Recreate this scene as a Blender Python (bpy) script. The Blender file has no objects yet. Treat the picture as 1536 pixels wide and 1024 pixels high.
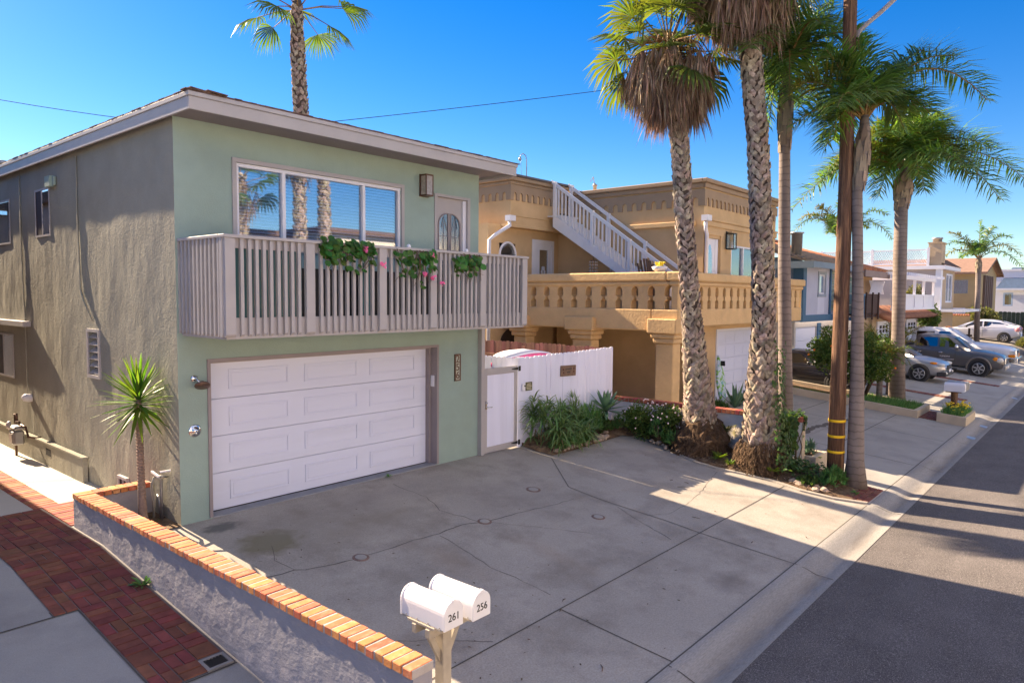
import bpy, bmesh, math, random
from mathutils import Vector, Matrix
V = Vector
PI = math.pi
random.seed(7)
R = random.random
def U(a, b): return a + (b - a) * random.random()

scene = bpy.context.scene
COL = scene.collection
OFF = {}          # world offset of every parent, so that part meshes are stored in local coordinates

# ------------------------------------------------------------------ mesh builder
class MB:
    def __init__(s):
        s.v = []; s.f = []; s.mi = []; s.sm = []
    def add(s, vs, fs, m=0, smooth=False):
        o = len(s.v)
        s.v.extend([tuple(p) for p in vs])
        for f in fs:
            s.f.append([i + o for i in f]); s.mi.append(m); s.sm.append(smooth)
    def box(s, x0, x1, y0, y1, z0, z1, m=0):
        if x0 > x1: x0, x1 = x1, x0
        if y0 > y1: y0, y1 = y1, y0
        if z0 > z1: z0, z1 = z1, z0
        vs = [(x0,y0,z0),(x1,y0,z0),(x1,y1,z0),(x0,y1,z0),(x0,y0,z1),(x1,y0,z1),(x1,y1,z1),(x0,y1,z1)]
        s.add(vs, [(0,3,2,1),(4,5,6,7),(0,1,5,4),(1,2,6,5),(2,3,7,6),(3,0,4,7)], m)
    def tbox(s, T, u0, u1, d0, d1, z0, z1, m=0):
        vs = [T(u,d,z) for z in (z0,z1) for (u,d) in ((u0,d0),(u1,d0),(u1,d1),(u0,d1))]
        s.add(vs, [(0,3,2,1),(4,5,6,7),(0,1,5,4),(1,2,6,5),(2,3,7,6),(3,0,4,7)], m)
    def obox(s, c, size, M=None, m=0):
        M = M or Matrix.Identity(3); c = V(c)
        vs = []
        for sz in (-.5,.5):
            for sx, sy in ((-.5,-.5),(.5,-.5),(.5,.5),(-.5,.5)):
                vs.append(c + M @ V((sx*size[0], sy*size[1], sz*size[2])))
        s.add(vs, [(0,3,2,1),(4,5,6,7),(0,1,5,4),(1,2,6,5),(2,3,7,6),(3,0,4,7)], m)
    def bar(s, p, q, w, h, m=0, up=(0,0,1)):
        p = V(p); q = V(q); d = (q-p).normalized(); sd = d.cross(V(up))
        if sd.length < 1e-4: sd = d.cross(V((1,0,0)))
        sd.normalize(); u = sd.cross(d)
        vs = []
        for c in (p, q):
            for a, b in ((-1,-1),(1,-1),(1,1),(-1,1)):
                vs.append(c + sd*(a*w/2) + u*(b*h/2))
        s.add(vs, [(0,1,2,3),(7,6,5,4),(0,4,5,1),(1,5,6,2),(2,6,7,3),(3,7,4,0)], m)
    def tube(s, path, rad, n=8, m=0, smooth=True, caps=True):
        path = [V(p) for p in path]
        if not hasattr(rad, '__len__'): rad = [rad]*len(path)
        vs = []; prev = None
        for i, p in enumerate(path):
            d = (path[min(i+1,len(path)-1)] - path[max(i-1,0)]).normalized()
            if prev is None:
                a = d.cross(V((0,0,1)))
                if a.length < .05: a = d.cross(V((1,0,0)))
                a.normalize()
            else:
                a = prev - d*prev.dot(d)
                if a.length < 1e-5: a = d.orthogonal()
                a.normalize()
            prev = a; b = d.cross(a)
            for k in range(n):
                t = 2*PI*k/n
                vs.append(p + (a*math.cos(t) + b*math.sin(t))*rad[i])
        fs = []
        for i in range(len(path)-1):
            for k in range(n):
                fs.append((i*n+k, i*n+(k+1)%n, (i+1)*n+(k+1)%n, (i+1)*n+k))
        if caps:
            fs.append(tuple(range(n-1,-1,-1))); fs.append(tuple(range((len(path)-1)*n, len(path)*n)))
        s.add(vs, fs, m, smooth)
    def prism(s, poly, o, u, v, w, m=0):
        """polygon (2D) at origin o with axes u, v, extruded along vector w"""
        o = V(o); u = V(u); v = V(v); w = V(w); n = len(poly)
        a = [o + u*p[0] + v*p[1] for p in poly]
        b = [p + w for p in a]
        fs = [tuple(range(n-1,-1,-1)), tuple(range(n,2*n))]
        for i in range(n): fs.append((i,(i+1)%n,n+(i+1)%n,n+i))
        s.add(a+b, fs, m)
    def lathe(s, prof, c, axis=(0,0,1), n=20, m=0, smooth=True, jit=0):
        """prof: list of (r, h) along axis"""
        c = V(c); ax = V(axis).normalized(); a = ax.orthogonal().normalized(); b = ax.cross(a)
        vs = []
        for r, h in prof:
            for k in range(n):
                t = 2*PI*k/n; rr = r*(1+U(-jit,jit))
                vs.append(c + ax*(h+U(-jit,jit)*.3) + (a*math.cos(t)+b*math.sin(t))*rr)
        fs = []
        for i in range(len(prof)-1):
            for k in range(n):
                fs.append((i*n+k, i*n+(k+1)%n, (i+1)*n+(k+1)%n, (i+1)*n+k))
        if prof[0][0] > 1e-4: fs.append(tuple(range(n-1,-1,-1)))
        if prof[-1][0] > 1e-4: fs.append(tuple(range((len(prof)-1)*n, len(prof)*n)))
        s.add(vs, fs, m, smooth)
    def blob(s, c, r, m=0, seg=9, ring=6, jit=.15, smooth=True, rot=0):
        c = V(c); vs = [c+V((0,0,-r[2]))]; ca, sa = math.cos(rot), math.sin(rot)
        for i in range(1, ring):
            ph = -PI/2 + PI*i/ring
            for k in range(seg):
                t = 2*PI*k/seg; j = 1+U(-jit,jit)
                x = r[0]*math.cos(ph)*math.cos(t)*j; y = r[1]*math.cos(ph)*math.sin(t)*j
                vs.append(c+V((x*ca-y*sa, x*sa+y*ca, r[2]*math.sin(ph)*j)))
        vs.append(c+V((0,0,r[2]))); N = len(vs)-1; fs = []
        for k in range(seg): fs.append((0, 1+(k+1)%seg, 1+k))
        for i in range(ring-2):
            for k in range(seg):
                fs.append((1+i*seg+k, 1+i*seg+(k+1)%seg, 1+(i+1)*seg+(k+1)%seg, 1+(i+1)*seg+k))
        b = 1+(ring-2)*seg
        for k in range(seg): fs.append((b+k, b+(k+1)%seg, N))
        s.add(vs, fs, m, smooth)
    def wall(s, T, u0, u1, z0, z1, holes=(), depth=.12, m=0):
        us = sorted(set([u0,u1]+[h[0] for h in holes]+[h[1] for h in holes]))
        zs = sorted(set([z0,z1]+[h[2] for h in holes]+[h[3] for h in holes]))
        for i in range(len(us)-1):
            for j in range(len(zs)-1):
                cu = (us[i]+us[i+1])/2; cz = (zs[j]+zs[j+1])/2
                if any(h[0] < cu < h[1] and h[2] < cz < h[3] for h in holes): continue
                s.add([T(us[i],0,zs[j]),T(us[i+1],0,zs[j]),T(us[i+1],0,zs[j+1]),T(us[i],0,zs[j+1])], [(0,1,2,3)], m)
        for a,b,c,d in holes:
            P = [(a,c),(b,c),(b,d),(a,d)]
            for i in range(4):
                p = P[i]; q = P[(i+1)%4]
                s.add([T(p[0],0,p[1]),T(q[0],0,q[1]),T(q[0],depth,q[1]),T(p[0],depth,p[1])], [(0,1,2,3)], m)
    def build(s, name, mats, parent=None, kind=None, bevel=0, subsurf=0, merge=False):
        me = bpy.data.meshes.new(name)
        off = OFF.get(parent.name, V((0,0,0))) if parent else V((0,0,0))
        vs = s.v if off.length == 0 else [(p[0]-off.x, p[1]-off.y, p[2]-off.z) for p in s.v]
        me.from_pydata([tuple(p) for p in vs], [], s.f)
        if not isinstance(mats, (list, tuple)): mats = [mats]
        for m in mats: me.materials.append(m)
        me.polygons.foreach_set('material_index', s.mi)
        me.polygons.foreach_set('use_smooth', s.sm)
        me.update()
        o = bpy.data.objects.new(name, me); COL.objects.link(o)
        if parent: o.parent = parent
        OFF[o.name] = off
        if kind: o['kind'] = kind
        if merge:
            bm = bmesh.new(); bm.from_mesh(me); bmesh.ops.remove_doubles(bm, verts=bm.verts, dist=1e-4)
            bmesh.ops.recalc_face_normals(bm, faces=bm.faces); bm.to_mesh(me); bm.free()
        if bevel:
            b = o.modifiers.new('bevel','BEVEL'); b.width = bevel; b.segments = 1; b.limit_method = 'ANGLE'; b.angle_limit = math.radians(40)
        if subsurf:
            b = o.modifiers.new('sub','SUBSURF'); b.levels = subsurf; b.render_levels = subsurf
        return o

def tag(o, label, cat, group=None):
    o['label'] = label; o['category'] = cat
    if group: o['group'] = group
    return o
def thing(name, label, cat, loc=(0,0,0), group=None):
    o = bpy.data.objects.new(name, None); COL.objects.link(o)
    o.empty_display_size = .2; o.location = loc; OFF[o.name] = V(loc)
    return tag(o, label, cat, group)
def dup(root, loc, rotz=0, label=None, scale=1):
    def cp(o, par):
        c = o.copy(); COL.objects.link(c); c.parent = par; OFF[c.name] = V((0,0,0))
        for ch in list(o.children): cp(ch, c)
        return c
    r = cp(root, None); r.location = loc; r.rotation_euler = (0,0,rotz); r.scale = (scale,)*3
    if label: r['label'] = label
    return r
TY = lambda pos: (lambda u,d,z: (u, pos+d, z))     # wall facing the street
TX = lambda pos: (lambda u,d,z: (pos+d, u, z))     # wall facing left (-X)

def text_mesh(name, txt, mat, parent, o, u, v, size, depth=.004, align='CENTER'):
    """flat raised lettering standing on origin o, reading along u, up along v"""
    cu = bpy.data.curves.new(name, 'FONT'); cu.body = txt; cu.size = size; cu.extrude = depth; cu.align_x = align; cu.align_y = 'CENTER'
    ob = bpy.data.objects.new(name, cu); COL.objects.link(ob)
    dg = bpy.context.evaluated_depsgraph_get(); dg.update()
    me = bpy.data.meshes.new_from_object(ob.evaluated_get(dg))
    bpy.data.objects.remove(ob); bpy.data.curves.remove(cu)
    u = V(u).normalized(); v = V(v).normalized(); w = u.cross(v); off = OFF.get(parent.name, V((0,0,0)))
    for vv in me.vertices: vv.co = V(o) + u*vv.co.x + v*vv.co.y + w*vv.co.z - off
    me.materials.clear(); me.materials.append(mat); me.update()
    r = bpy.data.objects.new(name, me); COL.objects.link(r); r.parent = parent; OFF[r.name] = off
    return r

# ------------------------------------------------------------------ materials
def nt(name):
    m = bpy.data.materials.new(name); m.use_nodes = True
    t = m.node_tree; t.nodes.clear()
    return m, t
def nd(t, typ, **kw):
    n = t.nodes.new(typ)
    for k, v in kw.items(): setattr(n, k, v)
    return n
def mixc(t, fac, a, b, blend='MIX'):
    n = nd(t, 'ShaderNodeMix', data_type='RGBA', blend_type=blend)
    for sock, val in ((0, fac), (6, a), (7, b)):
        if hasattr(val, 'links'): t.links.new(val, n.inputs[sock])
        elif sock == 0: n.inputs[0].default_value = val
        else: n.inputs[sock].default_value = (*val, 1)
    return n.outputs[2]
def noise(t, vec, scale, detail=5, rough=.55, dist=0):
    n = nd(t, 'ShaderNodeTexNoise'); n.inputs['Scale'].default_value = scale; n.inputs['Detail'].default_value = detail
    n.inputs['Roughness'].default_value = rough; n.inputs['Distortion'].default_value = dist
    t.links.new(vec, n.inputs['Vector']); return n.outputs[0]
def ramp(t, val, lo, hi, a=0., b=1.):
    n = nd(t, 'ShaderNodeMapRange'); t.links.new(val, n.inputs[0])
    n.inputs[1].default_value = lo; n.inputs[2].default_value = hi; n.inputs[3].default_value = a; n.inputs[4].default_value = b
    return n.outputs[0]
def mapping(t, vec, scale=(1,1,1), loc=(0,0,0)):
    n = nd(t, 'ShaderNodeMapping'); t.links.new(vec, n.inputs[0]); n.inputs['Scale'].default_value = scale; n.inputs['Location'].default_value = loc
    return n.outputs[0]
def math_(t, op, a, b=None):
    n = nd(t, 'ShaderNodeMath', operation=op)
    for i, x in enumerate((a, b)):
        if x is None: continue
        if hasattr(x, 'links'): t.links.new(x, n.inputs[i])
        else: n.inputs[i].default_value = x
    return n.outputs[0]
def mul(c, k): return tuple(max(0, x*k) for x in c)
def mat(name, col, rough=.8, var=.12, vscale=2.5, bump=0, bscale=40, bdist=.01, col2=None, c2scale=1.5, c2lo=.5, c2hi=.7, island=0,
        spec=.3, metal=0, stretch=(1,1,1), transl=0, tcol=None, fine=0, fscale=150, extra=None, coat=0, local=False):
    m, t = nt(name)
    if local: pos = nd(t, 'ShaderNodeTexCoord').outputs['Object']
    else: pos = nd(t, 'ShaderNodeNewGeometry').outputs['Position']
    pos = mapping(t, pos, stretch)
    n1 = noise(t, pos, vscale, 6)
    c = mixc(t, ramp(t, n1, .3, .7), mul(col, 1-var), mul(col, 1+var))
    if col2:
        n2 = noise(t, mapping(t, pos, (1,1,1), (7,3,5)), c2scale, 7, .62)
        c = mixc(t, ramp(t, n2, c2lo, c2hi), c, col2)
    if fine:
        n3 = noise(t, pos, fscale, 3, .7)
        c = mixc(t, ramp(t, n3, .35, .65, 0, 1), mixc(t, 1., c, (1-fine,)*3, 'MULTIPLY'), mixc(t, 1., c, (1+fine,)*3, 'MULTIPLY'))
    if island:
        rnd = nd(t, 'ShaderNodeNewGeometry').outputs['Random Per Island']
        hs = nd(t, 'ShaderNodeHueSaturation'); t.links.new(c, hs.inputs['Color'])
        t.links.new(ramp(t, rnd, 0, 1, 1-island, 1+island), hs.inputs['Value'])
        t.links.new(ramp(t, math_(t,'FRACT',math_(t,'MULTIPLY',rnd,7.3)), 0, 1, .5-.03*island/.3, .5+.03*island/.3), hs.inputs['Hue'])
        c = hs.outputs[0]
    if extra: c = extra(t, pos, c)
    b = nd(t, 'ShaderNodeBsdfPrincipled'); t.links.new(c, b.inputs['Base Color'])
    b.inputs['Roughness'].default_value = rough; b.inputs['Metallic'].default_value = metal
    b.inputs['Specular IOR Level'].default_value = spec
    if coat: b.inputs['Coat Weight'].default_value = coat; b.inputs['Coat Roughness'].default_value = .04
    if bump:
        bn = nd(t, 'ShaderNodeBump'); bn.inputs['Strength'].default_value = bump; bn.inputs['Distance'].default_value = bdist
        t.links.new(noise(t, pos, bscale, 6, .6), bn.inputs['Height']); t.links.new(bn.outputs[0], b.inputs['Normal'])
        m['b'] = 1
    out = nd(t, 'ShaderNodeOutputMaterial'); sh = b.outputs[0]
    if transl:
        tr = nd(t, 'ShaderNodeBsdfTranslucent')
        t.links.new(mixc(t, 1., c, tcol or (1.6,1.7,.6), 'MULTIPLY'), tr.inputs[0])
        mx = nd(t, 'ShaderNodeMixShader'); mx.inputs[0].default_value = transl
        t.links.new(sh, mx.inputs[1]); t.links.new(tr.outputs[0], mx.inputs[2]); sh = mx.outputs[0]
    t.links.new(sh, out.inputs[0])
    return m
def glassmat(name, tint, refl=.5, rough=.02):
    m, t = nt(name)
    tr = nd(t, 'ShaderNodeBsdfTransparent'); tr.inputs[0].default_value = (*tint,1)
    gl = nd(t, 'ShaderNodeBsdfGlossy'); gl.inputs[0].default_value = (.9,.93,.95,1); gl.inputs['Roughness'].default_value = rough
    mx = nd(t, 'ShaderNodeMixShader'); mx.inputs[0].default_value = refl
    t.links.new(tr.outputs[0], mx.inputs[1]); t.links.new(gl.outputs[0], mx.inputs[2])
    o = nd(t, 'ShaderNodeOutputMaterial'); t.links.new(mx.outputs[0], o.inputs[0]); return m

def stains(lst, col):
    def f(t, pos, c):
        for (x,y,rx,ry,k,cc) in lst:
            mp = mapping(t, pos, (1/rx,1/ry,0), (-x/rx,-y/ry,0))
            ns = nd(t,'ShaderNodeTexNoise'); ns.inputs['Scale'].default_value = 2.2; ns.inputs['Detail'].default_value = 5; t.links.new(mp, ns.inputs[0])
            vm = nd(t,'ShaderNodeVectorMath',operation='LENGTH'); t.links.new(mp, vm.inputs[0])
            d = math_(t,'ADD', vm.outputs['Value'], math_(t,'MULTIPLY', math_(t,'SUBTRACT', ns.outputs[0], .5), 1.1))
            c = mixc(t, ramp(t, d, 1.0, .55 if k > .6 else .1, 0, k), c, cc)
        return c
    return f
M = {}
GREEN = (.297,.392,.36)
M['green'] = mat('green_stucco', GREEN, .9, .05, 3, col2=(.27,.345,.30), c2scale=1.1, c2lo=.45, c2hi=.8, bump=.35, bscale=70, bdist=.01, spec=.15, fine=.05, fscale=180)
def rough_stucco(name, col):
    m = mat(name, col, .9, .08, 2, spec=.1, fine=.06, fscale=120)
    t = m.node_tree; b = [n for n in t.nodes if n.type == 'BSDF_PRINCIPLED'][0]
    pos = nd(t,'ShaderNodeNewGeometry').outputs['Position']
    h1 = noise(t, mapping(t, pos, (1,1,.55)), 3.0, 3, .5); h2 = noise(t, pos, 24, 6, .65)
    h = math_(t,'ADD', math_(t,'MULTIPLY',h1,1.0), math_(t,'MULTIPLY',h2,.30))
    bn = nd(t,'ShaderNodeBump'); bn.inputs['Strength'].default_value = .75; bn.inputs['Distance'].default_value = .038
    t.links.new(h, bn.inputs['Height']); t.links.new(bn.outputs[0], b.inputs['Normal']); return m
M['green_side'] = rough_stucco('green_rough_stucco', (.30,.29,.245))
M['trim'] = mat('grey_lavender_paint', (.40,.378,.385), .6, .05, 3, bump=.1, bscale=60)
M['taupe'] = mat('taupe_paint', (.29,.25,.26), .6, .05, 3)
M['white'] = mat('white_paint', (.72,.72,.79), .5, .03, 3, bump=.05, bscale=40)
M['white_fence'] = mat('white_fence_paint', (.72,.735,.90), .65, .04, 4, bump=.25, bscale=30, stretch=(1,1,.12), island=.022)
M['garage'] = mat('white_garage_paint', (.68,.71,.86), .45, .02, 2, col2=(.60,.625,.74), c2scale=1.6, c2lo=.48, c2hi=.8, bump=.08, bscale=90, stretch=(.15,1,1))
M['shingle'] = mat('brown_shingle', (.14,.09,.075), .9, .3, 14, bump=.6, bscale=30, bdist=.02)
M['dark'] = mat('dark_interior', (.03,.03,.032), .9)
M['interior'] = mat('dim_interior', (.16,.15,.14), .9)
M['black'] = mat('black_metal', (.02,.02,.022), .45)
M['chrome'] = mat('chrome', (.75,.75,.76), .12, .02, metal=1)
M['steel'] = mat('grey_metal', (.35,.35,.36), .45, .1, 8, metal=.7)
M['teal'] = mat('teal_wind_screen', (.05,.14,.16), .25, .05, 2, spec=.6)
M['screen_dark'] = mat('dark_wind_screen', (.02,.022,.028), .4)
M['blind'] = mat('white_blind_slat', (.74,.77,.84), .6, .02)
M['glass'] = glassmat('window_glass', (.66,.78,.90), .27)
M['glass_dark'] = glassmat('side_window_glass', (.4,.45,.5), .55)
M['leaded'] = glassmat('leaded_door_glass', (.6,.66,.7), .3, .15)
M['bronze'] = mat('bronze_plate', (.12,.065,.045), .4, .2, 20, metal=.4)
M['lampglass'] = mat('seeded_lamp_glass', (.36,.32,.30), .2, .2, 20, spec=.6)

CONC = (.355,.325,.29)
DST = [(4.75,8.12,.50,.40,.85,(.17,.15,.085)), (4.5,8.9,.30,.16,.8,(.10,.10,.095)), (8.5,3.62,.42,.30,.5,(.15,.13,.12)),
       (5.4,8.3,1.5,.8,.35,(.24,.225,.20)), (6.9,8.6,1.6,.5,.4,(.22,.205,.2)), (8.6,7.6,1.5,1.2,.3,(.25,.23,.225)), (6.6,7.9,.9,.45,.38,(.21,.185,.15)),
       (6.2,6.3,.35,.9,.3,(.3,.22,.15)), (7.4,5.6,.25,.9,.25,(.3,.22,.15)), (5.6,7.75,.7,.4,.3,(.24,.2,.15))]
M['drive'] = mat('driveway_concrete', CONC, .85, .10, .8, bump=.25, bscale=60, bdist=.006, col2=(.235,.207,.178), c2scale=1.3, c2lo=.46, c2hi=.74, fine=.14, fscale=55, extra=stains(DST, None))
M['conc'] = mat('concrete', (.325,.31,.29), .85, .10, .9, bump=.25, bscale=60, bdist=.006, col2=(.235,.22,.21), c2scale=1.1, c2lo=.5, c2hi=.8, fine=.1, fscale=110)
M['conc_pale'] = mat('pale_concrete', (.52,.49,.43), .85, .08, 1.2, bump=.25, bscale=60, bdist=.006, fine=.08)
def gutterdirt(t, pos, c):
    s = nd(t,'ShaderNodeSeparateXYZ'); t.links.new(nd(t,'ShaderNodeNewGeometry').outputs['Position'], s.inputs[0])
    d = math_(t,'ABSOLUTE', math_(t,'SUBTRACT', s.outputs[1], 2.88)); n = noise(t, pos, 2.2, 7, .65)
    f = math_(t,'MULTIPLY', ramp(t, d, .15, .02), ramp(t, n, .40, .62, .1, .75)); return mixc(t, f, c, (.155,.135,.12))
M['gutter'] = mat('gutter_concrete', (.30,.285,.27), .85, .12, 1.2, bump=.3, bscale=50, bdist=.006, col2=(.22,.205,.19), c2scale=1.4, c2lo=.5, c2hi=.75, fine=.16, fscale=60, stretch=(.25,1.6,1), extra=gutterdirt)
def asph(t, pos, c):
    n = noise(t, pos, 75, 3, .8); c = mixc(t, ramp(t, n, .53, .64, 0, .85), c, (.36,.33,.31)); n = noise(t, mapping(t,pos,(1,1,1),(3,7,1)), 60, 3, .8); c = mixc(t, ramp(t, n, .55, .64, 0, .75), c, (.030,.028,.032))
    n = noise(t, mapping(t,pos,(.12,1,1)), .9, 6, .6); return mixc(t, ramp(t, n, .45, .7, 0, .45), c, (.055,.05,.052))
M['asphalt'] = mat('asphalt', (.118,.105,.104), .9, .2, 1.4, bump=.9, bscale=80, bdist=.012, fine=.35, fscale=110, extra=asph)
M['soil'] = mat('garden_soil', (.13,.082,.05), .95, .35, 8, bump=1, bscale=25, bdist=.03, col2=(.26,.18,.11), c2scale=5)
M['ground'] = mat('bare_ground', (.26,.23,.19), .95, .2, .3, bump=.5, bscale=12)
M['joint'] = mat('joint_dirt', (.10,.088,.078), .95)
M['crack'] = mat('crack_dirt', (.115,.10,.09), .95)
M['brick'] = mat('red_brick', (.30,.095,.06), .85, .22, 9, bump=.5, bscale=60, bdist=.006, island=.28, col2=(.42,.20,.14), c2scale=7, c2lo=.55, c2hi=.75)
M['paver'] = mat('dark_red_paver', (.20,.066,.046), .8, .22, 6, bump=.5, bscale=45, bdist=.008, island=.2, col2=(.125,.045,.036), c2scale=4, c2lo=.5, c2hi=.75)
M['orange_brick'] = mat('orange_coping_brick', (.50,.165,.07), .85, .15, 12, bump=.6, bscale=50, bdist=.006, island=.16, col2=(.56,.29,.17), c2scale=9, c2lo=.5, c2hi=.75)
M['mortar'] = mat('mortar', (.40,.36,.34), .95, .15, 6, bump=.5, bscale=60)
M['planter_grey'] = mat('grey_wall_paint', (.345,.335,.37), .8, .06, 3, bump=.4, bscale=25, bdist=.02)
def raking_light(t, pos, c):
    z = nd(t,'ShaderNodeSeparateXYZ'); t.links.new(pos, z.inputs[0])
    n = noise(t, mapping(t,pos,(1,1,1.4)), 4, 9, .7)
    # raking sunlight painted as pale patches along the sloping foot of the wall
    h = math_(t,'SUBTRACT', z.outputs[2], math_(t,'MULTIPLY', math_(t,'SUBTRACT', z.outputs[1], 9.6), .085))
    band = ramp(t, h, .44, .22, 0, 1)
    f = math_(t,'MULTIPLY', band, ramp(t, n, .50, .545))
    return mixc(t, math_(t,'MULTIPLY',f,.6), c, (.44,.40,.42))
M['planter_raking_light'] = mat('raking_light_grey_paint', (.30,.29,.325), .85, .06, 3, extra=raking_light, spec=.2)
def addbump(m, sc, dist, stretch=(1,1,1), st=.8):
    t = m.node_tree; b = [n for n in t.nodes if n.type == 'BSDF_PRINCIPLED'][0]
    pos = nd(t,'ShaderNodeNewGeometry').outputs['Position']
    bn = nd(t,'ShaderNodeBump'); bn.inputs['Strength'].default_value = st; bn.inputs['Distance'].default_value = dist
    t.links.new(noise(t, mapping(t,pos,stretch), sc, 7, .6), bn.inputs['Height']); t.links.new(bn.outputs[0], b.inputs['Normal'])
addbump(M['planter_raking_light'], 3.4, .06, (1,1,1.5), .55)
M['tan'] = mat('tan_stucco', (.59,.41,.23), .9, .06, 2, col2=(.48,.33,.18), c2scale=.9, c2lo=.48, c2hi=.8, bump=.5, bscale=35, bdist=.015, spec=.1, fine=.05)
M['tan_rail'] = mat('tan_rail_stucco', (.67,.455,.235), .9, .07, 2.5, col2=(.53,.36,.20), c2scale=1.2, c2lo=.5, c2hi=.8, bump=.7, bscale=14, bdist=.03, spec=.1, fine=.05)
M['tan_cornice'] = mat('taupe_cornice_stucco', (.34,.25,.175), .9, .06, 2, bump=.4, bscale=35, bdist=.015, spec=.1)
M['stairs'] = mat('white_stair_paint', (.74,.74,.78), .55, .04, 3)
M['redwood'] = mat('weathered_red_fence', (.22,.10,.085), .85, .3, 5, bump=.4, bscale=30, stretch=(1,1,.1), island=.22)
M['pink'] = mat('pink_plastic', (.72,.10,.26), .35, .1, 3)
M['pole'] = mat('brown_utility_pole', (.115,.062,.042), .85, .35, 14, bump=1, bscale=40, bdist=.03, stretch=(1,1,.05), col2=(.23,.13,.075), c2scale=14, c2lo=.48, c2hi=.62, fine=.35, fscale=60)
M['yellow'] = mat('yellow_reflective_band', (.80,.50,.02), .5)
M['bark_w'] = mat('fan_palm_bark', (.25,.195,.155), .95, .3, 9, bump=.7, bscale=60, bdist=.012, island=.36, col2=(.46,.38,.31), c2scale=11, c2lo=.45, c2hi=.65)
M['bark_core'] = mat('fan_palm_bark_gaps', (.085,.06,.047), .95, .3, 12, bump=.8, bscale=30, bdist=.02)
def rings(t, pos, c):
    w = nd(t,'ShaderNodeTexWave', wave_type='BANDS', bands_direction='Z'); w.inputs['Scale'].default_value = 4.6; w.inputs['Distortion'].default_value = 2.2
    w.inputs['Detail'].default_value = 2; w.inputs['Detail Scale'].default_value = 1.5; t.links.new(pos, w.inputs[0])
    return mixc(t, ramp(t, w.outputs[1], .16, .0, 0, .5), c, (.085,.07,.062))
M['bark_q'] = mat('queen_palm_bark', (.225,.185,.17), .9, .22, 3, bump=.5, bscale=40, bdist=.01, stretch=(1,1,.5), col2=(.17,.135,.115), c2scale=3, extra=rings)
M['bark_qs'] = mat('queen_palm_old_sheath', (.25,.195,.15), .9, .35, 9, bump=.6, bscale=30, stretch=(1,1,.15), island=.2)
M['roots'] = mat('palm_root_mass', (.10,.06,.035), .95, .4, 20, bump=1, bscale=50, bdist=.04, col2=(.19,.12,.07), c2scale=12)
LT = (1.35,1.55,.5)
M['fan_leaf'] = mat('fan_palm_leaf', (.085,.125,.035), .5, .25, 3, island=.3, transl=.38, tcol=(2.1,1.9,.45), col2=(.16,.13,.04), c2scale=1.2, c2lo=.58, c2hi=.8)
M['fan_leaf_far'] = mat('fan_palm_leaf_green', (.06,.105,.035), .5, .25, 3, island=.3, transl=.4, tcol=(2.2,2.1,.5))
M['dead_leaf'] = mat('dead_palm_leaf', (.34,.255,.20), .9, .3, 4, island=.4, transl=.22, tcol=(1.3,1.0,.75), col2=(.17,.11,.08), c2scale=2.2, c2lo=.45, c2hi=.7)
M['petiole'] = mat('palm_stalk', (.20,.13,.05), .7, .25, 5, island=.2)
M['queen_leaf'] = mat('queen_palm_leaf', (.085,.15,.052), .42, .2, 2, island=.4, transl=.42, tcol=(2.2,2.2,.45), spec=.4)
M['queen_leaf_lit'] = mat('sunlit_palm_leaf', (.16,.17,.04), .5, .25, 2, island=.3, transl=.45, tcol=(1.8,1.5,.4))  # yellower copy of the palm leaf, with sunlight put into the colour
M['yucca'] = mat('yucca_leaf', (.075,.15,.035), .45, .2, 6, island=.3, transl=.45, tcol=(2.4,2.3,.5))
M['aloe'] = mat('aloe_leaf', (.135,.225,.075), .5, .2, 5, island=.3, transl=.1)
M['agave'] = mat('agave_leaf', (.13,.235,.155), .5, .15, 5, island=.15, transl=.1)
M['spurge'] = mat('spiky_green_leaf', (.11,.235,.075), .6, .2, 5, island=.3, transl=.25)
M['shrub'] = mat('glossy_shrub_leaf', (.08,.135,.034), .4, .2, 5, island=.35, transl=.3, tcol=(2.2,2.,.5))
M['shrub_pale'] = mat('olive_shrub_leaf', (.15,.15,.06), .6, .2, 5, island=.35, transl=.35)
M['ivy'] = mat('ivy_leaf', (.065,.12,.035), .45, .2, 5, island=.35, transl=.3)
M['weed'] = mat('yellow_green_weed', (.14,.19,.03), .6, .2, 5, island=.3, transl=.4)
M['geranium'] = mat('geranium_leaf', (.055,.145,.03), .55, .25, 5, island=.35, transl=.3)
M['flower_pink'] = mat('pink_petal', (.75,.16,.40), .6, .2, 5, island=.2, transl=.3)
M['flower_white'] = mat('pale_blossom', (.75,.60,.62), .6, .1, 5, island=.1)
M['flower_yellow'] = mat('yellow_blossom', (.78,.58,.03), .6, .1, 5, island=.1)
M['orange_fruit'] = mat('orange_fruit', (.75,.20,.02), .5)
M['stem'] = mat('brown_stem', (.12,.08,.05), .9, .3, 10)
M['rock'] = mat('garden_rock', (.34,.28,.22), .9, .2, 6, bump=.6, bscale=25, bdist=.02, island=.3)
M['cream_curb'] = mat('cream_kerb_paint', (.50,.42,.32), .85, .1, 3, bump=.3, bscale=30)
M['mailbox'] = mat('white_enamel', (.80,.79,.82), .28, .02, spec=.5)
M['postpaint'] = mat('tan_post_paint', (.42,.37,.30), .7, .1, 8, bump=.2, bscale=40)
M['numeral'] = mat('black_numeral', (.03,.03,.03), .5)
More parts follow.
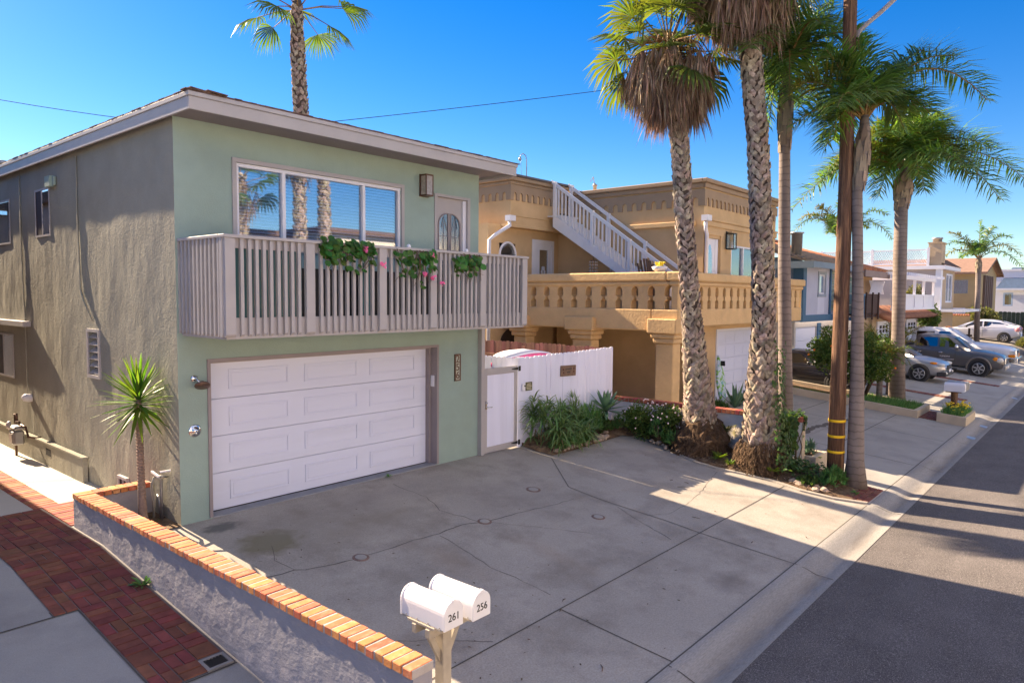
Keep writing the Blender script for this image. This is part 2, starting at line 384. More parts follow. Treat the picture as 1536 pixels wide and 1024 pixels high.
# ------------------------------------------------------------------ camera, sky, sun
cam = bpy.data.cameras.new('camera'); cam.sensor_width = 36; cam.lens = 1062.59/1536*36; cam.clip_end = 3000; cam.clip_start = .1
co = bpy.data.objects.new('camera', cam); COL.objects.link(co); scene.camera = co
yaw, pitch, roll = math.radians(49.4075), math.radians(3.5993), math.radians(.45965)
fw = V((math.sin(yaw)*math.cos(pitch), math.cos(yaw)*math.cos(pitch), -math.sin(pitch)))
rt = V((math.cos(yaw), -math.sin(yaw), 0)); up = rt.cross(fw)
r2 = rt*math.cos(roll) + up*math.sin(roll); u2 = -rt*math.sin(roll) + up*math.cos(roll)
co.matrix_world = Matrix(((r2.x,u2.x,-fw.x,0),(r2.y,u2.y,-fw.y,0),(r2.z,u2.z,-fw.z,3.04),(0,0,0,1)))

SUN = V((-.07, 1, .625)).normalized()
el = math.asin(SUN.z); az = math.atan2(SUN.x, SUN.y)
world = bpy.data.worlds.new('World'); scene.world = world; world.use_nodes = True
wt = world.node_tree; wt.nodes.clear()
sky = wt.nodes.new('ShaderNodeTexSky'); sky.sky_type = 'NISHITA'; sky.sun_disc = False
sky.sun_elevation = el; sky.sun_rotation = az; sky.air_density = 1.0; sky.dust_density = .15; sky.ozone_density = 3.0; sky.altitude = 300
bg = wt.nodes.new('ShaderNodeBackground'); bg.inputs[1].default_value = .051
hs = wt.nodes.new('ShaderNodeHueSaturation'); hs.inputs['Saturation'].default_value = 1.45; hs.inputs['Hue'].default_value = .512; wt.links.new(sky.outputs[0], hs.inputs['Color'])
# bright white patch added to the sky behind the camera to fill the shade
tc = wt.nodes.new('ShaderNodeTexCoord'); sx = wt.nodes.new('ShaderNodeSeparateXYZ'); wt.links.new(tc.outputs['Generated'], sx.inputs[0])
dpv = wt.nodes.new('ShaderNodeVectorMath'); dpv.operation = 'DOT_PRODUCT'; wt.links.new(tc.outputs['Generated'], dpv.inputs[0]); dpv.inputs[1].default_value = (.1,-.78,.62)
fill_veil = math_(wt,'MULTIPLY', ramp(wt, dpv.outputs['Value'], .3, .9), ramp(wt, sx.outputs[2], .36, .5))
fill_veil = math_(wt,'MULTIPLY', fill_veil, ramp(wt, noise(wt, tc.outputs['Generated'], 3.0, 6, .6), .3, .65, .28, .8))
wo = wt.nodes.new('ShaderNodeOutputWorld'); wt.links.new(mixc(wt, fill_veil, hs.outputs[0], (8.0,7.6,7.7)), bg.inputs[0]); wt.links.new(bg.outputs[0], wo.inputs[0])
sl = bpy.data.lights.new('sun', 'SUN'); sl.energy = 5.0; sl.angle = math.radians(.42); sl.color = (1, .78, .53)
so = bpy.data.objects.new('sun', sl); COL.objects.link(so); so.rotation_euler = SUN.to_track_quat('Z', 'Y').to_euler()
vs = scene.view_settings; vs.view_transform = 'Standard'; vs.look = 'None'; vs.exposure = 1.97; vs.gamma = 1
scene.render.film_transparent = False
scene.cycles.max_bounces = 8; scene.cycles.transparent_max_bounces = 16; scene.cycles.use_denoising = True

# ------------------------------------------------------------------ ground
def sstep(a, b, x):
    t = max(0, min(1, (x-a)/(b-a))); return t*t*(3-2*t)
def gz(x, y):
    if y >= 9.25: z = 0
    elif y >= 3.23: z = -.1*(9.25-y)
    elif y >= 2.72: z = -.602 - .10*sstep(0,.8,(3.23-y)/.51) + .012*sstep(.7,1,(3.23-y)/.51)
    elif y >= -1.5: z = -.69 + (2.72-y)*.028
    elif y >= -5.8: z = -.572 - (-1.5-y)*.028
    else: z = -.69
    if y > 3.0 and x > 40: z += .62*sstep(43, 54, x)*sstep(3.0, 5.5, y)
    return z
def sheet(name, xs, ys, m, dz=0, kind='structure', parent=None, T=None):
    b = MB(); T = T or (lambda x,y: (x,y,gz(x,y)+dz))
    vs = [T(x,y) for y in ys for x in xs]; nx = len(xs)
    b.add(vs, [(j*nx+i, j*nx+i+1, (j+1)*nx+i+1, (j+1)*nx+i) for j in range(len(ys)-1) for i in range(nx-1)], 0)
    o = b.build(name, m, parent)
    if kind: o['kind'] = kind
    return o
def fr(a, b, n): return [a+(b-a)*i/n for i in range(n+1)]
sheet('ground', [-500,-100,-40,0,20,40]+fr(42,56,14)+[80,140,300,900], [-500,-60,-7,-5.8,-1.5,2.72,2.95,3.23]+fr(3.4,5.6,8)+[9.25,30,80,300,900], M['ground'], -.03)
street = sheet('street', [-60,0,30,60,100,220], [-5.8,-1.5,0,2.72], M['asphalt'], .0)
gut = sheet('gutter', fr(-40,160,40), fr(2.70,3.235,12), M['gutter'], .006)
for p in gut.data.polygons: p.use_smooth = True
sheet('far_gutter', [-60,0,30,60,100,220], [-6.6,-5.8], M['gutter'], .01)
for x in (9.8,13.62,6.2,17.6,21.5,25.6,29,33,37,41,45,2.9):
    b = MB(); b.add([(x+dx,y,gz(x,y)+.010) for y in (2.73,2.95,3.1,3.235) for dx in (-.008,.008)], [(0,1,3,2),(2,3,5,4),(4,5,7,6)]); b.build('joint', M['joint'], gut)
drive = sheet('driveway', [3.38,14.42], [3.235,9.25], M['drive'], .0)
sheet('driveway_gate_end', [9.8,11.1], [9.252,9.9], M['drive'], .0)
side = sheet('side_path', [-7,4.14], [3.235,9.25,30], M['conc'], -.004)
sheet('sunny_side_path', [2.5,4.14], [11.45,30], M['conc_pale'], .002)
tdrive = sheet('neighbor_driveway', [14.62,23.9], [3.235,9.25,16], M['conc'], .0)
sheet('far_driveway', fr(25.5,62,36), [3.235]+fr(3.5,9.25,10)+[12], M['conc'], .0)
sheet('yard', fr(48,110,31), [3.235]+fr(3.5,9.25,10)+[30], M['ground'], .012)
sheet('mid_lots', [23.9,25.5], [3.235,9.25,12], M['conc'], -.002)

def ribbon(parent, name, pts, w, m, dz=.004, jit=0, step=.12):
    P = []
    for i in range(len(pts)-1):
        a = V(pts[i]); c = V(pts[i+1]); n = max(1, int((c-a).length/step)) if jit else 1
        for k in range(n): P.append(a.lerp(c, k/n))
    P.append(V(pts[-1])); b = MB(); vs = []
    if jit: P = [p + V((U(-jit,jit), U(-jit,jit))) if 0 < i < len(P)-1 else p for i, p in enumerate(P)]
    for i, p in enumerate(P):
        d = (P[min(i+1,len(P)-1)] - P[max(i-1,0)]).normalized(); nn = V((-d.y, d.x)); ww = w*(U(.45,1.2) if jit else 1)/2
        for sgn in (-1,1):
            q = p + nn*sgn*ww; vs.append((q.x, q.y, gz(q.x,q.y)+dz))
    b.add(vs, [(2*i,2*i+1,2*i+3,2*i+2) for i in range(len(P)-1)])
    return b.build(name, m, parent)
J = lambda *pts: ribbon(drive, 'control_joint', pts, .016, M['joint'])
J((3.4,4.63),(6.27,4.63),(9.75,4.62)); J((9.75,4.62),(13.41,4.63))
J((9.78,7.07),(9.72,6.52),(9.72,6.06),(9.77,5.18),(9.75,4.62)); J((9.75,4.62),(9.81,3.24)); J((10.89,9.15),(10.89,8.29),(9.78,7.07))
J((6.27,4.63),(6.3,3.24)); J((3.4,3.245),(14.4,3.245))
K = lambda w, *pts: ribbon(drive, 'crack', pts, w, M['crack'], .003, .018)
K(.016,(3.6,7.45),(4.22,7.3),(4.56,7.25),(4.78,7.14),(5.26,7.07),(5.49,7.04),(6.22,7.04),(6.65,6.98),(7.09,7.03),(7.49,6.88),(8.09,6.81),(8.86,6.7),(9.36,6.66))
K(.010,(7.43,8.9),(7.43,8.54),(7.47,8.14),(7.25,7.61),(7.44,6.83)); K(.010,(6.6,6.93),(6.56,6.5),(6.43,5.85),(6.46,5.59),(6.45,4.9)); K(.008,(4.56,7.25),(4.5,7.6),(4.7,8.0))
K(.013,(9.65,6.0),(9.36,5.36),(9.15,4.78)); K(.008,(9.69,5.52),(10.1,5.31),(10.75,5.34),(11.33,5.43),(13.03,5.84)); K(.012,(4.0,5.45),(4.51,5.31),(4.81,5.05),(5.2,4.68)); K(.008,(7.49,6.88),(8.0,6.2),(8.4,5.6))
for x in (17.5,21.0): ribbon(tdrive, 'control_joint', [(x,3.3),(x,9)], .02, M['joint'])
for y in (5.0,7.0): ribbon(tdrive, 'control_joint', [(14.7,y),(23.8,y)], .02, M['joint'])
ribbon(tdrive, 'control_joint', [(14.7,3.245),(23.9,3.245)], .022, M['joint'])
for i in range(7):
    y = U(5,8.5); ribbon(tdrive, 'tyre_mark', [(U(16,18),y),(U(18.5,20),y-U(-.2,.3)),(U(20.5,22.5),y-U(0,.5))], U(.08,.2), M['crack'] if i < 2 else M['gutter'], .003, .02)
for n_, (x,y,r) in enumerate(((5.36,7.05,.085),(7.47,6.9,.085),(9.16,7.35,.10),(9.02,5.95,.085))):
    b = MB(); z = gz(x,y)
    b.lathe([(r*1.25,-.01),(r*1.25,.005),(r,.007),(r*.98,.004),(0,.006)], (x,y,z), (0,-.1,1), 24, 0, False)
    t = thing('drain_cover', ['round drain cover on the long crack, nearest the garage door', 'round drain cover at the middle of the driveway crack', 'round drain cover on the driveway nearest the white gate', 'faint round drain cover nearest the sunlit patch of the driveway'][n_], 'drain cover', (x,y,z), 'drain covers in the driveway')
    b.build('rim', mat('rusty_rim%d'%n_, (.21,.14,.12), .8, .2, 20), t); b = MB(); b.lathe([(r*.86,.003),(r*.86,.011),(0,.012)], (x,y,z), (0,-.1,1), 20, 0, False); b.build('cap', M['conc'], t)
# dandelions in the joints
def weed(x, y, z, s, label, m=None, n=16, grp=None):
    b = MB()
    for i in range(n):
        a = U(0,2*PI); l = s*U(.6,1.2); d = V((math.cos(a), math.sin(a), U(.25,1.4))).normalized()
        w = d.cross(V((0,0,1))).normalized()*l*.10; p = V((x,y,z)); q = p + d*l*.55; e = p + d*l + V((0,0,-.2*l))
        b.add([p, q-w, e, q+w], [(0,1,2,3)])
    o = b.build('weed', m or M['weed']); return tag(o, label, 'weed', grp)
weed(7.6,9.22,0,.09,'small green weed growing at the foot of the white garage door', M['spurge'])
weed(3.12,7.95,gz(3,7.9),.17,'small green weed at the foot of the lumpy grey wall', M['spurge'], 30)

# brick path left of the planter wall
def lay(b, x0, x1, y0, y1, gap, h, dz, m=0):
    P = [(x0+gap,y0+gap),(x1-gap,y0+gap),(x1-gap,y1-gap),(x0+gap,y1-gap)]; j = U(-.003,.003)
    vs = [(x,y,gz(x,y)+dz) for x,y in P] + [(x+(.003 if i in (0,3) else -.003), y+(.003 if i < 2 else -.003), gz(x,y)+dz+h+j) for i,(x,y) in enumerate(P)]
    b.add(vs, [(4,5,6,7),(0,1,5,4),(1,2,6,5),(2,3,7,6),(3,0,4,7)], m)
b = MB(); c = .225
for (X0,X1,Y0,Y1) in ((2.235,3.135,7.83,11.43),(2.46,3.135,6.03,7.83)):
    nx = int((X1-X0)/c+.5); ny = int((Y1-Y0)/c+.5); cx = (X1-X0)/nx; cy = (Y1-Y0)/ny
    for i in range(nx):
        for j in range(ny):
            x = X0+i*cx; y = Y0+j*cy
            if 2.9 < x+.1 < 3.14 and y < 6.22: continue
            k = R()
            if k < .42:
                for q in (0,1): lay(b, x+q*cx/2, x+(q+1)*cx/2, y, y+cy, .006, .014, .0)
            elif k < .86:
                for q in (0,1): lay(b, x, x+cx, y+q*cy/2, y+(q+1)*cy/2, .006, .014, .0)
            else: lay(b, x, x+cx, y, y+cy, .006, .014, .0)
bp = b.build('brick_path', M['paver']); bp['kind'] = 'structure'
MD = mat('dark_path_mortar', (.15,.125,.12), .95, .2, 6); sheet('brick_path_bed', [2.235,3.16], [7.83,9.25,11.45], MD, .003); sheet('brick_path_bed', [2.46,3.16], [6.02,7.83], MD, .003)
ribbon(side, 'control_joint', [(-2,7.83),(2.45,7.83)], .02, M['joint']); ribbon(side, 'control_joint', [(2.235,7.83),(2.235,11.4)], .016, M['joint']); ribbon(side, 'control_joint', [(2.45,5.5),(2.45,7.83)], .016, M['joint'])
ribbon(side, 'control_joint', [(2.4,6.0),(3.16,6.0)], .016, M['joint'])
b = MB(); y = 11.45
while y < 22:
    lay(b, 3.06, 3.4, y, y+.11, .006, .012, .004); y += .11
for q in range(14): lay(b, 3.16+.0, 4.0, 10.3+q*.085, 10.3+(q+1)*.085, .005, .010, .004)
o = b.build('brick_edge_strip', M['brick']); o['kind'] = 'structure'
t = thing('drain_grate', 'square black drain grate set in the end of the red brick path', 'drain grate', (3.02,6.12,gz(3,6.12)))
b = MB(); z = gz(3.02,6.12)
def gp(x,y,h): return (x,y,gz(x,y)+h)
for (x0,x1,y0,y1) in ((2.9,2.93,6.02,6.22),(3.11,3.14,6.02,6.22),(2.93,3.11,6.02,6.05),(2.93,3.11,6.19,6.22)):
    b.add([gp(x,y,h) for h in (0,.017) for x,y in ((x0,y0),(x1,y0),(x1,y1),(x0,y1))], [(4,5,6,7),(0,1,5,4),(1,2,6,5),(2,3,7,6),(3,0,4,7)])
b.build('frame', M['steel'], t); b = MB()
b.add([gp(x,y,.006) for x,y in ((2.93,6.05),(3.11,6.05),(3.11,6.19),(2.93,6.19))], [(0,1,2,3)])
for i in range(6): b.add([gp(x,y,.014) for x,y in ((2.935+i*.03,6.05),(2.95+i*.03,6.05),(2.95+i*.03,6.19),(2.935+i*.03,6.19))], [(0,1,2,3)])
b.build('grid', M['black'], t)

# ------------------------------------------------------------------ planter wall with brick coping
t = thing('planter_wall', 'low grey lumpy wall with orange brick coping beside the driveway', 'garden wall', (3.27,6.9,0))
b = MB()
def wallbody(x0,x1,ys,ztop):
    for y0,y1 in zip(ys[:-1],ys[1:]):
        vs = [(x,y,z) for (x,y,z) in ((x0,y0,gz(0,y0)-.1),(x1,y0,gz(0,y0)-.1),(x1,y1,gz(0,y1)-.1),(x0,y1,gz(0,y1)-.1),(x0,y0,ztop),(x1,y0,ztop),(x1,y1,ztop),(x0,y1,ztop))]
        fs = [(4,5,6,7),(1,2,6,5),(3,0,4,7)]
        if y0 == ys[0]: fs.append((0,1,5,4))
        if y1 == ys[-1]: fs.append((2,3,7,6))
        b.add(vs, fs)
wallbody(3.185,3.365,[3.61,4.5,6,7.5,9.25,10.23],.385)
b.build('wall_body', M['planter_raking_light'], t)
b = MB(); b.box(3.366,4.12,10.06,10.2,-.1,.385); b.build('cross_wall', M['planter_grey'], t)
b = MB(); y = 3.6
while y < 10.2:
    w = .105; b.obox((3.272+U(-.006,.006), y+w/2, .42+U(-.004,.004)), (.212,w-.015,.066), Matrix.Rotation(U(-.03,.03),3,'Z'), 0); y += w
x = 3.385
while x < 4.07:
    b.obox((x+.05, 10.125, .42), (.088,.20,.066), Matrix.Rotation(U(-.02,.02),3,'Z'), 0); x += .1
b.build('coping', M['orange_brick'], t, bevel=.006)
b = MB(); b.box(3.172,3.372,3.605,10.22,.386,.448); b.box(3.356,4.1,10.055,10.195,.386,.443); b.build('mortar_bed', M['mortar'], t)
# soil pocket and brick edging at the house corner
b = MB(); b.add([(3.366,9.2,.015),(4.12,9.2,.015),(4.12,10.06,.03),(3.366,10.06,.03)],[(0,1,2,3)]); o = b.build('planter_soil', M['soil']); o['kind'] = 'structure'
b = MB()
for k in range(4): b.obox((3.62+k*.002, 9.28+k*.2-.12, .03), (.09,.19,.07), Matrix.Rotation(U(-.05,.05),3,'Z'))
b.obox((3.74,9.08,.025),(.2,.09,.07), Matrix.Rotation(.15,3,'Z'))
tag(b.build('brick_edging', M['brick'], bevel=.005), 'loose red bricks edging the soil at the foot of the yucca', 'brick edging')
tag((lambda b: (b.bar((3.63,9.05,.01),(3.6,7.95,-.10),.05,.03), b.build('edging_board', M['postpaint']))[1])(MB()), 'thin pale board lying on the driveway along the brick coped wall', 'board')

# ------------------------------------------------------------------ green house
GH = thing('green_house', 'two storey green stucco house with grey balcony above a white garage door', 'house', (6.9,9.25,0))
FY = 9.25; LX = 4.13; RX = 9.80; HB = 25; T1 = TY(FY); T2 = TX(LX)
WIN = (4.97,7.90,3.72,4.84); DOOR = (8.66,9.56,2.72,4.85); GAR = (4.56,8.72,0.0,2.13)
b = MB()
b.wall(T1, LX, RX, -.02, 5.32, [(GAR[0],GAR[1],-.02,GAR[3]), WIN, (DOOR[0],DOOR[1],DOOR[2],DOOR[3])], .14)
b.add([(RX,FY,-.05),(RX,HB,-.05),(RX,HB,5.32),(RX,FY,5.32)], [(0,1,2,3)]); b.add([(LX,HB,-.05),(RX,HB,-.05),(RX,HB,5.32),(LX,HB,5.32)], [(0,1,2,3)])
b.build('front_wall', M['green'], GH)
SW = [(13.95,14.72,4.02,4.85),(16.22,17.6,3.98,4.83),(16.28,18.2,1.38,2.24),(11.90,12.32,1.77,2.44)]
b = MB()
# side wall as a fine grid so that its trowelled unevenness is real
us = sorted(set([9.25,25]+[h[0] for h in SW]+[h[1] for h in SW]+fr(9.25,25,90))); zs = sorted(set([-.05,5.32]+[h[2] for h in SW]+[h[3] for h in SW]+fr(-.05,5.32,30)))
from mathutils import noise as mn
def wav(u,z):
    k = min(1, (u-9.25)/.5)*min(1, max(0,(5.32-z)/.3))
    return k*(.012*mn.noise(V((u*1.6,z*.7,1))) + .007*mn.noise(V((u*4,z*2.2,5))))
for i in range(len(us)-1):
    for j in range(len(zs)-1):
        cu = (us[i]+us[i+1])/2; cz = (zs[j]+zs[j+1])/2
        if any(h[0]<cu<h[1] and h[2]<cz<h[3] for h in SW): continue
        b.add([T2(u, wav(u,z), z) for u,z in ((us[i],zs[j]),(us[i+1],zs[j]),(us[i+1],zs[j+1]),(us[i],zs[j+1]))], [(0,1,2,3)], 0, True)
for h in SW:
    P = [(h[0],h[2]),(h[1],h[2]),(h[1],h[3]),(h[0],h[3])]
    for i in range(4):
        p = P[i]; q = P[(i+1)%4]; b.add([T2(p[0],-.004,p[1]),T2(q[0],-.004,q[1]),T2(q[0],.12,q[1]),T2(p[0],.12,p[1])],[(0,1,2,3)])
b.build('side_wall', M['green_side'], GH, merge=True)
# interior backing so openings read as rooms
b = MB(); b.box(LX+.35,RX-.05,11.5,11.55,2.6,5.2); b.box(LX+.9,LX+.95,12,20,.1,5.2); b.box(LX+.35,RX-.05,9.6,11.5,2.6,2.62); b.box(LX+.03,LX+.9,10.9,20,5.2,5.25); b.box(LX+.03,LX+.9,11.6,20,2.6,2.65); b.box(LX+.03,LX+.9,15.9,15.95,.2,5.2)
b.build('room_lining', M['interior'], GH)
# roof with two-step fascia
b = MB(); b.add([(3.988,8.5,5.4545),(10.042,8.5,5.4545),(10.042,HB+.25,5.4545),(3.988,HB+.25,5.4545),(3.988,8.5,5.466),(10.042,8.5,5.466),(10.042,HB+.25,5.466),(3.988,HB+.25,5.466)], [(4,5,6,7),(0,1,5,4),(1,2,6,5),(2,3,7,6),(3,0,4,7),(0,3,2,1)])
for k in range(60):
    y = 8.44+k*.02*0; x = 3.95+k*.103; b.obox((x+.05,8.572+U(-.012,.004),5.472+U(-.003,.004)),(.1,.14,.010), Matrix.Rotation(U(-.03,.03),3,'Z'))
for k in range(120): b.obox((4.062+U(-.012,.004),8.55+k*.138,5.472+U(-.003,.004)),(.14,.136,.010), Matrix.Rotation(U(-.03,.03),3,'Z'))
for (dx,dy,r) in ((.0,-.02,.05),(.2,-.05,.0)): b.obox((4.13+dx,8.62+dy,5.486),(.26,.24,.012), Matrix.Rotation(r,3,'Z')@Matrix.Rotation(.05,3,'Y'))
rf = b.build('roof', M['shingle'], GH)
b = MB(); b.lathe([(.07,0),(.07,.32),(.095,.33),(.095,.44),(0,.46)], (4.85,19.5,5.6)); b.build('roof_vent', M['steel'], rf)
b = MB()
b.box(4.0,10.03,8.515,8.55,5.245,5.40); b.box(3.985,10.045,8.497,8.55,5.401,5.454)
b.build('front_fascia', M['trim'], GH, bevel=.004)
b = MB()
b.box(4.0,4.03,8.551,HB+.25,5.245,5.40); b.box(3.985,4.03,8.551,HB+.25,5.401,5.454); b.box(10.0,10.03,8.551,HB+.25,5.245,5.40); b.box(10.0,10.045,8.551,HB+.25,5.401,5.454)
b.build('side_fascia', M['trim'], GH, bevel=.004)
b = MB(); b.box(4.03,10.0,8.551,FY-.001,5.30,5.32); b.box(RX+.001,10.0,FY,HB,5.30,5.32); b.box(4.03,LX-.001,FY,HB,5.30,5.32); b.build('soffit', M['taupe'], GH)

def flat_window(parent, T, h, split, fm, gm, fw_=.035):
    u0,u1,z0,z1 = h; b = MB(); b.tbox(T,u0,u1,-.014,.03,z1-fw_,z1); b.tbox(T,u0,u1,-.014,.03,z0,z0+fw_); b.tbox(T,u0,u0+fw_,-.0135,.03,z0+fw_,z1-fw_); b.tbox(T,u1-fw_,u1,-.0135,.03,z0+fw_,z1-fw_); b.tbox(T,split-.02,split+.02,-.0138,.03,z0+fw_,z1-fw_)
    w = b.build('window', fm, parent); b = MB(); b.tbox(T,u0+fw_,split-.02,-.009,-.005,z0+fw_,z1-fw_); b.build('pane', gm, w)
    b = MB(); b.tbox(T,split+.02,u1-fw_,-.006,-.002,z0+fw_,z1-fw_); b.build('open_sash_shade', mat('maroon_sash_shade',(.035,.022,.026),.7,.1), w); return w  # dark panel stands in for the shade inside the open sash
def window(parent, T, h, mull, fm, gm, proud=.02, fw_=.05, trim=None, tw=.09, blinds=False, name='window'):
    u0,u1,z0,z1 = h; b = MB()
    b.tbox(T,u0,u1,.03-proud,.09,z1-fw_,z1); b.tbox(T,u0,u1,.03-proud,.09,z0,z0+fw_); b.tbox(T,u0,u0+fw_,.031-proud,.089,z0+fw_,z1-fw_); b.tbox(T,u1-fw_,u1,.031-proud,.089,z0+fw_,z1-fw_)
    for mm in mull: b.tbox(T,mm-fw_*.55,mm+fw_*.55,.025-proud,.085,z0+fw_,z1-fw_)
    w = b.build(name, fm, parent, bevel=.004)
    b = MB(); b.tbox(T,u0+fw_*.5,u1-fw_*.5,.055,.062,z0+fw_*.5,z1-fw_*.5); b.build('pane', gm, w)
    if trim:
        b = MB(); b.tbox(T,u0-tw,u1+tw,-.028,0.001,z1,z1+tw); b.tbox(T,u0-tw,u0,-.027,.001,z0,z1); b.tbox(T,u1,u1+tw,-.027,.001,z0,z1); b.tbox(T,u0-tw-.02,u1+tw+.02,-.04,.001,z0-tw,z0)
        b.build('casing', trim, w, bevel=.003)
    if blinds:
        b = MB(); z = z0+fw_
        while z < z1-fw_:
            b.add([T(u0+fw_,.105,z),T(u1-fw_,.105,z),T(u1-fw_,.135,z+.036),T(u0+fw_,.135,z+.036)],[(0,1,2,3)]); z += .047
        b.build('blind', M['blind'], w)
    return w
window(GH, T1, WIN, [5.71,7.14], M['white'], M['glass'], trim=M['trim'], tw=.06, blinds=True)
flat_window(GH, T2, SW[0], 14.34, M['trim'], M['glass_dark'])
flat_window(GH, T2, SW[1], 17.5, M['trim'], M['glass'])
flat_window(GH, T2, SW[2], 16.95, M['trim'], M['glass_dark'])
b = MB(); h = SW[3]
b.tbox(T2,h[0]-.05,h[1]+.05,-.03,.0,h[3],h[3]+.05); b.tbox(T2,h[0]-.05,h[1]+.05,-.03,.0,h[2]-.05,h[2]); b.tbox(T2,h[0]-.05,h[0],-.03,0,h[2],h[3]); b.tbox(T2,h[1],h[1]+.05,-.03,0,h[2],h[3])
for k in range(6):
    z = h[2]+.02+k*.112; b.add([T2(h[0],-.015,z),T2(h[1],-.015,z),T2(h[1],.07,z+.07),T2(h[0],.07,z+.07)],[(0,1,2,3)]); b.tbox(T2,h[0],h[1],-.016,-.01,z-.004,z+.01)
b.tbox(T2,h[0],h[1],.10,.11,h[2],h[3]); b.build('louvre_vent', M['trim'], GH)
b = MB(); b.tbox(T2,15.2,19.5,-.13,.0,2.42,2.52); b.build('window_awning', M['trim'], GH, bevel=.004)
b = MB(); b.tbox(T2,12.5,25,-.09,-.016,-.04,.39); b.tbox(T2,12.48,25,-.105,-.016,.391,.42); b.build('plinth_ledge', M['green_side'], GH)
b = MB(); b.tbox(T2,14.02,14.28,-.094,-.091,.2,.32); b.tbox(T2,10.93,11.2,-.02,.0,.18,.30); b.build('foundation_vent', M['dark'], GH)
b = MB(); b.tbox(T2,10.9,11.23,-.05,.0,.31,.35); b.tbox(T2,10.9,10.93,-.04,0,.16,.31); b.tbox(T2,11.2,11.23,-.04,0,.16,.31); b.tbox(T2,11.05,11.07,-.04,0,.16,.31); b.build('crawl_vent_hood', M['trim'], GH)
b = MB(); b.tbox(T2,13.66,13.9,-.09,-.012,4.82,5.0); b.tbox(T2,13.58,13.66,-.05,-.012,4.84,4.99); b.build('wall_box', M['green'], GH, bevel=.006)
b = MB(); b.lathe([(.06,0),(.075,.06),(.07,.14),(.03,.18),(0,.185)], (LX+.02,15.3,1.08), (-1,0,.25), 14); b.build('vent_hood', M['white'], GH)
b = MB()
b.tube([T2(12.63,-.012,5.2),T2(12.65,-.014,4.4),T2(12.6,-.016,3.4),T2(12.58,-.02,3.1),T2(12.42,-.03,2.92),T2(12.1,-.02,2.62)], [.012,.012,.014,.018,.016,.006], 6)
b.build('wall_cable', M['green_side'], GH); b = MB()
b.tube([T2(15.55,-.012,5.2),T2(15.56,-.014,4.0),T2(15.5,-.02,3.0),T2(15.48,-.012,2.55),T2(15.5,-.012,1.6),T2(15.45,-.014,1.0)], .014, 6)
b.build('wall_cable', M['green_side'], GH)
# garage door
b = MB(); b.box(GAR[0],GAR[1],FY+.001,9.60,-.03,.018); b.build('garage_threshold', mat('blue_grey_threshold',(.26,.27,.30),.8,.1,5), GH)
GD = None
b = MB(); b.box(GAR[0],GAR[0]+.05,9.395,9.5,.02,2.13); b.box(GAR[1]-.05,GAR[1],9.395,9.5,.02,2.13); b.box(GAR[0]+.05,GAR[1]-.05,9.396,9.5,2.10,2.13); b.build('garage_frame', M['taupe'], GH)
gd = None
b = MB(); b.box(4.56,8.72,9.52,9.53,.02,2.12); gd = b.build('garage_door', M['garage'], GH)
for k in range(4):
    z0 = .03+k*.522; z1 = z0+.516; b = MB(); b.box(4.615,8.665,9.475,9.518,z0,z1)
    for (x0,x1) in ((4.93,5.88),(6.15,7.15),(7.40,8.40)):
        a0,a1 = z0+.12, z1-.12
        b.box(x0,x1,9.460,9.475,a1-.03,a1); b.box(x0,x1,9.460,9.475,a0,a0+.03); b.box(x0,x0+.03,9.460,9.475,a0+.03,a1-.03); b.box(x1-.03,x1,9.460,9.475,a0+.03,a1-.03)
        b.box(x0+.05,x1-.05,9.469,9.475,a0+.05,a1-.05)
    b.build('door_section', M['garage'], gd, bevel=.004)
b = MB(); b.box(4.615,8.665,9.47,9.515,.019,.029); b.build('rubber_seal', M['black'], gd)
b = MB(); b.box(8.70,8.722,9.30,9.385,1.42,1.62); b.build('keypad', M['white'], GH, bevel=.005)
b = MB(); b.box(GAR[0]-.045,GAR[0]-.001,FY-.02,FY+.0,0.02,2.17); b.box(GAR[0]-.045,GAR[1]+.045,FY-.021,FY,2.131,2.175); b.box(GAR[1]+.001,GAR[1]+.045,FY-.02,FY,.02,2.13); b.box(GAR[1]-.001,GAR[1],FY,9.394,.02,2.13); b.build('garage_trim', M['taupe'], GH)
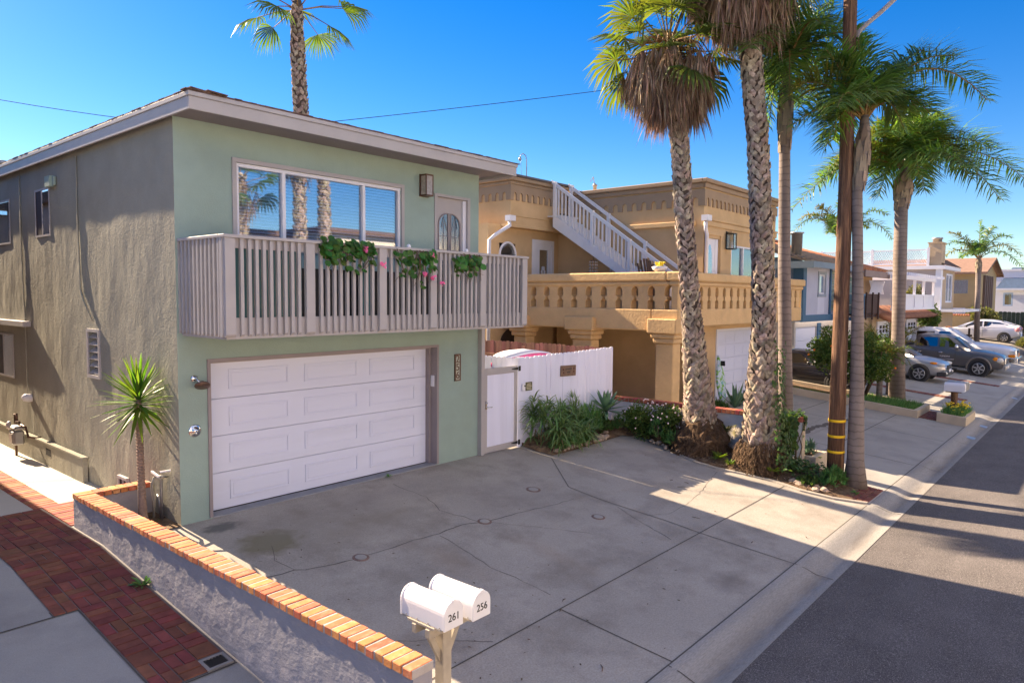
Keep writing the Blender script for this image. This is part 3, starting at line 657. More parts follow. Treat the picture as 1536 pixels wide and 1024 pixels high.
# balcony door
b = MB(); u0,u1,z0,z1 = DOOR
b.tbox(T1,u0,u0+.07,-.02,.10,z0,z1); b.tbox(T1,u1-.07,u1,-.02,.10,z0,z1); b.tbox(T1,u0+.07,u1-.07,-.02,.10,z1-.05,z1)
dr = b.build('balcony_door', M['trim'], GH, bevel=.004)
b = MB(); b.tbox(T1,u0+.07,u1-.07,.06,.1,z0,z1-.05); b.build('door_leaf', M['trim'], dr)
b = MB(); b.tbox(T1,u1-.15,u1-.07,.03,.059,z0,z1-.06); b.build('screen_stile', M['white'], dr)
for sgn, uc in ((-1,8.93),(1,9.23)):
    poly = [(-.12,0),(.12,0)]; H = 1.30
    if sgn < 0: poly += [(.12,H+.16)] + [(.12-.24*math.sin(k*PI/16), H-.05+.21*math.cos(k*PI/16)) for k in range(1,8)] + [(-.12,H-.05)]
    else: poly += [(.12,H-.05)] + [(-.12+.24*math.sin((8-k)*PI/16), H-.05+.21*math.cos((8-k)*PI/16)) for k in range(1,8)] + [(-.12,H+.16)]
    b = MB(); b.prism(poly, (uc,FY+.052,z0+.35), (1,0,0), (0,0,1), (0,.006,0)); b.build('door_glass', M['leaded'], dr)
    b = MB()
    pts = [(uc+p[0],FY+.045,z0+.35+p[1]) for p in poly]; b.tube(pts+[pts[0]], .013, 6, 0, False)
    b.tube([(uc,FY+.046,z0+.36),(uc,FY+.046,z0+.35+H)], .006, 4)
    for zz in (.3,.55,.8,1.05): b.tube([(uc-.12,FY+.046,z0+.35+zz),(uc+.12,FY+.046,z0+.35+zz)], .005, 4)
    b.tube([(uc-sgn*.1,FY+.046,z0+1.5),(uc,FY+.046,z0+1.75),(uc+sgn*.05,FY+.046,z0+1.55)], .006, 4)
    b.build('came', M['taupe'], dr)
# wall lamp beside the balcony door
t = b = MB(); u,z0,z1 = 8.41,4.75,5.13
b.tbox(T1,u-.10,u+.10,-.02,.0,z0,z1); b.tbox(T1,u-.085,u+.085,-.16,-.02,z1-.03,z1-.005); b.tbox(T1,u-.085,u+.085,-.16,-.02,z0+.005,z0+.03)
for du in (-.085,.07): b.tbox(T1,u+du,u+du+.015,-.161,-.145,z0+.03,z1-.03)
wl = b.build('wall_lamp', M['bronze'], GH); b = MB(); b.tbox(T1,u-.078,u+.078,-.152,-.021,z0+.031,z1-.031); b.build('lamp_shade', M['lampglass'], wl)
# house number plate
b = MB(); b.tbox(T1,9.175,9.30,-.02,-.002,1.50,1.965); 
pl = b.build('number_plate', mat('number_plate_back',(.40,.42,.36),.7,.05), GH)
b = MB(); b.tbox(T1,9.165,9.185,-.03,-.001,1.485,1.98); b.tbox(T1,9.29,9.31,-.03,-.001,1.485,1.98); b.tbox(T1,9.186,9.289,-.03,-.001,1.485,1.505); b.tbox(T1,9.186,9.289,-.03,-.001,1.96,1.98); b.build('plate_frame', M['bronze'], pl)
for k, ch in enumerate('256'): text_mesh('digit', ch, M['bronze'], pl, (9.2375,FY-.02,1.885-k*.15), (1,0,0), (0,0,1), .19, .006)
# outdoor shower on the front wall
t = thing('outdoor_shower', 'chrome outdoor shower head and valve on the green front wall', 'shower', (4.34,FY,1.5))
b = MB(); b.lathe([(.05,0),(.05,.012),(.02,.03),(0,.03)],(4.34,FY,1.93),(0,-1,0),16); b.tube([(4.34,FY,1.93),(4.34,FY-.08,1.93),(4.36,FY-.13,1.88)],.013,8); b.build('shower_arm', M['chrome'], t)
b = MB(); b.lathe([(.02,-.06),(.05,-.03),(.095,-.01),(.10,.005),(.095,.015),(0,.015)],(4.375,FY-.16,1.85),(-.18,-.45,-.75),20); b.build('shower_head', mat('aged_bronze_shower',(.20,.13,.10),.35,.2,20,metal=.7), t)
b = MB(); b.lathe([(.085,0),(.085,.01),(.07,.016),(.045,.02),(.04,.05),(0,.055)],(4.335,FY,1.235),(0,-1,0),24); b.build('valve_plate', M['chrome'], t)
b = MB(); b.tube([(4.335,FY-.05,1.235),(4.32,FY-.07,1.2)],.012,8); b.build('valve_lever', M['chrome'], t)
# hose tap on the side wall
t = thing('hose_tap', 'garden tap and pipes with white handle at the side wall corner by the yucca', 'tap', (4.1,9.66,0))
b = MB(); b.tube([(4.06,9.66,0.0),(4.06,9.66,.35),(4.06,9.66,.55),(4.0,9.66,.62)], .02, 8); b.tube([(4.12,9.6,.6),(4.0,9.6,.62)],.016,8); b.tube([(4.07,9.72,.02),(4.06,9.74,.3),(4.08,9.85,.32)],.014,8); b.build('pipe', M['steel'], t)
b = MB(); b.bar((3.97,9.52,.64),(3.99,9.78,.66),.025,.025); b.bar((4.0,9.55,.69),(4.12,9.5,.70),.02,.02); b.build('handle', M['white'], t)
b = MB(); b.tube([(3.98,9.68,.6),(3.96,9.72,.5),(3.99,9.74,.3),(3.98,9.72,.05)],.017,8); b.build('hose', mat('grey_hose',(.3,.28,.25),.6), t)
# gas meter
t = thing('gas_meter', 'grey gas meter on a riser pipe beside the green side wall', 'gas meter', (3.9,15.5,0))
b = MB(); b.tube([(3.93,15.58,0),(3.93,15.58,.62),(3.93,15.5,.66),(3.93,15.35,.66),(3.93,15.3,.6)],.022,8); b.tube([(3.93,15.6,.6),(3.93,15.6,.78),(3.93,15.5,.8),(3.93,15.48,.62)],.02,8); b.tube([(3.93,15.25,.62),(3.95,15.05,.6),(3.97,14.98,.42),(4.05,14.8,.42),(4.12,14.8,.42)],.02,8); b.build('gas_pipe', M['bronze'], t)
b = MB(); b.box(3.80,3.98,15.22,15.50,.25,.52); b.box(3.81,3.97,15.2,15.52,.521,.6); b.build('meter_body', M['steel'], t, bevel=.03)
b = MB(); b.lathe([(.08,0),(.085,.03),(.05,.07),(0,.08)],(3.86,15.6,.58),(-1,.2,0),16); b.build('regulator', mat('pale_regulator',(.5,.48,.47),.5), t)
b = MB(); b.box(3.785,3.80,15.27,15.45,.3,.46); b.build('meter_dial', mat('meter_face',(.25,.22,.2),.3), t)

# balcony
BF = 8.05; BL = 4.17; BR = 9.80
b = MB(); b.box(BL+.05,BR-.05,BF+.06,FY-.002,2.52,2.66); b.build('balcony_floor', M['taupe'], GH)
b = MB(); b.box(BL+.03,BR-.03,BF+.05,BF+.085,2.50,2.76); b.box(BL+.03,BL+.065,BF+.086,FY-.003,2.50,2.76); b.box(BR-.065,BR-.03,BF+.086,FY-.003,2.50,2.76); b.build('balcony_rim', M['trim'], GH, bevel=.004)
b = MB(); b.box(BL-.02,BR+.02,BF-.02,BF+.12,3.715,3.755); b.box(BL-.02,BL+.12,BF+.121,FY-.003,3.715,3.755); b.box(BR-.12,BR+.02,BF+.121,FY-.003,3.715,3.755)
b.build('top_rail', M['trim'], GH, bevel=.005)
b = MB(); b.box(BL+.05,BR-.05,BF+.05,BF+.085,3.60,3.714); b.box(BL+.05,BL+.085,BF+.086,FY-.003,3.60,3.714); b.box(BR-.085,BR-.05,BF+.086,FY-.003,3.60,3.714); b.build('sub_rail', M['trim'], GH)
posts = [4.235,5.34,6.54,7.53,8.65,9.73]
def pickpost(x0,x1,y0,y1,name):
    b = MB(); b.box(x0,x1,y0,y1,2.56,3.713); 
    b.add([(x0,y0,2.56),(x1,y0,2.56),(x1,y1,2.56),(x0,y1,2.56),(x0+.0,y0+.025,2.53),(x1,y0+.025,2.53),(x1,y1,2.53),(x0,y1,2.53)],[(0,1,5,4),(1,2,6,5),(2,3,7,6),(3,0,4,7),(4,5,6,7)])
    b.build(name, M['trim'], GH)
for x in posts: pickpost(x-.065,x+.065,BF-.005,BF+.049,'post')
for i in range(5):
    a = posts[i]+.065; c_ = posts[i+1]-.065; n = int((c_-a)/.112+.3)
    for k in range(1,n+1):
        x = a+(c_-a)*k/(n+1); e = U(-.004,.004); pickpost(x-.021+e,x+.021+e,BF+.006,BF+.049,'picket')
for k in range(11):
    for xx,nm in ((BL-.012,'picket'),(BR-.032,'picket')):
        y = BF+.15+k*.105; pickpost(xx,xx+.042,y-.021,y+.021,nm)
pickpost(BL-.015,BL+.04,BF+.0495,BF+.11,'post')
b = MB(); b.box(4.31,5.27,BF+.10,BF+.106,2.70,3.62); b.build('wind_screen', M['teal'], GH)
b = MB(); b.box(6.2,6.47,BF+.12,BF+.126,2.70,3.5); b.build('wind_screen', M['teal'], GH); b = MB(); b.box(8.1,8.3,BF+.12,BF+.126,2.7,3.3); b.build('wind_screen', M['teal'], GH)
b = MB(); b.box(5.40,8.62,BF+.30,BF+.306,2.70,3.40); b.build('wind_screen', M['screen_dark'], GH)
# geraniums spilling over the rail
def geranium(cx, z0, w, h, n, label, fl, seed):
    random.seed(seed)
    t = thing('geranium', label, 'flowering plant', (cx,BF,z0)); b = MB(); st = MB()
    pts = []
    for k in range(n):
        a = U(-1,1); x = cx + a*w/2; z = z0 - abs(R()*R())*h*(1.3-abs(a)*.7) + U(0,.10); y = BF - U(.0,.11)
        pts.append(V((x,y,z)))
    for p in pts:
        r = U(.032,.062); nrm = V((U(-.5,.5), -1, U(.0,1.2))).normalized(); a = nrm.orthogonal().normalized(); c = nrm.cross(a)
        vs = [p - nrm*.012]; 
        for k in range(7):
            tt = 2*PI*k/7; vs.append(p + (a*math.cos(tt)+c*math.sin(tt))*r*U(.85,1.1))
        b.add(vs, [(0,k+1,(k+1)%7+1) for k in range(7)])
    b.build('foliage', M['geranium'], t)
    for k in range(int(4+n/25)):
        x = cx+U(-.45,.45)*w; st.tube([(x,BF+.1,3.74),(x+U(-.05,.05),BF-.03,3.72),(x+U(-.1,.1),BF-.05,z0-h*.4),(x+U(-.15,.15),BF-.045,z0-h*U(.5,1))],[.008,.008,.006,.003],5)
    st.build('stem', M['stem'], t)
    for (fx,fz) in fl:
        b = MB()
        for k in range(9):
            p = V((fx+U(-.045,.045), BF-.09+U(-.03,.03), fz+U(-.04,.04))); nrm = V((U(-1,1),-1,U(-.4,1))).normalized(); a = nrm.orthogonal().normalized(); c = nrm.cross(a); r = U(.018,.03)
            b.add([p+(a*math.cos(q)+c*math.sin(q))*r for q in (0,1.26,2.5,3.77,5.03)], [(0,1,2,3,4)])
        b.build('flower', M['flower_pink'], t)
geranium(5.92,3.70,.86,.42,150,'widest green geranium trailing over the left of the balcony rail',[(6.18,3.68),(6.47,3.47)],3)
geranium(7.14,3.62,.78,.52,80,'sparse geranium with several pink blooms over the balcony middle',[(7.42,3.66),(7.28,3.36),(7.45,3.33),(7.62,3.24)],5)
geranium(8.25,3.58,.62,.34,70,'small green geranium without open blooms near the balcony door',[],9)
for (x,lab) in ((7.05,'tiny white ornament on the balcony rail above the sparse geranium'),(8.28,'tiny white ornament on the balcony rail in front of the glazed door')):
    b = MB(); b.blob((x,BF+.03,3.775),(.035,.03,.03),0,8,6,.1); b.lathe([(.03,0),(.02,.05),(0,.06)],(x,BF+.03,3.752)); tag(b.build('ornament', M['white']), lab, 'ornament')
random.seed(21)

# dry leaves and grit blown over the concrete
random.seed(99)
b = MB()
for k in range(150):
    x = U(4.2,13.2); y = U(3.3,8.9)
    if R() < .45: x = 4+abs(random.gauss(0,1.2)); y = U(3.4,8.5)
    s_ = U(.008,.028); a = U(0,6.28); z = gz(x,y)+.006; b.add([(x+s_*math.cos(a),y+s_*math.sin(a),z),(x-s_*.35*math.sin(a),y+s_*.35*math.cos(a),z+.004),(x-s_*math.cos(a),y-s_*math.sin(a),z),(x+s_*.35*math.sin(a),y-s_*.35*math.cos(a),z)],[(0,1,2,3)])
for k in range(9):
    x = U(5,12); y = U(3.4,6.5); a = U(0,6.28); L = U(.06,.16); z = gz(x,y)+.008; b.tube([(x,y,z),(x+L*math.cos(a)*.5,y+L*math.sin(a)*.5,z+.006),(x+L*math.cos(a+.2),y+L*math.sin(a+.2),z)],[.004,.005,.002],5)
o = b.build('leaf_debris', mat('dry_debris',(.13,.09,.06),.9,.3,8,island=.4)); o['kind'] = 'stuff'; tag(o, 'scattered dry leaf bits and twigs on the driveway concrete', 'debris')
# ------------------------------------------------------------------ mailboxes
t = thing('mailbox_post', 'tan wooden post with crossbar carrying two white mailboxes', 'post', (3.98,4.12,gz(3.98,4.12)))
b = MB(); zb = gz(3.98,4.1); M45 = Matrix.Rotation(.0,3,'Z')
b.box(3.925,4.025,4.08,4.18,zb-.1,.40); b.build('post', M['postpaint'], t, bevel=.006)
b = MB(); b.box(3.72,4.28,4.025,4.075,.33,.405); b.box(3.72,4.28,4.185,4.235,.33,.405); b.box(3.73,4.27,3.98,4.30,.406,.43); b.build('crossbar', M['postpaint'], t, bevel=.004)
b = MB(); b.bar((3.975,4.13,.0),(3.80,4.13,.33),.03,.05); b.bar((3.975,4.13,.0),(4.16,4.13,.33),.03,.05); b.build('brace', M['postpaint'], t)
def mailbox(x, y0, z, num, label):
    t = thing('mailbox', label, 'mailbox', (x,y0,z), 'mailboxes on the post'); w = .10; h = .115; L = .52
    def prof(k=1, o=0): return [(-w*k-o,0-o),(w*k+o,-o)] + [((w*k+o)*math.cos(a), h+(w*k+o)*math.sin(a)) for a in [PI*i/14 for i in range(15)]]
    b = MB(); b.prism(prof(), (x,y0+.02,z), (1,0,0), (0,0,1), (0,L-.03,0)); o = b.build('body', M['mailbox'], t, bevel=.003)
    for p in o.data.polygons: p.use_smooth = False
    b = MB(); b.prism(prof(1,.004), (x,y0,z), (1,0,0), (0,0,1), (0,.018,0)); b.box(x-.018,x+.018,y0-.006,y0+.03,z+h+w-.012,z+h+w+.014)
    dr = b.build('door', M['mailbox'], t, bevel=.003)
    b = MB(); b.prism(prof(1,.006), (x,y0+L-.012,z), (1,0,0), (0,0,1), (0,.014,0)); b.build('rear_rim', M['mailbox'], t)
    b = MB(); b.box(x-w-.002,x+w+.002,y0+.03,y0+L-.02,z-.012,z-.0005)
    for k in range(4): b.blob((x-w-.002,y0+.06+k*.13,z+.012),(.004,.006,.006),0,6,4,0)
    b.build('base_plate', M['postpaint'], t)
    text_mesh('number', num, M['numeral'], dr, (x,y0-.002,z+.088), (1,0,0), (0,0,1), .085, .0015)
mailbox(3.84, 3.87, .435, '261', 'white mailbox numbered 261, nearer the orange brick coping')
mailbox(4.12, 3.83, .435, '256', 'white mailbox numbered 256, on the far end of the crossbar')

# ------------------------------------------------------------------ yucca
def blade(b, p, d, L, w, droop=.0, m=0, fold=.3, seg=4):
    """a strap leaf with a folded midrib, tapering to a point"""
    d = V(d).normalized(); s = d.cross(V((0,0,1)))
    if s.length < .05: s = V((1,0,0))
    s.normalize(); n = s.cross(d); vs = []; q = V(p); dd = d.copy(); st = L/seg
    for i in range(seg+1):
        t = i/seg; ww = w*(.55+.9*t if t < .4 else (1-((t-.4)/.6)**1.6)*.91) if i < seg else .002
        vs += [q - s*ww, q - n*fold*ww, q + s*ww]
        dd = (dd + V((0,0,-droop/seg))).normalized(); q = q + dd*st; n = s.cross(dd)
    fs = []
    for i in range(seg): fs += [(3*i,3*i+1,3*i+4,3*i+3),(3*i+1,3*i+2,3*i+5,3*i+4)]
    b.add(vs, fs, m)
t = thing('yucca', 'spiky green yucca on a thin bare trunk inside the brick coped planter', 'plant', (3.85,9.62,0))
b = MB(); b.tube([(3.82,9.66,-.02),(3.82,9.67,.14),(3.83,9.72,.55),(3.84,9.76,1.05),(3.84,9.78,1.45),(3.84,9.78,1.70)],[.085,.058,.045,.042,.045,.04],10,0); 
for k in range(34):
    z = .08+k*.042; a = U(0,6.28); b.tube([(3.82+.02*k/34,9.67+.11*k/34,z),(3.82+.02*k/34,9.67+.11*k/34,z+.012)],[.056-.0002*k,.05],8,0,False)
b.build('trunk', mat('yucca_bark',(.27,.19,.15),.9,.3,25,bump=.5,bscale=60), t)
b = MB()
for k in range(105):
    a = k*2.399; e = 1.45 - 2.15*(k/105)**1.05 + U(-.12,.12); d = (math.cos(a)*math.cos(e), math.sin(a)*math.cos(e), math.sin(e))
    blade(b, (3.84,9.78,1.72-.2*(k/105)), d, U(.46,.62)*(1 if k > 8 else .95), .028, U(.1,.4) if e > 0 else .3)
b.build('leaves', M['yucca'], t)
for k in range(26): pass
b = MB()
for k in range(9):
    a = U(0,6.28); b_ = V((3.86+.08*math.cos(a), 9.62+.1*math.sin(a), .02)); blade(b, b_, (math.cos(a),math.sin(a),1.6), U(.06,.12), .008, .8, 0, .3, 3)
tag(b.build('grass_tuft', M['weed']), 'small tuft of grass at the foot of the yucca trunk', 'grass')

# ------------------------------------------------------------------ gate and white fence
t = thing('garden_gate', 'white garden gate in a grey frame beside the green house', 'gate', (10.35,9.2,0))
b = MB(); b.box(9.803,9.90,9.155,9.33,0.0,2.5); b.build('gate_post', M['trim'], t, bevel=.004)
b = MB(); b.box(9.915,9.985,9.17,9.215,.02,1.66); b.box(10.80,10.88,9.17,9.215,.02,1.66); b.box(9.986,10.799,9.17,9.215,1.53,1.66); b.box(9.986,10.799,9.17,9.215,.02,.13); b.build('gate_frame', M['trim'], t, bevel=.004)
b = MB()
for k in range(8): b.box(9.987+k*.1015,9.987+k*.1015+.0995,9.19,9.205,.131,1.529)
b.build('gate_panel', M['white_fence'], t)
b = MB()
for z in (.10,1.60): b.prism([(-.02,-.03),(-.02,.03),(-.22,.008),(-.22,-.008)],(10.92,9.165,z),(1,0,0),(0,0,1),(0,.006,0)); b.box(10.9,10.96,9.15,9.166,z-.05,z+.05)
b.build('hinge', M['black'], t)
b = MB(); b.box(9.925,9.965,9.155,9.17,.88,1.04); b.tube([(9.945,9.155,.92),(9.945,9.11,.92),(10.05,9.10,.915)],.01,8); b.lathe([(.022,0),(.022,.02),(0,.025)],(9.945,9.155,1.0),(0,-1,0),12); b.build('gate_handle', M['chrome'], t)
t = thing('white_fence', 'white dog eared board fence facing the driveway behind the flower bed', 'fence', (12.7,9.2,0))
b = MB(); x = 11.0; k = 0
def board(b, T, u, w, z0, z1, d0, d1, m=0):
    c = w*.24; poly = [(0,z0),(w,z0),(w,z1-c),(w-c*.5,z1-c*.25),(w-c,z1),(c,z1),(c*.5,z1-c*.25),(0,z1-c)]
    o = V(T(u,d0,0)); uu = V(T(u+1,d0,0))-o; ww = V(T(u,d1,0))-o; b.prism(poly, o, uu, (0,0,1), ww, m)
while x < 14.42:
    w = .138; gap = .003 if R() < .62 else U(.010,.022); top = 1.815+.05*(x-11)/3.4+U(-.012,.012)
    board(b, TY(0), x, w, .03 if x > 11.2 else .0, top, 9.185+U(-.003,.003), 9.203); x += w+gap
b.build('boards', M['white_fence'], t)
b = MB(); b.box(11.0,14.44,9.206,9.245,.35,.44); b.box(11.0,14.44,9.206,9.245,1.4,1.49); b.build('rail', M['white_fence'], t)
for x in (11.02,12.7,14.36): b = MB(); b.box(x,x+.09,9.246,9.335,-.05,1.75); b.build('post', M['white_fence'], t)
b = MB(); b.box(10.895,10.985,9.16,9.25,-.02,1.82); b.build('end_post', M['white_fence'], t)
t2 = thing('side_fence', 'short white board fence running back behind the grey framed gate', 'fence', (10.97,9.6,0)); b = MB(); y = 9.27
while y < 10.1: board(b, TX(0), y, .13, .02, 1.80+U(-.01,.01), 10.955, 10.975); y += .135
b.build('boards', M['white_fence'], t2); b = MB(); b.box(10.978,11.01,9.26,10.1,1.35,1.44); b.box(10.978,11.01,9.26,10.1,.35,.44); b.build('rail', M['white_fence'], t2)
# plaque and signs
t = thing('wooden_plaque', 'carved brown wooden plaque on the white fence', 'plaque', (12.6,9.17,1.43))
b = MB(); Mx = Matrix.Rotation(.03,3,'Y'); b.obox((12.61,9.166,1.43),(.56,.03,.235),Mx); b.build('board', mat('brown_plaque',(.20,.13,.09),.8,.25,14,bump=.5,bscale=40), t, bevel=.01)
b = MB()
for (x,z) in ((12.41,1.47),(12.42,1.40),(12.80,1.47),(12.80,1.40)): b.blob((x,9.148,z),(.025,.006,.022),0,6,5,.3)
b.build('carved_flower', mat('plaque_ornament',(.11,.035,.025),.8,.2,20), t)
b = MB()
for k in range(7): b.box(12.49+k*.034,12.49+k*.034+.022,9.145,9.150,1.455,1.487)
for k in range(4): b.box(12.545+k*.032,12.545+k*.032+.021,9.145,9.150,1.385,1.415)
b.build('carved_lettering', mat('plaque_letter',(.10,.08,.07),.8,.1), t)
t = thing('notice_sign', 'small dark notice sign with pale lines on the white fence by the gate', 'sign', (11.25,9.17,1.2))
b = MB(); b.box(11.15,11.36,9.172,9.18,1.12,1.295); b.build('plate', mat('olive_sign',(.10,.095,.05),.6), t); b = MB()
for k,(x0,x1) in enumerate(((11.2,11.31),(11.18,11.33),(11.17,11.34),(11.17,11.32),(11.18,11.34))): b.box(x0,x1,9.169,9.1715,1.255-k*.028,1.268-k*.028)
b.build('lettering', mat('cream_letter',(.62,.56,.38),.6), t)
t = thing('door_bell', 'pale grey bell box on the white fence left of the small notice', 'bell', (11.07,9.17,1.2))
b = MB(); b.box(11.02,11.12,9.15,9.18,1.13,1.28); b.build('box', M['white'], t, bevel=.01); b = MB(); b.lathe([(.016,0),(.016,.008),(0,.01)],(11.09,9.15,1.23),(0,-1,0),10); b.build('button', M['black'], t)
# red fence along the boundary behind, and a pink paddle board on a rack
t = thing('red_fence', 'weathered dark red board fence behind the white fence', 'fence', (14.5,12,0)); b = MB(); y = 9.32
while y < 20: board(b, TX(0), y, .138, -.02, 1.84+U(-.015,.015), 14.48+U(-.004,.004), 14.5); y += .144
b.build('boards', M['redwood'], t); b = MB()
for z in (.4,1.4): b.box(14.42,14.479,9.32,20,z,z+.09)
for k in range(5): b.box(14.38,14.42,9.5+k*2.4,9.59+k*2.4,0,1.75)
b.build('rail', M['redwood'], t)
t = thing('board_rack', 'wooden rack behind the white fence holding the pink paddle board', 'rack', (12.0,9.95,0)); b = MB()
for x in (11.4,12.6): b.box(x,x+.08,9.62,9.7,0,1.5); b.box(x,x+.08,10.2,10.28,0,1.5); b.box(x,x+.08,9.58,10.32,1.501,1.57)
b.build('rack_frame', M['redwood'], t)
t = thing('paddle_board', 'pink rimmed white paddle board lying behind the white fence', 'paddle board', (12.0,9.95,1.6)); b = MB()
def boardshape(b, z0, z1, k, m):
    n = 28; top = []; 
    for i in range(n):
        a = 2*PI*i/n; top.append((12.0+1.05*k*math.cos(a), 9.95+.36*k*math.sin(a)*(1-.12*math.cos(a))))
    vs = [(x,y,z0+.12*(1-((x-12)/1.05)**2)) for x,y in top]+[(x,y,z1+.16*(1-((x-12)/1.05)**2)) for x,y in top]+[(12.0,9.95,z1+.2),(12,9.95,z0+.12)]
    b.add(vs, [(i,(i+1)%n,n+(i+1)%n,n+i) for i in range(n)]+[(n+i,n+(i+1)%n,2*n) for i in range(n)]+[((i+1)%n,i,2*n+1) for i in range(n)], m, True)
boardshape(b,1.5705,1.66,1,0); b.build('rim', M['pink'], t); b = MB(); boardshape(b,1.661,1.70,.9,0); b.build('deck', M['white'], t)

# ------------------------------------------------------------------ flower bed
pairs = [((11.04,9.17),(11.05,9.182)),((11.0,8.75),(11.12,9.182)),((11.04,8.38),(11.25,9.182)),((11.67,8.36),(11.8,9.182)),((12.3,8.38),(12.5,9.182)),((12.98,8.41),(13.2,9.182)),((13.66,8.43),(14.2,9.182)),((13.98,8.2),(14.43,9.0)),((13.88,7.41),(14.43,8)),((13.46,6.87),(14.43,7.2)),((13.22,6.37),(14.43,6.6)),((13.19,5.93),(14.43,6.1)),((13.31,5.5),(14.43,5.5)),((13.39,4.87),(14.43,4.9)),((13.27,4.32),(14.75,4.5)),((13.34,3.77),(14.72,3.95)),((13.48,3.5),(14.6,3.6))]
b = MB(); vs = []; n = 8
for i,(e,w) in enumerate(pairs):
    for k in range(n+1):
        s = k/n; x = e[0]+(w[0]-e[0])*s; y = e[1]+(w[1]-e[1])*s; h = .012+.13*math.sin(min(1,s*1.6)*PI/2)*(1 if 1 < i < 15 else .3)+(U(-.025,.025) if 0 < k < n else 0)
        vs.append((x,y,gz(x,y)+h))
b.add(vs, [(i*(n+1)+k,i*(n+1)+k+1,(i+1)*(n+1)+k+1,(i+1)*(n+1)+k) for i in range(len(pairs)-1) for k in range(n)], 0, True)
o = b.build('flower_bed_soil', M['soil']); o['kind'] = 'structure'
b = MB(); 
for i in range(7):
    for j in range(10):
        lay(b, 13.62+j*.11, 13.62+(j+1)*.11, 3.26+i*.1-.04*j*0, 3.26+(i+1)*.1, .005, .012, .012) if not (i > 3 and j < 5) else None
o = b.build('paver_patch', M['paver']); o['kind'] = 'structure'
sheet('paver_patch_bed', [13.5,14.75], [3.24,3.98], M['mortar'], .006)
# kerb lip on the driveway edge below the bed
b = MB()
E_ = [p[0] for p in pairs[9:]]+[(13.6,3.26)]
vs = []
for (x,y) in E_: vs += [(x-.05,y,gz(x,y)+.002),(x-.045,y,gz(x,y)+.03),(x+.05,y,gz(x,y)+.03),(x+.06,y,gz(x,y)-.02)]
b.add(vs, [(4*i+k,4*i+k+1,4*i+5+k,4*i+4+k) for i in range(len(E_)-1) for k in range(3)]); o = b.build('driveway_edge', M['drive'], drive)
# stones along the bed
rk = 'loose stones edging the flower bed'
def rock(x, y, r, lab):
    b = MB(); z = gz(x,y)+.03; b.blob((x,y,z+r*.3),(r,r*U(.6,.85),r*U(.5,.7)),0,8,6,.16,False,U(0,3)); tag(b.build('rock', M['rock']), lab, 'rock', rk)
random.seed(5)
for k in range(16): rock(11.25+k*.118+U(-.03,.03), 8.42+U(-.03,.05), U(.04,.085), 'brown rounded stone along the driveway edge of the bed, below the aloe')
for k in range(22): rock(12.55+U(0,1.0), 8.47+U(0,.28), U(.05,.10), 'pale rounded stone in the pile between the aloe clump and the agave')
for k in range(10): rock(13.75+U(-.1,.15)-.035*k, 7.75-.11*k+U(-.05,.05), U(.04,.075), 'small stone below the flowering shrub near the thick palm trunk')
for k in range(8): rock(13.42+U(0,.35), 4.35+U(-.45,.25), U(.05,.10), 'grey stone at the foot of the ivy by the driveway edge')
# aloe clump
random.seed(11)
t = thing('aloe_clump', 'big sprawling clump of drooping aloe by the gate end of the white fence', 'plant', (11.75,8.8,0)); b = MB()
for k in range(64):
    x = U(11.12,12.6); y = U(8.36,9.08); z = gz(x,y)+.05+(U(.10,.78)*(.5+.5*(y-8.3)/.75)*(1.15-.3*(x-11.2)/1.3)); nb = 14
    for j in range(nb):
        a = j*2.399+U(-.3,.3); e = U(.15,1.35); blade(b, (x,y,z), (math.cos(a)*math.cos(e),math.sin(a)*math.cos(e),math.sin(e)), U(.30,.50), .019, U(.9,2.0), 0, .35, 5)
b.build('leaves', M['aloe'], t); b = MB()
for k in range(60):
    x = U(11.15,12.5); y = U(8.5,9.0); b.tube([(x,y,gz(x,y)),(x+U(-.08,.08),y+U(-.1,.05),gz(x,y)+U(.15,.5))],[.012,.01],5)
b.build('stem', mat('dry_aloe_stem',(.19,.12,.07),.9,.3,10), t); b = MB()
for k in range(180):
    x = U(11.12,12.5); y = U(8.4,8.95); z = gz(x,y)+U(.05,.45); a = U(0,6.28); blade(b,(x,y,z),(math.cos(a),math.sin(a)-.4,U(-1.2,.1)),U(.12,.25),.009,.9,0,.3,3)
b.build('dry_leaves', mat('dry_aloe_leaf',(.22,.135,.08),.8,.3,6,island=.3,transl=.2), t)
def spiky(cx, cy, z, rx, ry, h, n, label, m, L=(.10,.17), w=.008, name='spiky_shrub', cat='plant'):
    t = thing(name, label, cat, (cx,cy,z)); b = MB()
    for k in range(n):
        a = U(0,6.28); r = math.sqrt(R()); x = cx+rx*r*math.cos(a); y = cy+ry*r*math.sin(a); zz = z+h*(1-r*r*.75)*U(.3,1)
        for j in range(9):
            aa = U(0,6.28); e = U(.3,1.5); blade(b,(x,y,zz),(math.cos(aa)*math.cos(e),math.sin(aa)*math.cos(e),math.sin(e)),U(*L),w,.1,0,.3,2)
    b.build('leaves', m, t); b = MB()
    for k in range(8): a = U(0,6.28); b.tube([(cx,cy,z-.05),(cx+rx*.6*math.cos(a),cy+ry*.6*math.sin(a),z+h*.6)],[.012,.006],5)
    b.build('stem', M['stem'], t)
spiky(12.95,8.85,gz(13,8.8)+.08,.45,.28,.62,120,'bright green spiky shrub between the aloe and the agave',M['spurge'],(.14,.24),.011)
spiky(12.62,9.0,gz(13,8.9)+.2,.22,.12,.75,30,'pale green upright shrub just behind the aloe against the white fence',M['aloe'],(.14,.22),.008)
spiky(13.85,8.62,gz(13.8,8.6)+.05,.2,.16,.36,46,'small feathery spurge under the agave',M['spurge'],(.09,.15),.007)
spiky(13.78,7.55,gz(13.8,7.5)+.08,.22,.2,.62,60,'feathery light green spurge in front of the flowering shrubs',M['spurge'],(.09,.15),.007)
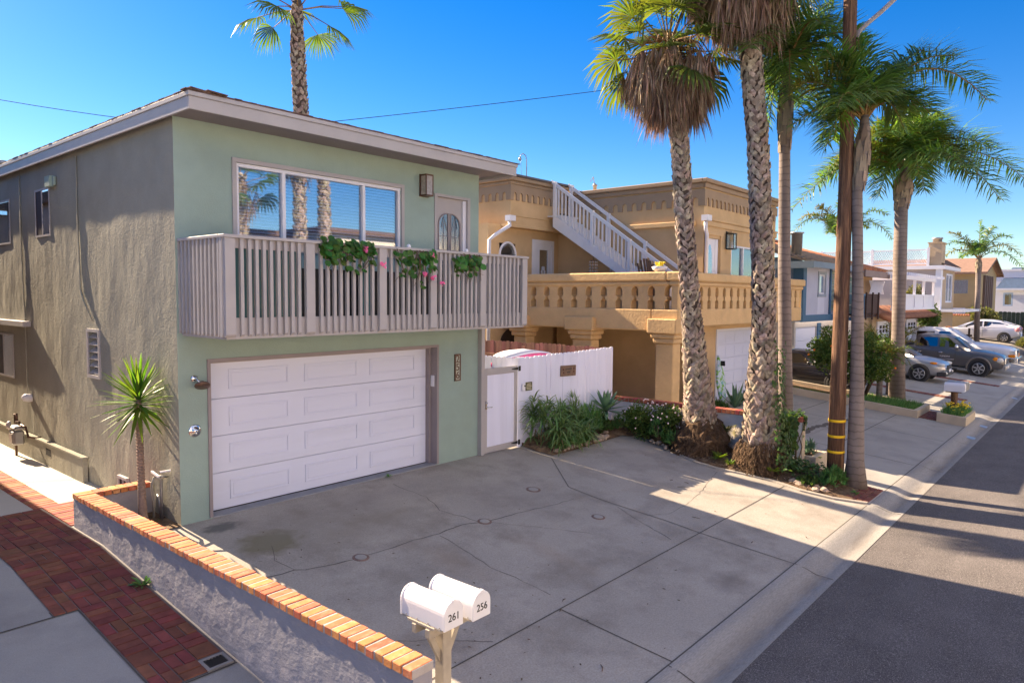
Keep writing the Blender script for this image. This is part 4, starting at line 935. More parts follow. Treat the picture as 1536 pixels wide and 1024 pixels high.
spiky(13.72,7.15,gz(13.7,7.1)+.08,.22,.18,.36,50,'low feathery light green spurge next to the thick palm trunk',M['spurge'],(.09,.15),.007)
spiky(11.45,8.5,gz(11.4,8.5)+.03,.3,.12,.26,46,'low bright green foliage at the front edge of the aloe clump, gate side',M['spurge'],(.10,.18),.012)
spiky(12.15,8.5,gz(12.1,8.5)+.03,.38,.12,.24,56,'low bright green foliage at the front edge of the aloe clump, agave side',M['spurge'],(.10,.18),.012)
spiky(13.3,8.72,gz(13.3,8.7)+.05,.28,.18,.42,56,'leafy green clump directly left of the agave stem',M['ivy'],(.10,.17),.018)
# agave on a stem
t = thing('agave', 'large blue green agave rosette on a short stem at the fence corner', 'plant', (13.62,8.85,0)); b = MB(); c = V((13.60,8.82,gz(13.6,8.8)+.52))
b.tube([(13.62,8.86,gz(13.6,8.9)),(13.62,8.84,.2),c],[.06,.055,.05],8); b.build('stem', M['stem'], t); b = MB()
for k in range(36):
    a = k*2.399; e = 1.5-1.75*(k/36); blade(b, c, (math.cos(a)*math.cos(e),math.sin(a)*math.cos(e),math.sin(e)), .42+.16*min(1,k/14), .062, .22 if e < .8 else 0, 0, .35, 5)
b.build('leaves', M['agave'], t)
blade_b = MB(); blade(blade_b, c+V((.03,-.1,.05)), (.35,-.55,.9), .42, .05, 0, 0, .35, 5); blade_b.build('yellowed_leaf', M['weed'], t)['label'] = 'yellow green leaf standing up in the agave'
def leafball(b, cx, cy, cz, rx, ry, rz, n, L, w, m=0, clumps=14, crad=.45):
    cl = []
    for k in range(clumps):
        d = V((U(-1,1),U(-1,1),U(-1,1))); d = d.normalized()*(R()**.4); cl.append((d, U(.6,1.15)))
    for k in range(n):
        d, s = cl[int(R()*clumps)]; q = V((random.gauss(0,1),random.gauss(0,1),random.gauss(0,1))).normalized()*(R()**.35)*crad*s
        p = V((cx+(d.x*(1-crad*.7)+q.x)*rx, cy+(d.y*(1-crad*.7)+q.y)*ry, cz+(d.z*(1-crad*.7)+q.z)*rz))
        dd = (q*1.2+V((U(-1,1),U(-1,1),U(-.6,1)))).normalized(); s_ = dd.orthogonal().normalized(); s_ = (Matrix.Rotation(U(0,6.28),3,dd)@s_); l = L*U(.6,1.25)
        ww = w*U(.7,1.2); mid = p+dd*l*.45; nn = dd.cross(s_)*ww*.35
        b.add([p, mid-s_*ww+nn, p+dd*l, mid+s_*ww+nn, mid], [(0,1,4),(1,2,4),(2,3,4),(3,0,4)], m)
def shrub(name, label, cat, c, r, n, L, w, m, base, flowers=None, nf=0, clumps=14, group=None, fr_=.02, stemr=.02):
    t = thing(name, label, cat, base, group); b = MB(); leafball(b, *c, *r, n, L, w, 0, clumps); b.build('foliage', m, t); b = MB()
    for k in range(7):
        a = U(0,6.28); e = V((c[0]+r[0]*.6*math.cos(a), c[1]+r[1]*.6*math.sin(a), c[2]+r[2]*U(-.3,.5))); mid = V(base).lerp(e,.5)+V((U(-.05,.05),U(-.05,.05),.05)); b.tube([V(base)+V((U(-.06,.06),U(-.06,.06),-.03)),mid,e],[stemr,stemr*.75,stemr*.35],6)
    b.build('stem', M['stem'], t)
    if flowers:
        b = MB()
        for k in range(nf):
            d = V((random.gauss(0,1),random.gauss(-.5,1),random.gauss(.6,1))).normalized(); p = V((c[0]+d.x*r[0]*.98,c[1]+d.y*r[1]*.98,c[2]+d.z*r[2]*.98))
            b.blob(p, (fr_,fr_,fr_), 0, 6, 4, .3)
        b.build('flower', flowers, t)
    return t
shrub('flowering_shrub','dark leaved shrub with pale pink blossoms left of the other flowering one','shrub',(13.95,8.05,.30),(.50,.52,.48),3200,.075,.02,M['shrub'],(14.08,8.15,-.1),M['flower_white'],44,22)
shrub('flowering_shrub','dark leaved shrub with pale pink blossoms beside the thick palm trunk','shrub',(14.0,7.42,.28),(.42,.42,.46),2500,.075,.02,M['shrub'],(14.1,7.45,-.15),M['flower_white'],32,20)

# ------------------------------------------------------------------ boundary wall with brick coping, ivy, block planter
t = thing('boundary_wall', 'low white garden wall with red brick coping behind the palm trunks', 'garden wall', (14.52,7,0))
b = MB(); b.box(14.44,14.60,4.72,9.18,-.75,.585); b.build('wall_body', mat('white_garden_wall',(.66,.64,.66),.9,.06,3,bump=.6,bscale=18,bdist=.02), t)
b = MB(); b.box(14.442,14.605,4.702,4.719,-.75,.584); b.build('end_face', M['cream_curb'], t)
b = MB(); y = 4.69
while y < 9.12: b.obox((14.52,y+.05,.635),(.235,.092,.09),None); y += .1005
b.build('coping', M['brick'], t, bevel=.005); b = MB(); b.box(14.41,14.63,4.70,9.17,.5855,.672); b.build('mortar_bed', M['mortar'], t)
t = thing('block_planter', 'small cream block planter at the street end of the boundary wall', 'planter', (15.0,4.75,-.4)); b = MB()
zt = -.13; b.box(14.66,15.42,4.50,4.62,-.75,zt); b.box(14.66,14.78,4.621,5.0,-.75,zt); b.box(15.30,15.42,4.621,5.0,-.75,zt); b.box(14.781,15.299,4.9,5.0,-.75,zt); b.build('blocks', M['cream_curb'], t, bevel=.008)
b = MB(); b.box(14.781,15.299,4.621,4.899,-.7,zt-.06); b.build('soil', M['soil'], t)
spiky(14.95,4.76,zt-.03,.26,.12,.26,34,'pale succulent growing in the small cream block planter',M['agave'],(.10,.16),.014)
spiky(15.2,4.8,zt-.03,.10,.08,.12,12,'tiny succulent at the right end of the small cream block planter',M['agave'],(.06,.1),.010)
t = thing('ivy', 'dark green ivy over the end of the boundary wall and the right hand thick palm', 'climbing plant', (14.2,4.9,-.3)); b = MB()
def ivyleaf(b, p, n, r):
    n = V(n).normalized(); a = n.orthogonal().normalized(); a = Matrix.Rotation(U(0,6.28),3,n)@a; c = n.cross(a)
    P = [p+a*r*1.1, p+(a*.3+c*.55)*r, p+(c*.95-a*.25)*r, p+(-a*.55)*r, p+(-c*.95-a*.25)*r, p+(a*.3-c*.55)*r]
    b.add([p-n*r*.15]+P, [(0,i+1,(i+1)%6+1) for i in range(6)])
random.seed(31)
for k in range(430):
    y = 4.78+abs(random.gauss(0,.30)); z = .72-abs(random.gauss(0,.36))*(1.0 if y < 5.1 else .6); 
    if z < gz(14,y): continue
    ivyleaf(b, V((14.42-abs(random.gauss(0,.09)), y, z)), (-1+U(-.6,.6),U(-.9,.4),U(-.3,.9)), U(.035,.06))
for k in range(30): ivyleaf(b, V((14.4+U(0,.12), 4.68-abs(random.gauss(0,.03)), .7-abs(random.gauss(0,.22)))), (U(-.5,.5),-1,U(-.3,.6)), U(.035,.055))
for k in range(90): ivyleaf(b, V((14.5+U(-.15,.15), 4.72+abs(random.gauss(0,.35)), .70+abs(random.gauss(0,.05)))), (U(-.5,.5),U(-.5,.5),1), U(.03,.055))
for k in range(700):   # up the trunk's right flank
    z = U(-.2,2.3); a = U(-2.25,-.75); rr = (.52-.15*z if z < 1.2 else .35)+U(.02,.10)
    if R() < (z-.5)*.5: continue
    ivyleaf(b, V((13.89+rr*math.cos(a), 5.33+rr*math.sin(a), z)), (math.cos(a),math.sin(a),.3), U(.03,.05))
for k in range(420):
    x = 14.1+random.gauss(0,.22); y = 4.62+random.gauss(0,.28); ivyleaf(b, V((x,y,gz(x,y)+.12+U(0,.22))), (U(-.7,.7),U(-.9,.3),1), U(.035,.06))
b.build('leaves', M['ivy'], t); b = MB()
for k in range(14): y = U(4.65,5.5); b.tube([(14.2,4.75,gz(14,4.8)),(14.42,y,.1),(14.41,y+U(-.2,.2),.65)],[.014,.01,.005],5)
b.build('stem', M['stem'], t)
spiky(14.05,4.0,gz(14,4.0)+.04,.34,.22,.34,90,'bushy bright green weed clump beside the utility pole base',M['spurge'],(.08,.14),.014,'weed_clump')
spiky(13.7,4.35,gz(13.7,4.3)+.03,.25,.2,.16,50,'low green weeds between the ivy and the driveway edge',M['ivy'],(.07,.12),.014,'weed_clump')
weed(13.42,5.75,gz(13.4,5.7)+.1,.18,'yellow green weed between the two thick palm trunks, near the driveway',M['weed'],34)
weed(13.55,6.05,gz(13.5,6)+.12,.21,'tall yellow green weed at the left foot of the ivy covered palm',M['weed'],40)
weed(13.55,4.95,gz(13.5,5)+.12,.22,'bright lime seedling at the foot of the ivy covered palm',M['weed'],34)
weed(14.33,6.25,gz(14.3,6.2)+.5,.34,'pale grassy weed on the boundary wall between the palms',M['shrub_pale'],40)
weed(13.95,3.55,gz(14,3.5)+.02,.12,'flat green weed on the dark red paver patch',M['spurge'],30)
b = MB(); 
for k in range(900):
    i = int(U(8,15)); e,w = pairs[i]; e2,w2 = pairs[i+1]; s = R(); q = U(.02,.6); x = (e[0]*(1-s)+e2[0]*s)*(1-q)+(w[0]*(1-s)+w2[0]*s)*q; y = (e[1]*(1-s)+e2[1]*s)*(1-q)+(w[1]*(1-s)+w2[1]*s)*q
    a = U(0,6.28); z = gz(x,y)+.06+.1*min(1,q*2); L = U(.03,.13); d = V((math.cos(a),math.sin(a),U(-.1,.35)))*L; wv = V((-math.sin(a),math.cos(a),0))*U(.004,.012)
    b.add([(x,y,z),V((x,y,z))+d*.5-wv,V((x,y,z))+d,V((x,y,z))+d*.5+wv],[(0,1,2,3)])
o = b.build('leaf_litter', M['dead_leaf']); o['kind'] = 'stuff'; tag(o, 'dry brown leaf litter on the soil under the palms', 'leaf litter')
# ------------------------------------------------------------------ palms
def interp(path, rad, s):
    """point and radius at height s (z)"""
    for i in range(len(path)-1):
        a, c = path[i], path[i+1]
        if a[2] <= s <= c[2]:
            t = (s-a[2])/(c[2]-a[2]); return V(a).lerp(V(c), t), rad[i]+(rad[i+1]-rad[i])*t
    return V(path[-1]), rad[-1]
def boot_trunk(path, rad, z0, z1, step, size, bld, core, parent, cross=1.0):
    b = MB(); b.tube(path, [r*.93 for r in rad], 14); b.build('trunk_core', core, parent)
    b = MB(); z = z0; row = 0
    while z < z1:
        c, r = interp(path, rad, z); n = max(7, int(2*PI*r/(size*1.0)))
        for k in range(n):
            a = 2*PI*(k+.5*(row%2))/n + U(-.12,.12); zz = z+U(-.3,.3)*step; low = max(0, min(1, (2.6-zz)/1.5)); sz = size*(1+.35*low); hh = sz*U(1.0,1.6)*cross; w = sz*U(.36,.56); tilt = (1 if (k+row)%2 else -1)*U(.35,.95)
            cc, r_ = interp(path, rad, zz); o = V((math.cos(a), math.sin(a), 0)); tn = V((-o.y, o.x, 0)); upv = V((0,0,1)); tn2 = (tn+upv*tilt*.5).normalized(); up2 = (upv-tn*tilt*.8).normalized()
            q = cc + o*r_*.93; lift = r_*.05+size*(U(.08,.26)+low*U(.05,.30)); tw_ = .45-.22*low
            P = [q - up2*hh*.55, q + tn2*w + o*lift*.35, q + up2*hh*(.5+.2*low) + tn2*w*tw_ + o*lift, q + up2*hh*(.5+.2*low) - tn2*w*tw_ + o*lift, q - tn2*w + o*lift*.35, q + up2*hh*.05 + o*lift*1.1, q + up2*hh*.36]
            bld.add(P, [(0,1,5),(1,2,5),(2,3,5),(3,4,5),(4,0,5),(2,3,6),(1,2,6),(3,4,6)])
        z += step; row += 1
def fan_leaf(b, base, d, Lp, Rr, nseg=24, spread=3.6, droop=.25, pet=True, mp=1, ml=0):
    d = V(d).normalized(); p0 = V(base); p1 = p0+d*Lp*.5; d2 = (d+V((0,0,-.25*droop))).normalized(); p = p1+d2*Lp*.5
    if pet: b.tube([p0,p1,p],[.022,.016,.012],4,mp,False,False)
    s = d2.cross(V((0,0,1)))
    if s.length < .1: s = V((1,0,0))
    s = (Matrix.Rotation(U(-.5,.5),3,d2)@s.normalized()); n = s.cross(d2); da = spread/nseg
    for i in range(nseg):
        a = -spread/2+da*(i+.5); v = (d2*math.cos(a)+s*math.sin(a)); l = Rr*(.72+.28*math.cos(a*.55))*U(.9,1.08)
        v1 = (v - n*0 + V((0,0,-droop*.35))).normalized(); lat = v.cross(n).normalized(); w = l*.5*math.tan(da/2)*1.1; zig = n*w*.55*(1 if i%2 else -1)
        m1 = p+v*l*.3; m2 = p+v*l*.3+v1*l*.32; e = m2+(v1+V((0,0,-droop*U(.6,1.5)))).normalized()*l*.42
        b.add([p, m1-lat*w*.66, m1+zig+lat*w*.66, m2+lat*w*.8+zig, m2-lat*w*.8, e], [(0,1,2),(1,4,3,2),(4,5,3)], ml)
def hang(b, base, out, Lp, L, ns, m=0, mp=1):
    o = V(out).normalized(); p0 = V(base); p1 = p0+o*Lp*.55+V((0,0,-Lp*.12)); p = p1+o*Lp*.3+V((0,0,-Lp*.5)); b.tube([p0,p1,p],[.02,.015,.01],4,mp,False,False)
    s = o.cross(V((0,0,1))).normalized()
    for i in range(ns):
        a = U(-.6,.6); v = (V((0,0,-1))+s*math.sin(a)*.8+o*U(-.35,.4)).normalized(); l = L*U(.55,1.1); w = U(.010,.022)
        lat = Matrix.Rotation(U(0,3.1),3,'Z')@V((1,0,0)); m1 = p+v*l*.5; e = m1+(v+V((U(-.15,.15),U(-.15,.15),-.5))).normalized()*l*.5
        b.add([p-lat*w*.4,p+lat*w*.4,m1+lat*w,e,m1-lat*w],[(0,1,2,4),(4,2,3)],m)
def fan_palm(label, path, rad, zt, boots, crown_n, skirt, leafm, group, Rr=.62, Lp=1.0, emin=-.5, mound=None, name='fan_palm', seg=24):
    t = thing(name, label, 'palm tree', path[0], group)
    bb = MB(); boot_trunk(path, rad, path[0][2]+.1, zt, boots[0], boots[1], bb, M['bark_core'], t); bb.build('trunk', M['bark_w'], t)
    top = V(path[-1]); b = MB()
    for k in range(crown_n):
        a = k*2.399+U(-.2,.2); e = 1.35-(1.35-emin)*(k/crown_n)**.85+U(-.1,.1); d = V((math.cos(a)*math.cos(e),math.sin(a)*math.cos(e),math.sin(e)))
        fan_leaf(b, top+V((0,0,-.5*k/crown_n))+V((d.x,d.y,0))*.08, d, Lp*U(.8,1.15), Rr*U(.85,1.15), seg, U(3.0,4.2), U(.3,.8)+(.5 if e < 0 else 0))
    b.build('crown', [leafm, M['petiole']], t)
    if skirt:
        zlo, zhi, n, ns = skirt[:4]; b = MB()
        for k in range(n):
            z = U(zlo, zhi); c, r = interp(path, rad, min(z, path[-1][2])); a = U(0,2*PI); o = V((math.cos(a), math.sin(a), U(-.1,.35)))
            f = (z-zlo)/(zhi-zlo); hang(b, c+V((o.x,o.y,0))*r*.9, o, (.22+.66*f)*U(.6,1.3), U(.5,1.12), ns)
        b.build('dead_leaf_skirt', [M['dead_leaf'], M['petiole']], t)
    if mound:
        b = MB(); b.lathe(mound[0], mound[1], (0,0,1), 26, 0, False, .13); b.build('root_mass', M['roots'], t)
    return t
random.seed(42)
P1 = [(14.03,6.67,.0),(13.98,6.73,.88),(13.91,6.81,1.73),(13.84,6.89,2.86),(13.73,7.02,4.54),(13.64,7.12,6.19),(13.55,7.23,7.41),(13.45,7.34,8.3)]
R1 = [.36,.27,.225,.19,.182,.181,.18,.165]
tp1 = fan_palm('fan palm with a full shaggy dead leaf skirt, left of the ivy covered palm', P1, R1, 8.2, (.085,.125), 30, (7.34,8.4,235,24), M['fan_leaf'], 'shaggy fan palms by the driveway', .80, .95, -.30,
   ([(.60,-.35),(.64,-.12),(.57,.05),(.60,.2),(.47,.34),(.42,.48),(.30,.6)], (14.03,6.68,-.1)))
P2 = [(13.89,5.32,-.35),(13.89,5.33,.49),(13.87,5.34,1.56),(13.87,5.34,2.88),(13.81,5.42,4.45),(13.74,5.5,6.0),(13.63,5.62,7.39),(13.50,5.78,9.5)]
R2 = [.38,.31,.24,.21,.196,.195,.193,.179]
tp2 = fan_palm('tall fan palm with ivy at its base and its crown above the photo', P2, R2, 9.4, (.088,.13), 24, (8.75,9.75,190,24), M['fan_leaf'], 'shaggy fan palms by the driveway', .70, .95, -.3,
   ([(.47,-.4),(.50,-.15),(.47,.05),(.40,.2),(.34,.3)], (13.89,5.33,-.2)))
for (cx,cy,zl,zh,r0,r1) in ((14.03,6.68,-.3,.42,.66,.36),(13.89,5.33,-.45,.25,.54,.40)):
    b = MB()
    for k in range(1700):
        z = U(zl,zh); a = U(0,6.283); f = (z-zl)/(zh-zl); r = r0+(r1-r0)*f*f; o = V((math.cos(a),math.sin(a),0)); p = V((cx,cy,z))+o*r*U(.92,1.06); d = (V((0,0,-1))+o*U(-.1,.7)+V((U(-.6,.6),U(-.6,.6),0))).normalized()*U(.07,.24); wv = V((-o.y,o.x,0))*U(.006,.02)
        b.add([p-wv,p+wv,p+d],[(0,1,2)])
    b.build('root_fibres', M['roots'], tp2 if cy < 6 else tp1)
b = MB()
for k in range(420):
    d = V((random.gauss(0,1),random.gauss(0,1),random.gauss(0,1))).normalized(); p = V((13.60,5.74,gz(13.6,5.7)+.72)); q = p+d*U(.09,.17); wv = d.orthogonal().normalized()*.004; b.add([p+d*.03-wv,p+d*.03+wv,q],[(0,1,2)]) 
o = b.build('dry_flower_tuft', mat('white_dry_tuft',(.55,.50,.50),.95,.1,10,transl=.3)); tag(o, 'pale fluffy dry tuft on the left flank of the ivy covered palm', 'dry plant')
# back palm behind the green house
KP = 21/18
def kp(x,y,z): return (x*KP, y*KP, 3.04+(z-3.04)*KP)
P8 = [(11.9,18.38,-.2)]+[kp(*q) for q in ((10.2,15.76,5.43),(10.21,15.75,7.57),(10.17,15.79,9.03),(10.16,15.81,9.92),(10.17,15.79,10.3))]
R8 = [.25]+[r*KP for r in (.184,.175,.174,.14,.11)]
t8 = thing('fan_palm', 'fan palm with sparse drooping fans rising behind the green house roof', 'palm tree', P8[0])
bb = MB(); boot_trunk(P8, R8, 5.2, 11.4, .135, .135, bb, M['bark_core'], t8); bb.build('trunk', M['bark_w'], t8)
b = MB(); rvec = V((.651,-.759,0)); tv = V((.759,.651,0)); top = V(kp(10.17,15.79,10.15))
for (dx,dz,dt,LP,RR) in ((-1.0,-.55,.1,.75,.8),(-1.0,.05,.3,1.15,.85),(-.8,.35,-.4,1.2,.8),(1.0,-.35,.1,.85,.85),(1.0,.1,-.1,1.15,.85),(1.0,.35,.4,1.25,.8),(.6,.9,.2,1.1,.8),(-.5,.9,-.2,1.1,.8),(.1,1,.5,1.1,.8),(.2,-.1,1,1.1,.8),(-.2,-.2,-1,1.0,.8),(.3,.5,-1,1.1,.8),(-.4,.5,1,1.1,.8)):
    fan_leaf(b, top+V((0,0,-.1)), rvec*dx+tv*dt+V((0,0,dz)), LP*KP, RR*KP, 24, 2.9, .75)
b.build('crown', [M['fan_leaf_far'], M['petiole']], t8)

def frond(b, p0, c, tip, n=46, L=.5, w=.017, ml=0, mp=1, twist=1.15, droop=.5, start=.14):
    p0, c, tip = V(p0), V(c), V(tip); P = lambda t: p0*(1-t)**2 + c*2*t*(1-t) + tip*t*t
    b.tube([P(i/8) for i in range(9)], [.024*(1-i/9)+.004 for i in range(9)], 5, mp, False, False)
    for i in range(n):
        t = start+(1-start)*(i+.5)/n; q = P(t); T = (P(min(1,t+.02))-P(t-.02)).normalized(); S = T.cross(V((0,0,1)))
        if S.length < .05: S = V((1,0,0))
        S.normalize(); N = S.cross(T); l = L*(1-.55*abs(2*t-.9)**2.2)*U(.85,1.12)
        for sg in (-1,1):
            e = U(-.35,.75)*twist; d = (S*sg*math.cos(e)+N*math.sin(e)+T*U(.45,.75)).normalized(); lat = d.cross(N).normalized()*w
            m = q+d*l*.5; dd = (d+V((0,0,-droop*U(.6,1.4)))).normalized(); en = m+dd*l*.55
            b.add([q-lat*.6,q+lat*.6,m+lat,m-lat,en],[(0,1,2,3),(3,2,4)],ml)
def queen_palm(label, path, rad, sheath, fronds, extra, leafm, L=.55, n=46, group=None, w=.018, seed=1, extraL=2.3, lit=()):
    random.seed(seed)
    t = thing('queen_palm', label, 'palm tree', path[0], group)
    b = MB(); b.tube(path, rad, 16); b.build('trunk', M['bark_q'], t)
    b = MB(); z0, z1 = sheath
    for k in range(26):
        z = z0+(z1-z0)*k/26; c, r = interp(path, rad, z); a = k*2.399; o = V((math.cos(a),math.sin(a),0)); tn = V((-o.y,o.x,0)); h = (z1-z0)*.42
        q = c+o*r*.98; b.add([q-tn*r*.55-V((0,0,h*.3)),q+tn*r*.55-V((0,0,h*.3)),q+o*r*.13+tn*r*.42+V((0,0,h*.3)),q+o*r*.13-tn*r*.42+V((0,0,h*.3)),q+o*r*.02+V((0,0,h*.75))],[(0,1,2,3),(3,2,4)])
    b.build('old_sheath', M['bark_qs'], t)
    top = V(path[-1]); b = MB()
    for k,(tip,arch) in enumerate(fronds):
        tip = V(tip); mid = top.lerp(tip,.45)+V((0,0,arch)); frond(b, top+V((0,0,-.12)), mid, tip, n, L, w, 2 if k in lit else 0)
    for k in range(extra):
        a = k*2.399+.7; e = U(.1,1.25); Lx = extraL*U(.8,1.1); d = V((math.cos(a)*math.cos(e),math.sin(a)*math.cos(e),math.sin(e)))
        tip = top+d*Lx+V((0,0,-Lx*.42)); frond(b, top, top+d*Lx*.62+V((0,0,.25)), tip, n, L, w)
    b.build('crown', [leafm, M['petiole'], M['queen_leaf_lit']], t); return t
P3 = [(15.06,5.15,-.55),(14.99,5.25,.75),(14.97,5.27,1.48),(14.91,5.34,3.71),(14.86,5.39,6.1),(14.86,5.4,6.7),(14.86,5.39,7.3),(14.87,5.38,7.85)]
vw = lambda x,y,z: (x,y,z)
queen_palm('slim queen palm behind the boundary wall, directly left of the utility pole', P3, [.20,.154,.14,.125,.11,.145,.105,.066], (6.15,7.4),
   [((14.5,5.9,8.1),.9),((14.52,5.78,7.6),1.0),((14.62,5.66,6.45),1.4),((15.5,4.65,8.5),.8),((15.3,4.9,7.6),1.1),((15.0,5.9,6.7),1.3),((15.45,4.7,9.1),.5),((14.75,5.5,9.6),.2),((15.1,5.1,9.7),.2),((14.5,5.2,7.0),1.2),((15.3,5.6,7.3),1.2)], 8, M['queen_leaf'], .78, 72, 'queen palms along the street', .0135, 3, 1.8)
P4 = [(14.52,3.72,-.60),(14.50,3.72,-.03),(14.47,3.74,1.64),(14.42,3.79,3.66),(14.38,3.84,5.02),(14.41,3.8,5.37),(14.42,3.79,5.76),(14.44,3.76,6.13),(14.43,3.78,6.45)]
queen_palm('queen palm standing right against the utility pole, on its right side', P4, [.235,.155,.122,.096,.094,.112,.137,.10,.075], (5.1,6.05),
   [((13.6,4.75,7.0),.55),((13.56,4.8,6.25),.6),((15.5,2.55,7.55),.75),((15.92,2.05,6.75),1.5),((14.75,3.4,7.15),.5),((13.95,4.35,7.65),.2),((14.3,3.9,7.85),.1),((14.9,3.2,6.2),.9),((14.9,4.6,6.6),.8),((13.8,3.4,6.6),.8),((15.3,3.9,7.0),.6),((13.9,4.3,5.8),.9),((15.0,3.0,6.5),1.0),((14.0,4.2,7.4),.5),((15.2,3.0,7.7),.4)], 3, M['queen_leaf'], .74, 84, 'queen palms along the street', .0135, 4, 1.5, (0,))
P5 = [(25.85,5.44,-.5),(25.82,5.48,1.95),(25.79,5.51,4.33),(25.77,5.53,6.01),(25.8,5.5,6.69),(25.8,5.5,7.3)]
queen_palm('queen palm with a swollen crown base in the kerbed bed beyond the utility pole', P5, [.27,.196,.206,.194,.27,.13], (6.0,6.9),
   [((23.4,8.2,5.9),1.7),((25.0,6.4,8.3),.9),((25.5,5.9,8.9),.6),((26.6,4.5,8.6),1.2),((26.9,4.15,7.6),1.5),((27.2,3.9,7.0),1.6),((28.5,2.45,6.9),1.6),((24.9,4.9,6.9),1.6),((26.7,6.6,7.4),1.5),((25.0,4.6,8.4),1.0),((26.4,5.0,6.6),1.4),((25.3,6.1,6.4),1.2),((24.3,7.3,7.2),1.5),((27.6,3.4,7.9),1.3),((26.2,4.9,8.9),.7),((24.0,7.6,6.9),1.6),((27.9,3.1,6.3),1.7)], 6, M['queen_leaf'], 1.1, 90, 'queen palms along the street', .021, 5, 2.5, (1,4,12))
P7 = [(38.29,10.65,-.73),(38.13,10.82,5.3),(38.1,10.85,5.9)]
queen_palm('distant palm hidden behind the utility pole, arching over the blue house roof', P7, [.2,.168,.12], (5.2,5.8),
   [((36.4,12.8,6.2),2.2),((36.7,12.5,7.0),1.6),((37.3,11.8,7.7),.9),((38.7,10.2,7.8),.9),((39.8,8.9,6.1),2.0),((39.6,9.1,7.3),1.6),((38.0,11,8.4),.3),((37,11,6.5),1.8),((39,10.5,6.6),1.8)], 3, M['queen_leaf'], .6, 50, None, .026, 6, 2.4, (1,2))
P6 = [(54.59,6.98,.0),(54.54,7.05,3.93),(54.52,7.07,5.3),(54.52,7.07,5.8)]
queen_palm('far palm with feathery yellow green crown behind the white parked cars', P6, [.17,.15,.17,.1], (4.9,5.7),
   [((53.1,8.7,6.6),1.2),((53.2,8.6,7.4),.8),((52.8,9.1,5.5),1.4),((55.1,6.4,7.8),.7),((55.9,5.5,7.1),1.3),((56.3,5.0,5.9),1.7),((56.5,4.8,5.0),1.6),((54.5,7.1,8.2),.2),((54,7,6.2),1.4),((55,7.4,6.0),1.4)], 2, M['queen_leaf'], .6, 40, None, .03, 7, 2.2, (1,2,5))
# palms across the street, seen as reflections in the windows
random.seed(77)
for (x,y,h,lab) in ((17.2,-8.2,9.5,'fan palm across the street, the one opposite the driveway'),(18.7,-8.6,10.5,'fan palm across the street, right of the one opposite the driveway'),(14.4,-8.0,7.6,'shorter fan palm across the street, left of the taller two')):
    p = [(x,y,-.7),(x+.1,y,h*.5),(x,y+.1,h)]; fan_palm(lab, p, [.35,.26,.22], h, (.24,.26), 16, (h-1.2,h,30,8), M['fan_leaf_far'], 'palms across the street', .8, 1.0, -.3, None, 'fan_palm', 14)

# ------------------------------------------------------------------ utility pole with street lamp arm
t = thing('utility_pole', 'brown wooden utility pole with three yellow bands and a street lamp arm', 'utility pole', (14.36,4.04,-.52))
PP = [(14.36,4.04,-.7),(14.36,4.04,1.62),(14.36,4.04,5.04),(14.33,4.07,8.59),(14.32,4.08,11.5)]
b = MB(); b.tube(PP, [.158,.142,.127,.118,.108], 18); b.build('pole_shaft', M['pole'], t)
b = MB()
for z in (.72,.42,.12): b.lathe([(.152,-.024),(.1585,-.024),(.158,.024),(.151,.024)],(14.36,4.04,z),(0,0,1),18,0,True)
b.build('yellow_band', M['yellow'], t)
rr = V((.759,-.651,0)); c = V((14.35,4.06,0)); b = MB()
b.bar(c+rr*.13+V((0,0,7.55)), c+rr*.13+V((0,0,8.05)), .05, .03); b.tube([c+rr*.13+V((0,0,7.85)),c+rr*.2+V((0,0,8.05)),c+rr*.36+V((0,0,8.2)),c+rr*.62+V((0,0,8.42)),c+rr*.9+V((0,0,8.68)),c+rr*1.4+V((0,0,9.0)),c+rr*2.0+V((0,0,9.15))],.042,10); b.build('lamp_arm', mat('grey_lamp_arm',(.30,.27,.27),.55,.1,6,metal=.3), t)
b = MB(); e = c+rr*2.0+V((0,0,9.13)); b.blob(e+rr*.25,(.30,.13,.09),0,10,7,0,True,math.atan2(rr.y,rr.x)); b.build('lamp_head', M['steel'], t)
b = MB(); b.box(14.41,14.47,3.9,3.96,7.55,7.62); b.build('bracket', M['steel'], t)
b = MB(); b.bar((13.3,4.08,11.2),(15.4,4.08,11.2),.09,.11); b.build('crossarm', M['pole'], t); b = MB()
for x in (13.5,14.0,14.7,15.2): b.lathe([(.03,0),(.045,.05),(.03,.1),(0,.12)],(x,4.08,11.256),(0,0,1),10)
b.build('insulator', M['steel'], t)
b = MB()
for k in range(14):
    z = .5+k*.22; b.bar((14.49,3.97,z),(14.56,3.92,z+.02),.012,.012)
b.build('nail', M['steel'], t)
def wire(a, c, sag, label, r=.008):
    a, c = V(a), V(c); b = MB(); b.tube([a.lerp(c,i/16)+V((0,0,-sag*4*(i/16)*(1-i/16))) for i in range(17)], r, 5); tag(b.build('power_line', M['black']), label, 'wire', None)
wire((0.2,31.2,10.5),(9.6,20.0,7.75),.35,'thin power line crossing the sky left of the green house roof',.010)
b = MB(); b.tube([(19.9,10.5,6.3),(19.9,10.5,9.55)],.045,10); b.lathe([(.09,0),(.1,.05),(.06,.14),(0,.16)],(19.9,10.5,9.5)); tag(b.build('service_mast', M['steel']), 'steel service mast on the tan house roof, hidden behind the ivy covered palm trunk', 'mast')
wire((9.9,19.0,7.5),(19.9,10.5,9.62),.06,'thin power line rising from behind the green house roof towards the palms',.010)
